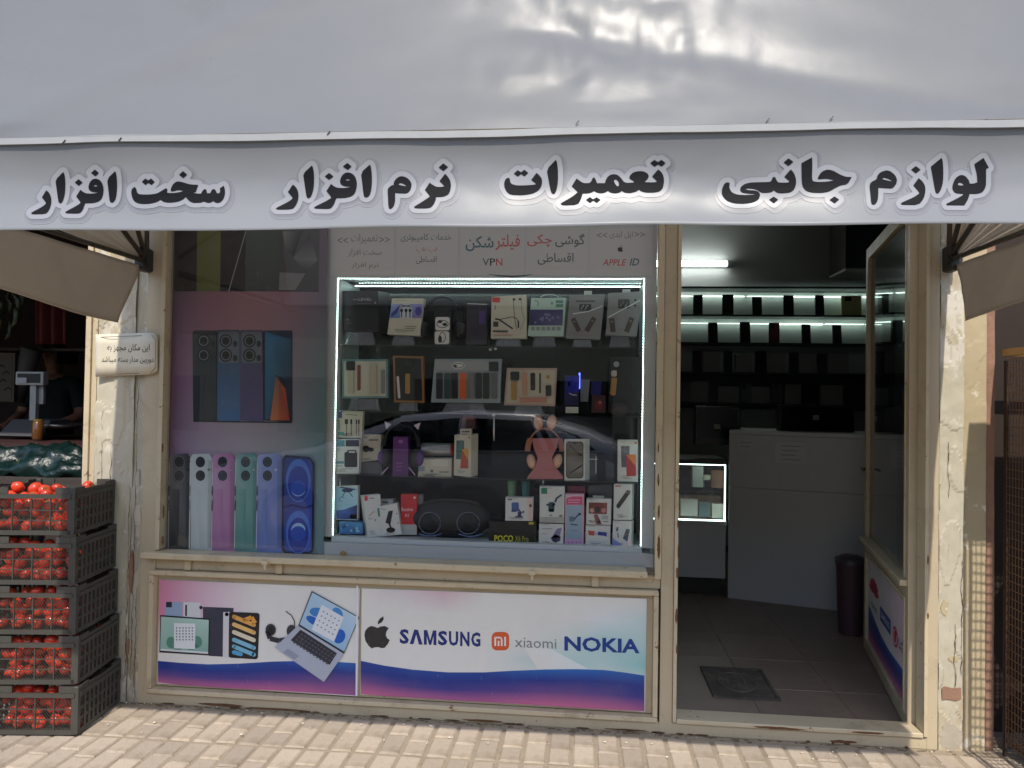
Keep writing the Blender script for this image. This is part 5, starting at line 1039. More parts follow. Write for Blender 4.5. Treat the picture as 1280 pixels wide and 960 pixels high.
for lab, x0, y0, x1, y1, c_ in (('white box with a black drawing on the showcase floor', 851, 624, 872, 645, (206, 206, 200)), ('teal box on the showcase floor', 874, 628, 888, 646, (60, 110, 120)), ('pale box with a yellow base on the showcase floor', 890, 630, 905, 648, (206, 204, 190)), ('white box on the upper showcase shelf', 866, 583, 879, 609, (200, 204, 200)), ('brown tin on the upper showcase shelf', 889, 588, 904, 610, (120, 76, 50)), ('small cream box on the upper showcase shelf', 880, 594, 888, 600, (206, 200, 180))):
    mb = MB(); pairbox(mb, x0, y0, x1, y1, 2.26, .06); tag(mb.build('product_box', mcol('showcase_%d' % c_[2], c_)), lab, 'box')
# monitors
for lab, q_ in (('dark boxy monitor on top of the lit showcase', (869, 508, 926, 556, 2.3)), ('long low black machine on the white counter', (974, 506, 1068, 545, 2.12))):
    x0, y0, x1, y1, Y = q_; root = thing('monitor', lab, 'monitor', at((x0 + x1) / 2, y1, Y)); mb = MB(); pairbox(mb, x0, y0, x1, y1, Y, .08); mb.build('housing', black_pl, root, bevel=.004)
    mb = MB(); pairbox(mb, x0 + 3, y0 + 3, x1 - 3, y1 - 8, Y - .002, .0018); mb.build('screen', M('dark_screen', S(14, 15, 17), .2, var=0), root)
    mb = MB(); pairbox(mb, (x0 + x1) / 2 - 5, y1 - 26, (x0 + x1) / 2 + 3, y1 - 20, Y - .004, .0015); mb.build('sticker', mcol('grey_sticker', (120, 122, 120)), root)
# back shelves
bs = thing('wall_shelf_unit', 'wall shelves lit by green white strips at the back of the shop', 'shelf unit', (1.6, 3.85, 1.35))
SX0, SX1 = .3, 2.72
for z in (2.395, 2.14, 1.885, 1.615, 1.335): bx('shelf_board', M('dark_green_board', S(40, 54, 50), .6, var=.05), bs, SX0, SX1, 3.76, 3.968, z, z + .018)
bx('upright', dark_metal, bs, SX1 + .001, SX1 + .02, 3.76, 3.97, 1.335, 2.413)
led3 = M('green_white_led', (.8, .9, .88), .4, var=0, emit=((.76, 1.0, .88), 2.6))
for z in (2.345, 2.09):
    xa = SX0
    while xa < SX1 - .05:
        xb = min(SX1, xa + rnd.uniform(.25, .5)); mb = MB(); mb.box(xa, xb - rnd.uniform(.012, .03), 3.945, 3.955, z + rnd.uniform(-.003, .003), z + .0062); mb.build('light_strip', led3, bs); xa = xb
bx('backing_sheet', M('shelf_white_back', S(206, 210, 206), .6, var=.02), bs, SX0, SX1, 3.985, 3.996, 1.9, 2.39)
def case_mesh(wd, h, mat):
    mb = MB(); mb.cbox(-wd / 2, wd / 2, -.008, .008, 0, h, .003); me_ = mb.build('phone_case', mat, None, loc=(0, 0, 0), bevel=.004); return me_
rows = (((871, 'b'), (908, 'b'), (946.5, 'b'), (984.5, 'b'), (1023, 'b'), (1064, 'y')), ((891, 'b'), (931, 'b'), (967.5, 'r'), (1006.5, 'b'), (1047.5, 'b')), ((870, 'b'), (909, 'b'), (951, 'b'), (990.5, 'b'), (1029, 'b')), ((857, 'b'), (891, 'b'), (931, 'c'), (972, 'g'), (1010.5, 'b')))
zs = (2.158, 1.903, 1.633, 1.353)
cmat = {'b': mcol('case_black', (22, 24, 26), .3), 'r': mcol('case_red', (110, 40, 40), .35), 'y': mcol('case_cream', (206, 204, 150), .5), 'c': mcol('case_clear', (110, 122, 120), .2), 'g': mcol('case_grey', (64, 64, 66), .35)}
shown = {'b': 'black', 'r': 'dark red', 'y': 'cream', 'c': 'clear', 'g': 'grey'}; rown = ('top', 'second', 'third', 'lowest')
protos = {}
for ri, row in enumerate(rows):
    for px, k in row:
        x = at(px, 400 + 40 * ri, 3.86).x; wd = .16 if k == 'y' else .09
        if k not in protos:
            o = thing('phone_case', 'x', 'phone case', (0, 0, 0)); mb = MB(); mb.cbox(-wd / 2, wd / 2, -.008, .008, 0, .2, .006); mb.build('shell', cmat[k], o)
            mb = MB(); mb.cbox(-wd * .32, 0, -.0115, -.009, .145, .19, .001); mb.build('camera_bump', black_pl, o); protos[k] = (o, True)
        src, fresh = protos[k]
        if fresh: o = src; protos[k] = (src, False)
        else:
            o = src.copy(); col.objects.link(o)
            for ch in src.children: c2 = ch.copy(); col.objects.link(c2); c2.parent = o
        o.location = (x + rnd.uniform(-.012, .012), 3.85, zs[ri] + .0005); o.rotation_euler = (R(-6), 0, R(rnd.uniform(-9, 9))); o.scale = (rnd.uniform(.85, 1.12), 1, rnd.uniform(.88, 1.03))
        tag(o, '%s phone case, %s from the steel post on the %s wall shelf' % (shown[k], ('first', 'second', 'third', 'fourth', 'fifth', 'sixth')[[q[0] for q in row].index(px)], rown[ri]), 'phone case', 'phone cases on the %s wall shelf' % rown[ri])
gbx = mcol('shelf_grey_box', (150, 150, 148), .5); first = None
for ri, lst in ((2, (889, 930, 970, 1010, 1048)), (3, (874, 911, 951, 991, 1040))):
    for px in lst:
        x = at(px, 450 + 36 * (ri - 2), 3.87).x
        if first is None: mb = MB(); mb.cbox(-.09, .09, -.03, .03, 0, .19, .003); first = mb.build('carton', gbx, None, loc=(0, 0, 0)); o = first
        else: o = first.copy(); col.objects.link(o)
        o.location = (x, 3.9, zs[ri] + .0005); o.rotation_euler = (0, 0, R(rnd.uniform(-6, 6))); o.scale = (rnd.uniform(.8, 1.1), 1, rnd.uniform(.8, 1.05))
        tag(o, 'dim grey carton, %s from the steel post on the %s wall shelf' % (('first', 'second', 'third', 'fourth', 'fifth')[lst.index(px)], rown[ri]), 'carton', 'grey cartons on the %s wall shelf' % rown[ri])
tl = thing('tube_lamp', 'glowing white tube lamp high on the back wall', 'lamp', (.95, 3.95, 2.62))
mb = MB(); mb.lathe((.45, 3.94, 2.655), [(.02, 0), (.026, .01), (.026, .85), (.02, .86)], 16, axis='x'); mb.build('tube', M('lit_tube', (1, 1, 1), .4, var=0, emit=((.95, 1, .96), 8.0)), tl)
bx('fitting', M('white_metal', S(206, 208, 206), .4), tl, .40, 1.36, 3.968, 3.999, 2.63, 2.68)
for x in (.43, 1.315): bx('end_cap', M('white_metal', S(206, 208, 206), .4), tl, x, x + .02, 3.92, 3.967, 2.632, 2.678)
hc = thing('wall_cabinet', 'dark hanging wall cabinet with a pale underside near the ceiling', 'cabinet', (at(1072, 335, 3.3).x + .15, 3.5, at(1070, 338, 3.3).z))
x0 = at(1057, 310, 3.3).x; z0 = at(1070, 338, 3.3).z
bx('body', dark_metal, hc, x0, x0 + .7, 3.3, 3.7, z0 + .02, z0 + .6); bx('underside', dim_wall, hc, x0, x0 + .7, 3.3, 3.7, z0, z0 + .019); bx('door', M('dark_glass_door', S(40, 46, 50), .15, var=0), hc, x0 + .02, x0 + .34, 3.285, 3.299, z0 + .03, z0 + .59)
# bin
bn = thing('waste_bin', 'dim pink plastic bin beside the printed door panel', 'bin', (1.565, 1.42, .022))
MB().lathe((1.575, 1.43, .022), [(.068, 0), (.08, .36), (.083, .40), (.085, .41)], 28).build('bucket', mcol('pink_bin', (84, 58, 66), .5), bn); MB().lathe((1.575, 1.43, .432), [(.088, 0), (.088, .025), (.05, .045), (.0, .05)], 28).build('lid', mcol('dark_lid', (74, 66, 68), .4), bn)
# hatch in the floor
ht = thing('floor_hatch', 'dark square metal hatch with an oval emblem in the shop floor', 'hatch', (.75, .54, .022))
hx0, hx1, hy0, hy1 = .605, .905, .355, .735
hm_ = M('hatch_metal', S(84, 78, 72), .7, .1, var=.25, scale=14, bump=.4, bscale=60, dirt=[(S(120, 108, 98), 9, .5, .1, .6)])
mb = MB(); zz = .0212
mb.box(hx0, hx1, hy0, hy0 + .014, zz, zz + .009); mb.box(hx0, hx1, hy1 - .014, hy1, zz, zz + .009); mb.box(hx0, hx0 + .014, hy0 + .0142, hy1 - .0142, zz, zz + .009); mb.box(hx1 - .014, hx1, hy0 + .0142, hy1 - .0142, zz, zz + .009); mb.build('rim', hm_, ht)
mb = MB(); mb.box(hx0 + .016, hx1 - .016, hy0 + .016, hy1 - .016, zz, zz + .005); mb.build('plate', hm_, ht)
mb = MB(); mb.tube([(.745 + .085 * math.cos(2 * math.pi * k / 32), .545 + .12 * math.sin(2 * math.pi * k / 32), zz + .006) for k in range(33)], .005, 6); mb.build('oval_emblem', M('hatch_worn', S(100, 94, 87), .6, .1), ht)
for a, b in (((.715, .60), (.70, .50)), ((.79, .59), (.78, .49)), ((.735, .56), (.765, .54)), ((.84, .60), (.88, .60))): mb = MB(); mb.bar((a[0], a[1], zz + .006), (b[0], b[1], zz + .006), .008, .005); mb.build('raised_mark', MATS['hatch_worn'], ht)

# =================================================================== AWNING
aw = thing('awning', 'grey white tarpaulin hood awning with a lettered front flap over the shop', 'awning', (-.24, 0, 1.73))
HX0, HX1, HZ, HR = -1.93, 1.44, 1.938, 1.5
def val_y(x, z):
    t = (1.945 - z) / .21
    return -1.5 + .088 * (t - 1.22 * t * t) + .005 * math.sin(x * 5.1 + .6) * t + .003 * math.sin(x * 13.0 + z * 9) * t + (.006 * noise.noise(Vector((x * 3, z * 6, 2.2))) + .0012 * noise.noise(Vector((x * 14, z * 22, 5.2)))) * max(0, min(1, t * 2.5))
def val_bot(x): return 1.7345 + .0025 * math.sin(x * 3.1 + 1) + .0018 * math.sin(x * 9.7)
mb = MB()
def fn(u, v):
    x = HX0 + (HX1 - HX0) * u; z = 1.945 + (val_bot(x) - 1.945) * v; return (x, val_y(x, z), z)
mb.grid(fn, 220, 26); vo = mb.build('valance', vinyl_print, aw); so = vo.modifiers.new('thick', 'SOLIDIFY'); so.thickness = .0012; so.offset = -1
a0, a1 = 0.0, R(29)
def hood(u, v):                            # v: 0 at the front bar, 1 at the second hoop
    x = HX0 - .035 + (HX1 - HX0 + .07) * u
    p0 = Vector((0, -HR - .0035, HZ + .0165)); p1 = Vector((0, -HR * math.cos(a1), HZ + HR * math.sin(a1)))
    q = p0.lerp(p1, v); nrm = Vector((0, -math.sin(R(75)), math.cos(R(75))))
    sag = -.028 * math.sin(math.pi * min(1, v * 1.0))
    z = q.z
    f1 = math.exp(-((x * .55 + (z - 2.12) * -1.0 + .62) / .05) ** 2) * .010          # long soft fold rising to the centre on the left
    f2 = math.exp(-((x * .26 + (z - 2.16) * 1.0 - .05) / .05) ** 2) * -.009 * (1 if x > 0 else max(0, 1 + x * 3))
    w1 = .006 * noise.noise(Vector((x * 1.6, z * 2.2, 1.3)))
    cr = max(0, 1 - (abs(x - .06) / .36) ** 2) * max(0, min(1, (z - 2.02) / .08))
    vd = noise.voronoi(Vector((x * 7.5 + .5 * noise.noise(Vector((x * 5, z * 5, 2))), z * 4.2, 3.3)))[0]
    w2 = .010 * cr * (vd[1] - vd[0]) + .003 * cr * noise.noise(Vector((x * 16, z * 7, 7.7))) + .0012 * cr * noise.noise(Vector((x * 45, z * 18, 1.7)))
    for xc, zc, hw in ((.0, 2.13, .07), (-.09, 2.15, .05), (.13, 2.12, .06), (.21, 2.16, .04)):
        w2 += .0035 * max(0, 1 - abs(x - xc - .06 * (z - zc)) / .035) * max(0, 1 - ((z - zc) / (hw * 1.5)) ** 2)
    w3 = .0016 * noise.noise(Vector((x * 6, z * 14, 4.1)))
    k_ = min(1, v / .05) * min(1, (1 - v) / .08)
    return q + nrm * (sag + (f1 + f2 + w1 + w2 + w3) * k_) + Vector((x, 0, 0))
mb = MB(); mb.grid(lambda u, v: hood(u, v), 260, 90); mb.build('canopy_panel', vinyl, aw)
for k, (b0, b1) in enumerate(((29, 58), (58, 86))):
    def fn(u, v, b0=R(b0), b1=R(b1)):
        p0 = Vector((0, -HR * math.cos(b0), HZ + HR * math.sin(b0))); p1 = Vector((0, -HR * math.cos(b1), HZ + HR * math.sin(b1)))
        q = p0.lerp(p1, v); return Vector((HX0 - .035 + (HX1 - HX0 + .07) * u, q.y + .03 * math.sin(math.pi * v), q.z - .03 * math.sin(math.pi * v)))
    mb = MB(); mb.grid(fn, 30, 8); mb.build('canopy_panel', vinyl, aw)
mb = MB()
def fn(u, v):
    x = HX0 + (HX1 - HX0) * u; zc = 1.9465 + .0016 * math.sin(x * 4.1) + .0010 * math.sin(x * 11 + 1) + .0012 * noise.noise(Vector((x * 6, 0, 1)))
    k = min(3, int(v * 3 + .5)); return (x, (-1.4995, -1.5032, -1.5036, -1.4998)[k], zc + (.0085, .0078, -.0078, -.0085)[k])
mb.grid(fn, 160, 3, smooth=False); mb.build('hem_band', hem, aw)
for px, py in ((150, 174), (411, 166), (722, 153), (1040, 147.5), (80, 177), (960, 150)):
    c = at(px, py, -1.505); mb = MB(); mb.bar(c + Vector((-.004, 0, -.004)), c + Vector((.003, 0, .004)), .0015, .0015); mb.build('stitch', dark_metal, aw)
frame_m = M('awning_tube', S(86, 80, 72), .45, .3, var=.15)
for ang in (0, 29, 58, 86):
    a = R(ang); y, z = -HR * math.cos(a) * .985, HZ + HR * math.sin(a) * .985
    mb = MB(); mb.tube([(HX0 + .01, -.03, HZ), (HX0 + .01, y, z), (HX1 - .01, y, z), (HX1 - .01, -.03, HZ)], .010, 8); mb.build('hoop', frame_m, aw)
# pleated sides gathered at the hinge
for X, sg in ((HX0, -1), (HX1, 1)):
    def fn(u, v, X=X, sg=sg):
        ang = R(2 + 82 * u); r_ = .05 + (HR * .995 - .05) * v
        pl_ = (.018 * math.sin(u * 2 * math.pi * 13) + .006 * math.sin(u * 70)) * (.25 + .75 * min(1, v * 4)) * (1 - .5 * v)
        return (X + sg * .004 + pl_, -r_ * math.cos(ang) - .02, HZ + r_ * math.sin(ang) + pl_ * .6)
    mb = MB(); mb.grid(fn, 160, 14); mb.build('pleated_side', vinyl_in, aw)
    hb = MB(); hb.cbox(X - .02, X + .02, -.075, .0, HZ - .045, HZ + .06, .008); hb.lathe((X - .028, -.045, HZ), [(.018, 0), (.018, .056)], 14, axis='x'); hb.build('hinge_bracket', dark_metal, aw)
# side flaps below the hoop arm
def flap(X, pts, name):                   # pts: bottom edge from wall to front as (y, z)
    def fn(u, v):
        y = -.065 - (HR - .075) * u; zt = HZ - .022
        yb = np.interp(u, [k / (len(pts) - 1) for k in range(len(pts))], [q[0] for q in pts]); zb_ = np.interp(u, [k / (len(pts) - 1) for k in range(len(pts))], [q[1] for q in pts])
        yy = y + (yb - y) * v; zz = zt + (zb_ - zt) * v
        return (X + .014 * math.sin(yy * 7 + 1) * v + .010 * noise.noise(Vector((yy * 5, zz * 6, X))) + .004 * noise.noise(Vector((yy * 16 + zz * 8, zz * 5, X * 2))), yy, zz)
    hm2 = MB(); hm2.tube([Vector(fn(k / 50, 1)) for k in range(51)], .0035, 6); hm2.build('flap_hem', vinyl_in, aw)
    mb = MB(); mb.grid(fn, 50, 14); o = mb.build(name, vinyl_in, aw); s_ = o.modifiers.new('thick', 'SOLIDIFY'); s_.thickness = .0015
flap(HX0, [(-.20, 1.655), (-.45, 1.665), (-.84, 1.70), (-1.2, 1.72), (-1.5, 1.735)], 'side_flap')
flap(HX1, [(-.16, 1.688), (-.33, 1.70), (-.52, 1.715), (-.95, 1.725), (-1.5, 1.735)], 'side_flap')
# ---- lettering of the front flap, traced as outlines
RG = {1: (20, 190, 9.143), 2: (150, 190, 9.143), 3: (340, 190, 9.143), 4: (470, 190, 10.667), 6: (720, 185, 10.667), 5: (620, 185, 10.667), 7: (895, 180, 7.111), 8: (1080, 180, 7.529)}
AF = [[(537, 230), (548, 238), (560, 300), (563, 380), (558, 470), (545, 530), (528, 572), (505, 588), (485, 575), (474, 500), (462, 410), (450, 318)],
      [(345, 436), (375, 462), (398, 505), (404, 560), (395, 620), (370, 675), (335, 708), (185, 711), (172, 700), (182, 688), (300, 625), (340, 592), (342, 578), (295, 518)],
      [(716, 310), (760, 347), (714, 384), (671, 347)], [(902, 200), (945, 237), (905, 275), (857, 238)],
      [(912, 302), (955, 318), (985, 355), (1000, 410), (997, 470), (980, 530), (945, 565), (880, 583), (790, 585), (780, 610), (765, 655), (740, 690), (715, 703), (572, 700), (562, 688), (575, 676), (690, 615), (735, 585), (735, 570), (688, 508), (735, 430), (765, 455), (800, 472), (860, 476), (920, 468), (943, 458), (900, 458), (860, 450), (832, 430), (826, 395), (840, 350), (872, 312)],
      [(1130, 220), (1142, 232), (1153, 320), (1154, 420), (1146, 500), (1130, 555), (1100, 580), (1075, 572), (1066, 540), (1055, 430), (1040, 308)]]
AFH = [[(905, 374), (925, 380), (930, 390), (905, 394), (880, 390), (888, 380)]]
mv = lambda ps: [[(1.118 * x - 148, 1.045 * y - 85) for x, y in p_] for p_ in ps]
LET = [(1, AF, AFH),
 (2, [[(288, 302), (322, 325), (355, 302), (395, 340), (357, 375), (322, 350), (290, 375), (249, 340)], [(720, 218), (766, 256), (720, 296), (675, 258)],
      [(168, 398), (185, 420), (192, 455), (210, 480), (260, 485), (340, 485), (420, 475), (480, 440), (525, 412), (542, 425), (535, 465), (600, 470), (700, 455), (722, 440), (660, 432), (600, 450), (578, 445), (580, 415), (610, 360), (650, 335), (700, 340), (800, 370), (892, 375), (865, 457), (820, 460), (880, 475), (925, 475), (945, 440), (965, 422), (985, 428), (995, 470), (1030, 470), (1050, 430), (1075, 420), (1095, 440), (1105, 470), (1135, 470), (1145, 445), (1140, 415), (1185, 385), (1198, 420), (1200, 480), (1180, 540), (1140, 578), (1095, 580), (1062, 558), (1040, 575), (1000, 580), (955, 562), (920, 578), (830, 580), (785, 555), (750, 512), (720, 540), (660, 568), (560, 578), (500, 570), (462, 545), (420, 570), (340, 590), (250, 592), (185, 580), (145, 540), (128, 480), (130, 425)]], []),
 (3, mv(AF), mv(AFH)),
 (4, [[(898, 150), (960, 200), (898, 250), (835, 205)], [(345, 320), (400, 335), (445, 370), (475, 420), (470, 470), (450, 520), (410, 552), (330, 550), (255, 545), (255, 600), (255, 660), (235, 725), (200, 760), (175, 755), (163, 720), (160, 620), (152, 510), (170, 470), (215, 440), (235, 440), (235, 405), (260, 365), (300, 330)],
      [(920, 290), (960, 330), (990, 380), (1000, 440), (990, 510), (965, 565), (900, 595), (800, 600), (795, 640), (765, 705), (715, 750), (520, 750), (508, 732), (520, 720), (620, 660), (715, 595), (712, 580), (652, 505), (715, 408), (760, 440), (810, 465), (880, 465), (908, 455), (900, 440), (847, 387)]], [[(325, 408), (370, 425), (400, 445), (395, 455), (340, 445), (300, 435), (305, 420)]]),
 (5, [[(165, 395), (185, 410), (190, 455), (210, 480), (270, 498), (380, 498), (480, 492), (525, 485), (530, 470), (470, 425), (540, 330), (580, 365), (612, 410), (616, 460), (600, 520), (560, 570), (480, 610), (350, 628), (190, 622), (140, 580), (110, 520), (108, 460), (130, 410)],
      [(290, 295), (332, 322), (380, 290), (430, 330), (380, 375), (335, 345), (290, 378), (238, 340)], [(797, 158), (810, 175), (825, 270), (828, 380), (825, 460), (810, 550), (785, 605), (762, 612), (740, 600), (722, 540), (700, 420), (675, 285)]], []),
 (6, [[(8, 405), (45, 435), (100, 468), (180, 468), (205, 440), (225, 395), (245, 393), (262, 420), (280, 468), (385, 468), (395, 430), (420, 385), (460, 355), (510, 348), (560, 360), (600, 400), (650, 465), (770, 460), (770, 440), (712, 405), (715, 370), (760, 325), (830, 308), (900, 310), (950, 335), (972, 370), (960, 405), (910, 455), (1060, 458), (1080, 440), (1015, 378), (1095, 285), (1140, 320), (1170, 380), (1175, 450), (1160, 530), (1120, 575), (1050, 592), (930, 592), (870, 575), (840, 553), (800, 580), (720, 600), (650, 592), (610, 568), (580, 592), (520, 603), (460, 592), (425, 568), (390, 590), (340, 603), (285, 595), (240, 572), (200, 595), (140, 605), (90, 605), (63, 690), (23, 755), (-177, 765), (-207, 742), (-190, 728), (-60, 655), (18, 595), (18, 580), (-57, 508)],
      [(1045, 158), (1092, 188), (1140, 158), (1195, 200), (1142, 242), (1095, 215), (1048, 245), (990, 200)], [(185, 653), (228, 682), (275, 655), (328, 690), (277, 730), (230, 700), (187, 732), (132, 690)]], [[(530, 415), (560, 435), (575, 480), (565, 508), (545, 508), (515, 465), (502, 430)]]),
 (7, [[(645, 127), (688, 158), (645, 193), (602, 162)], [(513, 467), (553, 493), (515, 525), (472, 493)], [(1053, 465), (1095, 493), (1055, 527), (1010, 495)],
      [(855, 118), (857, 200), (853, 300), (862, 330), (900, 338), (980, 335), (1040, 325), (1055, 320), (980, 305), (930, 310), (905, 310), (908, 290), (940, 245), (990, 225), (1040, 235), (1110, 275), (1160, 292), (1207, 293), (1170, 357), (1110, 365), (1060, 390), (1010, 420), (950, 432), (860, 432), (800, 415), (772, 380), (762, 330), (760, 170)],
      [(665, 225), (695, 260), (712, 310), (712, 360), (695, 405), (660, 430), (580, 437), (540, 430), (515, 410), (490, 428), (440, 433), (400, 430), (370, 408), (330, 395), (270, 393), (262, 402), (290, 410), (350, 412), (385, 428), (393, 455), (380, 490), (340, 515), (260, 530), (160, 527), (90, 500), (52, 450), (52, 400), (75, 350), (105, 338), (122, 348), (118, 390), (140, 430), (190, 450), (260, 453), (340, 450), (348, 443), (280, 438), (230, 430), (213, 405), (222, 378), (260, 352), (320, 340), (470, 338), (490, 330), (505, 295), (525, 292), (545, 335), (560, 343), (640, 343), (655, 330), (608, 290)]], []),
 (8, [[(210, 245), (255, 258), (295, 295), (312, 335), (305, 375), (270, 418), (210, 415), (135, 410), (135, 470), (130, 530), (110, 565), (85, 572), (68, 558), (62, 480), (52, 385), (70, 355), (120, 332), (125, 300), (150, 268)], [(488, 207), (533, 240), (490, 275), (445, 240)],
      [(515, 320), (550, 350), (575, 390), (580, 440), (565, 510), (515, 573), (355, 572), (347, 560), (360, 548), (470, 500), (520, 465), (518, 450), (465, 388)], [(730, 130), (742, 160), (748, 250), (745, 360), (725, 430), (700, 465), (680, 462), (670, 440), (655, 350), (630, 212)],
      [(1125, 130), (1175, 222), (1150, 235), (1150, 330), (1148, 400), (1120, 450), (1070, 468), (995, 468), (980, 520), (945, 577), (780, 575), (775, 562), (800, 550), (880, 510), (935, 478), (930, 468), (860, 462), (832, 425), (835, 380), (860, 320), (910, 288), (955, 300), (990, 345), (995, 372), (1030, 372), (1068, 360), (1065, 290), (1040, 188)]], [[(195, 315), (235, 328), (265, 345), (255, 350), (210, 340), (172, 330), (180, 318)], [(905, 360), (930, 370), (942, 388), (900, 390), (882, 382), (890, 365)]])]
def smooth_poly(p_):                       # rounds gentle bends, keeps sharp pen corners
    out = []; n = len(p_)
    for i in range(n):
        a, b, c = p_[i - 1], p_[i], p_[(i + 1) % n]
        v1 = (b[0] - a[0], b[1] - a[1]); v2 = (c[0] - b[0], c[1] - b[1]); l1, l2 = math.hypot(*v1), math.hypot(*v2)
        cs = (v1[0] * v2[0] + v1[1] * v2[1]) / (l1 * l2 + 1e-9)
        if cs < .55: out.append(b)
        else: out += [(b[0] - v1[0] * .22, b[1] - v1[1] * .22), (b[0] + v2[0] * .22, b[1] + v2[1] * .22)]
    return out
def on_val(px, py, off):
    Y = -1.5
    for _ in range(3): q = at(px, py, Y); Y = val_y(q.x, q.z)
    q = at(px, py, Y - off); return q
words = {}
for rg, outer, holes in LET:
    ox, oy, s_ = RG[rg]; tr = lambda ps: [[(ox + x / s_, oy + y / s_) for x, y in smooth_poly(p_)] for p_ in ps]
    words.setdefault({1: 0, 2: 0, 3: 1, 4: 1, 5: 2, 6: 2, 7: 3, 8: 3}[rg], [[], []]); W = words[{1: 0, 2: 0, 3: 1, 4: 1, 5: 2, 6: 2, 7: 3, 8: 3}[rg]]
    W[0] += tr(outer); W[1] += tr(holes)
letter_m = M('charcoal_print', S(20, 20, 23), .6, var=.04, spec=.12)
halo_print = print_mat('halo_print', .36, .4, wear=.15)
C_HALO, C_SH, C_BG = S(143, 144, 147), S(92, 91, 95), S(128, 129, 132)
for k, (outs, hls) in words.items():
    # letters: fill 2D outlines
    cu = bpy.data.curves.new('lettering', 'CURVE'); cu.dimensions = '2D'; cu.fill_mode = 'BOTH'
    for p_ in outs + hls:
        sp_ = cu.splines.new('POLY'); sp_.points.add(len(p_) - 1); sp_.use_cyclic_u = True
        for i, (x, y) in enumerate(p_): sp_.points[i].co = (x, -y, 0, 1)
    ob = bpy.data.objects.new('lettering', cu); col.objects.link(ob); dg = bpy.context.evaluated_depsgraph_get()
    me = bpy.data.meshes.new_from_object(ob.evaluated_get(dg)); bpy.data.objects.remove(ob); bpy.data.curves.remove(cu)
    bm = bmesh.new(); bm.from_mesh(me); bmesh.ops.triangulate(bm, faces=bm.faces); 
    for _ in range(2): bmesh.ops.subdivide_edges(bm, edges=[e for e in bm.edges if e.calc_length() > 8], cuts=1); bmesh.ops.triangulate(bm, faces=bm.faces)
    vs = [on_val(v.co.x, -v.co.y, .0028) for v in bm.verts]; fs = [[v.index for v in f.verts] for f in bm.faces]; bm.free()
    mb = MB(); mb.add(vs, fs); mb.build('lettering', letter_m, aw, fix=False)
    # pale rim and its printed soft shadow: distance field on a 1.25 px grid
    allp = np.array([q for p_ in outs for q in p_]); g = 1.25
    x0, y0 = allp.min(0) - 14; x1, y1 = allp.max(0) + 14
    gx = np.arange(x0, x1, g); gy = np.arange(y0, y1, g); GX, GY = np.meshgrid(gx, gy); D_ = np.full(GX.shape, 1e9); inside = np.zeros(GX.shape, bool); DS = np.full(GX.shape, 1e9)
    for p_ in outs:
        a = np.array(p_); b = np.roll(a, -1, 0)
        ins = np.zeros(GX.shape, bool)
        for (xa, ya), (xb, yb) in zip(a, b):
            dx, dy = xb - xa, yb - ya; L2 = dx * dx + dy * dy + 1e-9
            for (sxx, syy, arr) in ((0, 0, D_), (1.6, 2.2, DS)):
                t = np.clip(((GX - sxx - xa) * dx + (GY - syy - ya) * dy) / L2, 0, 1); d_ = np.hypot(GX - sxx - xa - t * dx, GY - syy - ya - t * dy); np.minimum(arr, d_, out=arr)
            if ya != yb: ins ^= ((ya > GY) != (yb > GY)) & (GX < (xb - xa) * (GY - ya) / (yb - ya) + xa)
        inside |= ins
    D_[inside] = 0; RIM = 6.2; DS -= RIM
    sh = np.clip(1 - DS / 4.5, 0, 1); 
    def iso(field, thr, off, colf, name):
        mb = MB(); F = field - thr; ny, nx = F.shape; vid = {}; V = []; C = []; FS = []
        def key(i, j): 
            k_ = ('p', i, j)
            if k_ not in vid: vid[k_] = len(V); V.append((gx[i], gy[j])); C.append(colf(i, j))
            return vid[k_]
        def cut(i, j, i2, j2):
            k_ = ('e',) + tuple(sorted(((i, j), (i2, j2))))
            if k_ not in vid:
                t = F[j, i] / (F[j, i] - F[j2, i2]); vid[k_] = len(V); V.append((gx[i] + (gx[i2] - gx[i]) * t, gy[j] + (gy[j2] - gy[j]) * t)); C.append(colf(i, j) if F[j, i] <= 0 else colf(i2, j2))
            return vid[k_]
        for j in range(ny - 1):
            for i in range(nx - 1):
                cs = [(i, j), (i + 1, j), (i + 1, j + 1), (i, j + 1)]; sg = [F[b_, a_] <= 0 for a_, b_ in cs]
                if not any(sg): continue
                if all(sg): FS.append([key(*c_) for c_ in cs]); continue
                poly = []
                for k2 in range(4):
                    c1, c2 = cs[k2], cs[(k2 + 1) % 4]
                    if sg[k2]: poly.append(key(*c1))
                    if sg[k2] != sg[(k2 + 1) % 4]: poly.append(cut(*c1, *c2))
                if len(poly) > 2: FS.append(poly)
        mb.add([on_val(x, y, off) for x, y in V], FS, 0, True, C); return mb.build(name, halo_print, aw)
    iso(D_, RIM, .0016, lambda i, j: C_HALO, 'lettering_rim')
    iso(DS, 4.4, .0007, lambda i, j: mixc(C_BG, C_SH, float(sh[j, i]) * .55), 'lettering_shade')

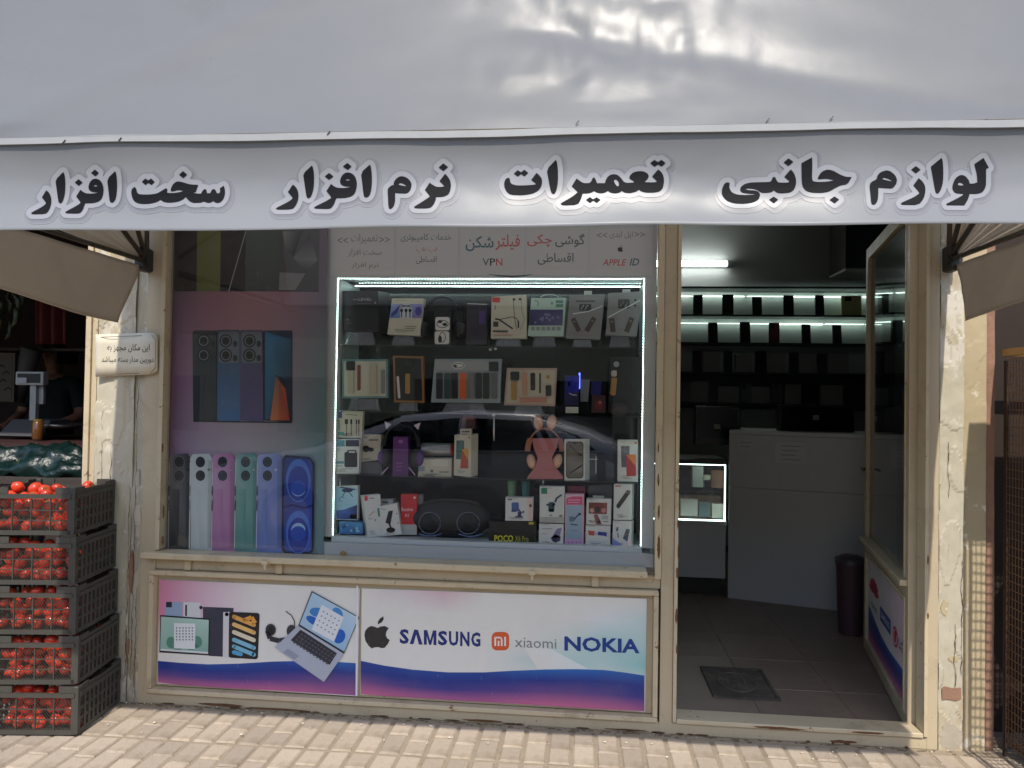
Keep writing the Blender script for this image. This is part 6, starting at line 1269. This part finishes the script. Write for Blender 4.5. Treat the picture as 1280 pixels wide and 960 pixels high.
# =================================================================== NOTICE ON THE PILLAR
nq = [(120, 418), (193, 415.5), (198, 424), (197, 462), (190, 469), (136, 472), (119, 469)]
ns = thing('paper_notice', 'cream notice with two lines of Persian print on the cracked pillar', 'notice', at(158, 470, -.012))
yn = lambda x: -.013 - .010 * max(0, (-2.1 - x)) / .06 + .003 * math.sin(x * 30)
def nfn(x, y, l):
    q = at(x, y, -.013); return at(x, y, yn(q.x) - .0005 * l)
mb = MB(); rows_ = []
def nf(u, v):
    x = 119.5 + 77.5 * u; y = 418 - 2.5 * u + 52 * v - (4 * v * max(0, (u - .9) * 10)) + 3 * v * (1 - u) * .4 + (5 * (1 - v) * max(0, (u - .93) * 14)); q = at(x, y, -.013); return at(x, y, yn(q.x))
mb.grid(nf, 14, 4); o = mb.build('sheet', M('cream_paper', S(214, 206, 186), .6, var=.06, scale=12, dirt=[(S(170, 150, 120), 9, .6, .1, .6)]), ns); s_ = o.modifiers.new('thick', 'SOLIDIFY'); s_.thickness = .001
P = Print(fn=nfn); P.l = 3; P.fa('این مکان مجهز به', (134, 430, 187, 440.5), S(34, 32, 30), .004); P.fa('دوربین مدار بسته میباشد', (127, 445.5, 192, 454.5), S(34, 32, 30), .004); P.build('printed_lines', ns, PRINT_MATT)
for a, b in (((124, 421), (191, 418.5)), ((191, 418.5), (195, 425)), ((195, 425), (194.5, 461)), ((194.5, 461), (189, 466.5)), ((189, 466.5), (126, 469)), ((126, 469), (124, 421))): pass
P = Print(fn=nfn); P.l = 2; P.line([(126, 421.5), (190, 419), (194.5, 425), (194, 460), (188.5, 466), (127, 468.5)], .8, S(130, 124, 108)); P.build('printed_border', ns, PRINT_MATT)

# =================================================================== TOMATO CRATES
CWD, CDP, CHT = .335, .33, .190
crate_m = M('dark_grey_crate_plastic', S(66, 64, 59), .5, var=.12, scale=12, bump=.1, bscale=60, dirt=[(S(92, 86, 74), 8, .58, .15, .5)])
def make_crate(label):
    root = thing('plastic_crate', label, 'crate', (0, 0, 0), 'stacked tomato crates')
    w2, d2 = CWD / 2, CDP / 2
    mb = MB(); mb.box(-w2 + .008, w2 - .008, -d2 + .008, d2 - .008, .004, .010); mb.build('base', crate_m, root)
    for sx_ in (-1, 1):
        for sy_ in (-1, 1):
            mb = MB(); xa, xb = sorted((sx_ * (w2 - .026), sx_ * w2)); ya, yb = sorted((sy_ * (d2 - .02), sy_ * d2)); mb.cbox(xa, xb, ya, yb, 0, CHT - .003, .003); mb.build('corner_post', crate_m, root)
    def wall(horizontal, s_, name, dip):
        ln = (w2 if horizontal else d2) - .0205; half = (d2 if horizontal else w2); t = .006
        def put(mb, a0_, a1_, z0, z1, o0=0.0, o1=None):
            o1 = t if o1 is None else o1; n0, n1 = sorted((s_ * (half - o0), s_ * (half - o1)))
            if horizontal: mb.box(a0_, a1_, n0, n1, z0, z1)
            else: mb.box(n0, n1, a0_, a1_, z0, z1)
        mb = MB(); put(mb, -ln - .006, ln + .006, .0, .018); put(mb, -ln - .006, ln + .006, CHT - .045, CHT - .028, -.004)
        nv = 4 if horizontal else 9
        for k in range(1, nv): a = -ln + 2 * ln * k / nv; put(mb, a - (.0022 if horizontal else .0075), a + (.0022 if horizontal else .0075), .018, CHT - .045)
        for z in (.058, .098): put(mb, -ln, ln, z - (.002 if horizontal else .006), z + (.002 if horizontal else .006), .0015)
        # thin slanted ribs between the bars
        ns_ = 26
        for k in range(-3, ns_):
            a = -ln + 2 * ln * k / ns_; b_ = a + .045
            for (z0, z1) in ((.019, .056), (.060, .096), (.100, CHT - .046)):
                aa, bb = max(-ln, min(ln, a)), max(-ln, min(ln, a + .03))
                if bb - aa < .01: continue
                p0, p1 = (aa, z1), (bb, z0); off = s_ * (half - .0045)
                if horizontal: mb.bar((p0[0], off, p0[1]), (p1[0], off, p1[1]), .0018, .0018)
                else: mb.bar((off, p0[0], p0[1]), (off, p1[0], p1[1]), .004, .002)
        mb.build(name, crate_m, root)
        # raised rim at both ends, low in the middle
        for e in (-1, 1):
            mb = MB(); a0_, a1_ = sorted((e * ln, e * ln * .62)); put(mb, a0_, a1_, CHT - .027, CHT - .002, -.001); mb.build('rim', crate_m, root)
        if not dip: mb = MB(); put(mb, -ln * .61, ln * .61, CHT - .027, CHT - .012, -.0005); mb.build('rim', crate_m, root)
    wall(True, -1, 'mesh_wall', True); wall(True, 1, 'mesh_wall', True); wall(False, -1, 'mesh_wall', False); wall(False, 1, 'mesh_wall', False)
    return root
STK = [(-2.142, -.205)]
crate_labels = ('lowest dark crate of tomatoes in the stack, standing on the pavers', 'dark tomato crate directly above the lowest one', 'dark tomato crate in the middle of the stack', 'dark tomato crate directly under the open top crate', 'top dark crate of the stack with loose tomatoes showing over its rim')
tom_label = ('ripe red tomato inside the lowest crate', 'ripe red tomato inside the crate above the lowest', 'ripe red tomato inside the middle crate', 'ripe red tomato inside the crate under the top one', 'ripe red tomato inside the topmost crate')
tom_m = M('tomato_skin', S(216, 68, 40), .26, var=.22, scale=14, rand=.3, spec=.5, coat=.3)
stem_m = mcol('tomato_stem', (84, 104, 44), .7)
mb = MB(); n, k = 16, 10; vs = []; 
mb.ball((0, 0, .0), .031, .031, .026, n, k)
mb.v = [(x * (1 + .03 * math.cos(5 * math.atan2(y, x))), y * (1 + .03 * math.cos(5 * math.atan2(y, x))), z - (.006 * math.exp(-((x * x + y * y) / .00008)) if z > 0 else 0)) for x, y, z in mb.v]
for q in range(5):
    a = 2 * math.pi * q / 5; mb.add([(0, 0, .021), (.010 * math.cos(a - .3), .010 * math.sin(a - .3), .0245), (.017 * math.cos(a), .017 * math.sin(a), .024), (.010 * math.cos(a + .3), .010 * math.sin(a + .3), .0245)], [(0, 1, 2, 3)], 1)
tom0 = mb.build('tomato', [tom_m, stem_m], None, loc=(0, 0, 0)); tom_used = False
def copy_tree(o, parent=None):
    c = o.copy(); col.objects.link(c)
    if parent is not None: c.parent = parent
    for ch in o.children: copy_tree(ch, c)
    return c
crate0 = make_crate(crate_labels[0])
for k in range(5):
    cr = crate0 if k == 0 else copy_tree(crate0)
    cx, cy_ = -2.148 - .013 * k, -.20 + .002 * k; rz = R(7.5 + (-.8, .6, -.3, .5, .9)[k]); zb_ = .012 + k * (CHT + .0045)
    cr.location = (cx, cy_, zb_); cr.rotation_euler = (0, 0, rz); cr['label'] = crate_labels[k]; cr['group'] = 'stacked tomato crates'
    loc = []
    for r_ in range(4):
        for c_ in range(7): loc.append((-.135 + .045 * c_ + (.022 if r_ % 2 else 0) * (1 if c_ < 6 else -.5) + rnd.uniform(-.012, .012), -CDP / 2 + .040 + rnd.uniform(0, .016) + (.02 if r_ % 2 else 0), .036 + .041 * r_ + rnd.uniform(-.008, .008) - (.012 if r_ == 3 else 0)))
    for r_ in range(3):
        for c_ in range(4): loc.append((CWD / 2 - .044 - rnd.uniform(0, .014), -.055 + .058 * c_ + rnd.uniform(-.012, .012), .037 + .041 * r_ + rnd.uniform(-.008, .008)))
    if k == 4: loc += [(-.11, -.07, .178), (-.045, -.06, .170), (.0, -.075, .166), (.035, -.05, .172), (-.08, .0, .150), (.02, .0, .15), (.10, .07, .166), (.07, .0, .145)]
    M_ = Matrix.Translation(cr.location) @ Matrix.Rotation(rz, 4, 'Z')
    for q in loc:
        if not tom_used: t = tom0; tom_used = True
        else: t = tom0.copy(); col.objects.link(t)
        t.location = M_ @ Vector(q); s_ = rnd.uniform(.70, .94); t.scale = (s_, s_, s_ * rnd.uniform(.92, 1.08)); t.rotation_euler = (rnd.uniform(-1.2, 1.2), rnd.uniform(-1.2, 1.2), rnd.uniform(0, 6))
        tag(t, tom_label[k], 'tomato', 'tomatoes in crate ' + ('one', 'two', 'three', 'four', 'five')[k] + ' from the ground')

# =================================================================== GREENGROCER'S DARK INTERIOR
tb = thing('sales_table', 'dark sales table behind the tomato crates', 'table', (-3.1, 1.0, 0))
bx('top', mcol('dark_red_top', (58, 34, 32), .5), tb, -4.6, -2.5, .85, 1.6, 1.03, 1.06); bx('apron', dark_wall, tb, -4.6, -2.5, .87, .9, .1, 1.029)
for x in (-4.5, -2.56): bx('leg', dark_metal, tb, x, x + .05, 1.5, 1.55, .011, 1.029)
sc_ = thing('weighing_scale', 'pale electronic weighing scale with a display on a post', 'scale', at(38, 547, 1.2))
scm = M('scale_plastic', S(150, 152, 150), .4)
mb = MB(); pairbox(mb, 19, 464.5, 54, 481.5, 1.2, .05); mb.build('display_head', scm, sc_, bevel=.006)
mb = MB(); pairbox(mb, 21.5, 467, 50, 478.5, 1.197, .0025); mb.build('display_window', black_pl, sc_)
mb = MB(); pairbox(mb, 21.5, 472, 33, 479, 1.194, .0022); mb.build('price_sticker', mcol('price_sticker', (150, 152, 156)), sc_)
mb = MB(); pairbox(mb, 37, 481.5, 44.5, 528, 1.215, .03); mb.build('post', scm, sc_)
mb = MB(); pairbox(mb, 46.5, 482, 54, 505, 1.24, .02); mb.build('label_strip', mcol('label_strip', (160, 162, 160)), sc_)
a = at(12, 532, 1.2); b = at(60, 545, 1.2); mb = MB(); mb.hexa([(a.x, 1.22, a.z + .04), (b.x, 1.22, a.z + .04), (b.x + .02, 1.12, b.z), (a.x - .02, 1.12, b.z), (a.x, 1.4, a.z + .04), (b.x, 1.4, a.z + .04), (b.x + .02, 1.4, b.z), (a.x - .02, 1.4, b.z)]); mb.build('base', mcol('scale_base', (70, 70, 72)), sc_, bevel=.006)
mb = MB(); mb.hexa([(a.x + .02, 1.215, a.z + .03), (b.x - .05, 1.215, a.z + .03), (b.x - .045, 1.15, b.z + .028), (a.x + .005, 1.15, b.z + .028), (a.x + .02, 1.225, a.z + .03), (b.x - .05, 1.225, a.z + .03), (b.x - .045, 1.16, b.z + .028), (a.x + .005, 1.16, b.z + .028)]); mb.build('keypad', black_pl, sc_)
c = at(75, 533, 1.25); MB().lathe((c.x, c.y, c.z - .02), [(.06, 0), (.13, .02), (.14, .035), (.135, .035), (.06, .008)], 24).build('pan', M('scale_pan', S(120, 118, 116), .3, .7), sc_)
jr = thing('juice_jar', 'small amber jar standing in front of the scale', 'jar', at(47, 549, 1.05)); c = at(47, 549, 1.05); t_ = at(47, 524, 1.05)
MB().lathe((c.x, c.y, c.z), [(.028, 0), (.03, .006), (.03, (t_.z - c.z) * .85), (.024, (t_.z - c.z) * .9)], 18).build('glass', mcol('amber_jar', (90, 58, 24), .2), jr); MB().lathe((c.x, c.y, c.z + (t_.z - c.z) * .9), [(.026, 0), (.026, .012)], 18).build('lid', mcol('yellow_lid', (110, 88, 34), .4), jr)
# bundle in film
hb_ = thing('herb_bundle', 'dark green herb bundle wrapped in blue plastic film behind the top crate', 'herbs', at(40, 602, .5))
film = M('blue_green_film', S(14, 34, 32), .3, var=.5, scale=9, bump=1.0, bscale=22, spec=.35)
mb = MB()
def bf(u, v):
    a = math.pi * v; x = -3.35 + .95 * u; r_ = .15 * (math.sin(math.pi * min(.97, max(.03, u))) ** .4) * (1 + .35 * noise.noise(Vector((x * 7, a * 2, .3))))
    return (x, .52 - r_ * 1.15 * math.cos(a), .93 + r_ * math.sin(a) + .035 * noise.fractal(Vector((x * 11, a * 4, 3)), 1, 2, 4))
mb.grid(bf, 70, 26); mb.build('film_wrap', film, hb_)
herb_m = mcol('herb_green', (40, 66, 30), .8); mb = MB()
for k in range(150):
    x = rnd.uniform(-3.3, -2.5); y = rnd.uniform(.40, .62); mb.bar((x, y, .93), (x + rnd.uniform(-.05, .05), y + rnd.uniform(-.04, .04), .93 + rnd.uniform(.02, .10)), .012, .002)
mb.build('herb_leaves', herb_m, hb_)
pt = thing('produce_stand', 'dark produce stand under the wrapped herbs', 'stand', (-2.9, .5, 0)); bx('top', dark_wall, pt, -3.6, -2.25, .3, .78, .90, .93); bx('front', dark_wall, pt, -3.6, -2.25, .31, .33, .03, .899)
for x in (-3.58, -2.3): bx('leg', dark_metal, pt, x, x + .04, .72, .76, .011, .899)
# hanging fruit, bags, shelf, plaque
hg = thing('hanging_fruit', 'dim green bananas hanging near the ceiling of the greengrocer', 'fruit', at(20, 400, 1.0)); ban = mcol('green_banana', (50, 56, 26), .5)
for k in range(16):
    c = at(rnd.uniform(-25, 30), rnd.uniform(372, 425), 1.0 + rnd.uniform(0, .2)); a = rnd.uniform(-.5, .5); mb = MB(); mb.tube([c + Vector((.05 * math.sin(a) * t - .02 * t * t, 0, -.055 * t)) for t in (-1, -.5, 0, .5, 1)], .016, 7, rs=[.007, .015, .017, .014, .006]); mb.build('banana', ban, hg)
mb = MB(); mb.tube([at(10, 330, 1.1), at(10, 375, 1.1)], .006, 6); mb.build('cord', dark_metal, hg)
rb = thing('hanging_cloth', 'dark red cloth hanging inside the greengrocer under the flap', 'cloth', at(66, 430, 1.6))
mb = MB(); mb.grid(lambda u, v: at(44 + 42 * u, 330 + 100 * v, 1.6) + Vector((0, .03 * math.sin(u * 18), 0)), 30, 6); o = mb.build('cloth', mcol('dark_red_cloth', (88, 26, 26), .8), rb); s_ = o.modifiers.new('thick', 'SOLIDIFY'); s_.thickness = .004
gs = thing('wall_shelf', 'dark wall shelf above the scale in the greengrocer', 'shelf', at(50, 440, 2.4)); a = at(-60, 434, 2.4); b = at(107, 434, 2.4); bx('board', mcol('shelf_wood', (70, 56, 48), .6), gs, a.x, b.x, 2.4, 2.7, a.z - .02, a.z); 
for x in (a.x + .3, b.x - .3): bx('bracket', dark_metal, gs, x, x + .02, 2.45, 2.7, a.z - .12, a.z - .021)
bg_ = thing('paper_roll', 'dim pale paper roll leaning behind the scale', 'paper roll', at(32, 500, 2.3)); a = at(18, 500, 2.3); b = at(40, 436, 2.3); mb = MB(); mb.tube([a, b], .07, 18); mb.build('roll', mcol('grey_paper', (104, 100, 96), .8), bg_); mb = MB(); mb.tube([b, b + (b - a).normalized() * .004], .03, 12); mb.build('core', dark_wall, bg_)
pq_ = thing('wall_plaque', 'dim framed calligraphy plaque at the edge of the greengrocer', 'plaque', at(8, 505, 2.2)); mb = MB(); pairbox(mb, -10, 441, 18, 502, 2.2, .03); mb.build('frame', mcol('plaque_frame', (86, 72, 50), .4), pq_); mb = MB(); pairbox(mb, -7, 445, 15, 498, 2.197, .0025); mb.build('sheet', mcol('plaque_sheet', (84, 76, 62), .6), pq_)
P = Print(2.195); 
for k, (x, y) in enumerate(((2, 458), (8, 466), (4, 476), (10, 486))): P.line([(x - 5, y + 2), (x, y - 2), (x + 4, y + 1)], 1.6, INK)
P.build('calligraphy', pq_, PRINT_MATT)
# shopkeeper standing in the dark
man = thing('person', 'dim shopkeeper in a dark teal shirt standing behind the weighing scale', 'person', (-4.45, 2.75, .011))
def skinned(name, verts, edges, mat, parent, sub=2, root=0):
    me = bpy.data.meshes.new(name); off = wl(parent); me.from_pydata([Vector(v[:3]) - off for v in verts], edges, []); me.materials.append(mat)
    o = bpy.data.objects.new(name, me); col.objects.link(o); o.parent = parent
    sk = o.modifiers.new('skin', 'SKIN'); sk.use_smooth_shade = True
    for i, v in enumerate(verts): r_ = v[3]; ry = v[4] if len(v) > 4 else r_; me.skin_vertices[0].data[i].radius = (r_, ry); me.skin_vertices[0].data[i].use_root = (i == root)
    sb = o.modifiers.new('sub', 'SUBSURF'); sb.levels = sub; sb.render_levels = sub
    return o
px_, py_ = -4.45, 2.75
skin_m = mcol('skin_tone', (150, 104, 82), .55)
J = [(px_, py_, .95, .15, .11), (px_, py_, 1.12, .145, .10), (px_, py_, 1.30, .165, .105), (px_, py_, 1.43, .13, .085), (px_, py_ - .01, 1.50, .055), (px_, py_ - .02, 1.57, .06, .065), (px_, py_ - .025, 1.66, .078, .092), (px_, py_ - .02, 1.73, .06, .075),
     (px_ + .19, py_, 1.42, .062), (px_ + .27, py_ - .04, 1.16, .046), (px_ + .20, py_ - .26, 1.08, .036), (px_ + .17, py_ - .34, 1.075, .026),
     (px_ - .19, py_, 1.42, .062), (px_ - .27, py_ - .04, 1.16, .046), (px_ - .20, py_ - .26, 1.08, .036), (px_ - .17, py_ - .34, 1.075, .026),
     (px_ + .10, py_, .88, .095), (px_ + .11, py_ - .01, .48, .065), (px_ + .11, py_ + .02, .10, .045), (px_ + .11, py_ - .12, .04, .035), (px_ - .10, py_, .88, .095), (px_ - .11, py_ - .01, .48, .065), (px_ - .11, py_ + .02, .10, .045), (px_ - .11, py_ - .12, .04, .035)]
E_ = [(0, 1), (1, 2), (2, 3), (3, 4), (4, 5), (5, 6), (6, 7), (3, 8), (8, 9), (9, 10), (10, 11), (3, 12), (12, 13), (13, 14), (14, 15), (0, 16), (16, 17), (17, 18), (18, 19), (0, 20), (20, 21), (21, 22), (22, 23)]
# hands: palm continues into five finger chains
for sgn, wi in ((1, 11), (-1, 15)):
    w_ = J[wi]; 
    for fi, (dx, ln) in enumerate(((-.024, .06), (-.008, .07), (.008, .066), (.022, .052))):
        b0 = len(J); J.append((w_[0] + dx * .9, w_[1] - .05, w_[2] - .004, .0105)); J.append((w_[0] + dx, w_[1] - .05 - ln * .55, w_[2] - .008, .009)); J.append((w_[0] + dx, w_[1] - .05 - ln, w_[2] - .022, .0075)); E_ += [(wi, b0), (b0, b0 + 1), (b0 + 1, b0 + 2)]
    b0 = len(J); J.append((w_[0] - sgn * .032, w_[1] - .03, w_[2] - .004, .011)); J.append((w_[0] - sgn * .042, w_[1] - .065, w_[2] - .012, .009)); E_ += [(wi, b0), (b0, b0 + 1)]
skinned('body', J, E_, skin_m, man)
shirt = mcol('teal_shirt', (24, 33, 35), .85)
Jc = [(px_, py_, .93, .165, .125), (px_, py_, 1.12, .158, .115), (px_, py_, 1.30, .178, .118), (px_, py_, 1.435, .142, .096), (px_ + .195, py_, 1.42, .072), (px_ + .265, py_ - .035, 1.19, .058), (px_ - .195, py_, 1.42, .072), (px_ - .265, py_ - .035, 1.19, .058)]
skinned('shirt', Jc, [(0, 1), (1, 2), (2, 3), (3, 4), (4, 5), (3, 6), (6, 7)], shirt, man)
Jt = [(px_, py_, .93, .16, .12), (px_ + .10, py_, .86, .108), (px_ + .11, py_ - .01, .48, .082), (px_ + .11, py_ + .02, .12, .066), (px_ - .10, py_, .86, .108), (px_ - .11, py_ - .01, .48, .082), (px_ - .11, py_ + .02, .12, .066)]
skinned('trousers', Jt, [(0, 1), (1, 2), (2, 3), (0, 4), (4, 5), (5, 6)], mcol('dark_trousers', (36, 36, 42), .85), man)
mb = MB(); mb.grid(lambda u, v: (px_ + .098 * math.cos(2 * math.pi * u) * math.sin(.02 + v * 1.62), py_ - .012 + (.105 + .0) * math.sin(2 * math.pi * u) * math.sin(.02 + v * 1.62) + .012, 1.68 + .105 * math.cos(v * 1.55) + (.045 * max(0, -math.sin(2 * math.pi * u)) * v) - (.06 * v * max(0, math.sin(2 * math.pi * u)))), 24, 10); mb.build('hair', mcol('black_hair', (22, 20, 20), .7), man)
for sg in (-1, 1):
    MB().ball((px_ + sg * .031, py_ - .108, 1.665), .012, .008, .008, 10, 6).build('eye', mcol('eye_white', (200, 196, 188), .3), man); MB().ball((px_ + sg * .031, py_ - .1145, 1.665), .0055, .004, .0058, 8, 6).build('iris', mcol('iris_dark', (30, 22, 18), .2), man); MB().ball((px_ + sg * .085, py_ - .02, 1.655), .010, .018, .028, 8, 6).build('ear', skin_m, man)
    mb = MB(); mb.bar((px_ + sg * .015, py_ - .116, 1.687), (px_ + sg * .048, py_ - .108, 1.689), .006, .007); mb.build('eyebrow', MATS['black_hair'], man)
mb = MB(); mb.tube([(px_, py_ - .112, 1.675), (px_, py_ - .122, 1.65), (px_, py_ - .132, 1.635), (px_, py_ - .116, 1.626)], .01, 8, rs=[.008, .011, .015, .008]); mb.build('nose', skin_m, man)
mb = MB(); mb.ball((px_, py_ - .113, 1.600), .022, .008, .006, 10, 6); mb.build('mouth', mcol('lip_tone', (130, 74, 66), .5), man)

# =================================================================== WIRE RACK BY THE RIGHT PILLAR
wr = thing('wire_rack', 'tall wire mesh rack holding brown sacks beside the sunlit pillar', 'rack', (1.8, -.14, 0))
rx0, rx1, ry0, ry1, rz1 = 1.65, 2.2, -.215, -.02, 1.575
wire = M('galvanised_wire', S(122, 90, 66), .4, .5, var=.2); brass = M('brass_bar', S(150, 116, 72), .35, .5, var=.15)
def mesh_panel(p0, du_, nu, nz, name, z0=.06, z1=1.55):
    mb = MB(); du_ = Vector(du_)
    for k in range(nu + 1): q = Vector(p0) + du_ * (k / nu); mb.bar((q.x, q.y, z0), (q.x, q.y, z1), .0022, .0022)
    for k in range(nz + 1): z = z0 + (z1 - z0) * k / nz; q0 = Vector((p0[0], p0[1], z)); mb.bar(q0, q0 + du_, .0022, .0022)
    mb.build(name, wire, wr)
mesh_panel((rx0, ry0, 0), (rx1 - rx0, 0, 0), 30, 45, 'mesh_panel'); mesh_panel((rx0 + .003, ry0 + .005, 0), (0, ry1 - ry0 - .01, 0), 9, 45, 'mesh_panel')
for x, y in ((rx0, ry0), (rx1, ry0), (rx0, ry1), (rx1, ry1)): mb = MB(); mb.bar((x + .006, y + .006, 0), (x + .006, y + .006, rz1 - .03), .012, .012); mb.build('upright', dark_brown, wr)
for a, b in (((rx0, ry0, rz1), (rx1, ry0, rz1)), ((rx0, ry0 + .012, rz1), (rx0, ry1, rz1)), ((rx0, ry1, rz1), (rx1, ry1, rz1))): mb = MB(); mb.bar(a, b, .024, .028); mb.build('top_bar', brass, wr)
MB().box(rx0 + .02, rx1 - .02, ry0 + .02, ry1 - .01, .05, .058).build('bottom_shelf', dark_brown, wr)
sack = M('brown_sacking', S(104, 70, 46), .9, var=.25, scale=30, bump=.6, bscale=70)
for lab, z0, h_, mt_ in (('brown sack at the bottom of the wire rack', .062, .46, M('orange_net_sack', S(150, 84, 40), .8, var=.35, scale=40, bump=.7, bscale=60)), ('brown sack in the middle of the wire rack', .56, .45, sack), ('upper brown sack of the wire rack', 1.05, .42, sack)):
    mb = MB()
    def fn(u, v, z0=z0, h_=h_):
        a = 2 * math.pi * u; t = math.sin(math.pi * min(.985, max(.015, v))) ** .35; n_ = 1 + .07 * noise.noise(Vector((math.cos(a) * 3, math.sin(a) * 3, v * 5 + z0)))
        return (1.92 + .215 * t * n_ * math.cos(a), -.115 + .068 * t * n_ * math.sin(a), z0 + h_ * v)
    mb.grid(fn, 40, 24); o = mb.build('sack', mt_); tag(o, lab, 'sack')

tr = thing('wire_rack', 'taller wire mesh rack out of view, added to cast its mesh shadow on the pillar', 'rack', (1.95, -.75, 0))  # unseen extra rack, added for the mesh shadow it throws on the pillar
mb = MB()
for k in range(31): x = 1.60 + .6 * k / 30; mb.bar((x, -.62, .1), (x, -.62, 1.92), .004, .004)
for k in range(49): z = .1 + 1.82 * k / 48; mb.bar((1.60, -.62, z), (2.2, -.62, z), .004, .004)
mb.build('mesh_panel', wire, tr)
bx('top_board', dark_brown, tr, 1.59, 2.22, -.90, -.60, 1.925, 2.04); bx('bottom_board', dark_brown, tr, 1.60, 2.2, -.9, -.61, .05, .09)
for x, y in ((1.60, -.63), (2.19, -.63), (1.60, -.89), (2.19, -.89)): mb = MB(); mb.bar((x, y, 0), (x, y, 1.92), .014, .014); mb.build('upright', dark_brown, tr)

# =================================================================== ACROSS THE PAVEMENT (seen mirrored in the glass)
car = thing('parked_car', 'silver grey parked car mirrored in the shop window glass', 'car', (-1.1, -4.75, -.13))
paint = M('silver_paint', S(226, 226, 226), .3, .0, var=.02, coat=.6); cglass = M('car_glass', S(8, 8, 9), .12, var=0, spec=.12)
# stations along the car: x, sill z, belt z, roof z, half width low, half width roof
ST = [(-2.75, .30, .62, .63, .62, .60), (-2.55, .22, .78, .80, .78, .70), (-1.75, .20, .90, .93, .84, .74), (-1.35, .20, .94, 1.08, .85, .68), (-.75, .20, .95, 1.30, .86, .60), (-.1, .20, .96, 1.36, .86, .59), (.6, .20, .97, 1.34, .86, .59), (1.15, .20, .98, 1.18, .85, .62), (1.5, .20, .98, 1.02, .84, .70), (1.75, .24, .96, .98, .80, .72), (1.85, .34, .70, .72, .68, .64)]
def ring(st): x, s_, b, r_, wl_, wr_ = st; return [(x, -wl_ * .93, s_), (x, -wl_, s_ + .2), (x, -wl_, (s_ + b) / 2), (x, -wl_ * .97, b), (x, -wr_, r_ - .03), (x, -wr_ * .8, r_), (x, wr_ * .8, r_), (x, wr_, r_ - .03), (x, wl_ * .97, b), (x, wl_, (s_ + b) / 2), (x, wl_, s_ + .2), (x, wl_ * .93, s_)]
mb = MB(); vs = [v for st in ST for v in ring(st)]; n = 12; fs = [(i * n + k, i * n + (k + 1) % n, (i + 1) * n + (k + 1) % n, (i + 1) * n + k) for i in range(len(ST) - 1) for k in range(n)] + [tuple(range(n)), tuple((len(ST) - 1) * n + k for k in range(n))]
off = Vector((-1.1, -4.75, -.13)); vs = [Vector(v) + off for v in vs]; mb.add(vs, fs, 0, True); mb.build('body', paint, car)
for sg in (-1, 1):
    for name, pts in (('side_window', [(-1.15, .975), (-.72, 1.235), (-.13, 1.29), (-.13, .985)]), ('side_window', [(-.06, .985), (-.06, 1.29), (.58, 1.275), (.72, .995)]), ('quarter_window', [(.78, .998), (.64, 1.26), (1.05, 1.14), (1.22, 1.01)])):
        mb = MB(); P3 = []
        for x, z in pts:
            xs_ = [s[0] for s in ST]; b = np.interp(x, xs_, [s[2] for s in ST]); r_ = np.interp(x, xs_, [s[3] for s in ST]) - .03; wl_ = np.interp(x, xs_, [s[4] for s in ST]) * .97; wr_ = np.interp(x, xs_, [s[5] for s in ST]); t = min(1, max(0, (z - b) / max(.02, r_ - b)))
            P3.append(Vector((x, sg * (wl_ + (wr_ - wl_) * t + .012), z)) + off)
        mb.prism(P3, (0, -sg * .02, 0)); mb.build(name, cglass, car)
    mb = MB(); mb.tube([Vector((x, sg * (np.interp(x, [s[0] for s in ST], [s[4] for s in ST]) * .97 + .012), np.interp(x, [s[0] for s in ST], [s[2] for s in ST]) + .01)) + off for x in np.linspace(-1.3, 1.3, 14)], .01, 6); mb.build('chrome_trim', chrome, car)
    for x in (-.1, .75): mb = MB(); mb.bar(Vector((x, sg * .865, .82)) + off, Vector((x + .16, sg * .865, .82)) + off, .025, .02); mb.build('door_handle', chrome, car)
    for x in (-1.75, 1.05):
        wh = MB(); wh.lathe((x + off.x, sg * .80 - .09 + off.y, .31 + off.z), [(.21, 0), (.31, .02), (.31, .16), (.21, .18)], 28, axis='y'); w_o = wh.build('wheel', black_pl, car); wh = MB(); wh.lathe((x + off.x, sg * .80 - (.094 if sg < 0 else -.084) + off.y, .31 + off.z), [(.03, 0), (.2, .004), (.2, .01)], 20, axis='y'); wh.build('rim', chrome, w_o)
mb = MB(); mb.hexa([Vector(v) + off for v in ((.63, -.55, 1.33), (.63, .55, 1.33), (1.44, .66, 1.035), (1.44, -.66, 1.035), (.60, -.55, 1.30), (.60, .55, 1.30), (1.41, .66, 1.0), (1.41, -.66, 1.0))]); mb.build('rear_window', cglass, car)
mb = MB(); mb.hexa([Vector(v) + off for v in ((-.78, -.55, 1.305), (-.78, .55, 1.305), (-1.62, .68, .985), (-1.62, -.68, .985), (-.74, -.55, 1.28), (-.74, .55, 1.28), (-1.58, .68, .95), (-1.58, -.68, .95))]); mb.build('windscreen', cglass, car)
for sg in (-1, 1): mb = MB(); mb.ball(Vector((-2.6, sg * .55, .66)) + off, .08, .14, .07, 12, 8); mb.build('headlight', chrome, car); mb = MB(); mb.ball(Vector((1.8, sg * .55, .80)) + off, .06, .13, .08, 12, 8); mb.build('tail_light', mcol('tail_red', (150, 24, 24), .2), car)
ob = thing('opposite_building', 'plain tan building across the street facing the shop', 'building', (0, -16, -.13))
bx('wall', plaster_tan, ob, -26, 26, -20, -15.5, -.13, 6.0)
for i in range(-6, 7):
    for z in (1.0, 3.9): fr_ = MB().box(i * 3.6 - .8, i * 3.6 + .8, -15.52, -15.44, z - .7, z + .9).build('window', steel, ob); MB().box(i * 3.6 - .72, i * 3.6 + .72, -15.46, -15.43, z - .62, z + .82).build('pane', cglass, fr_)
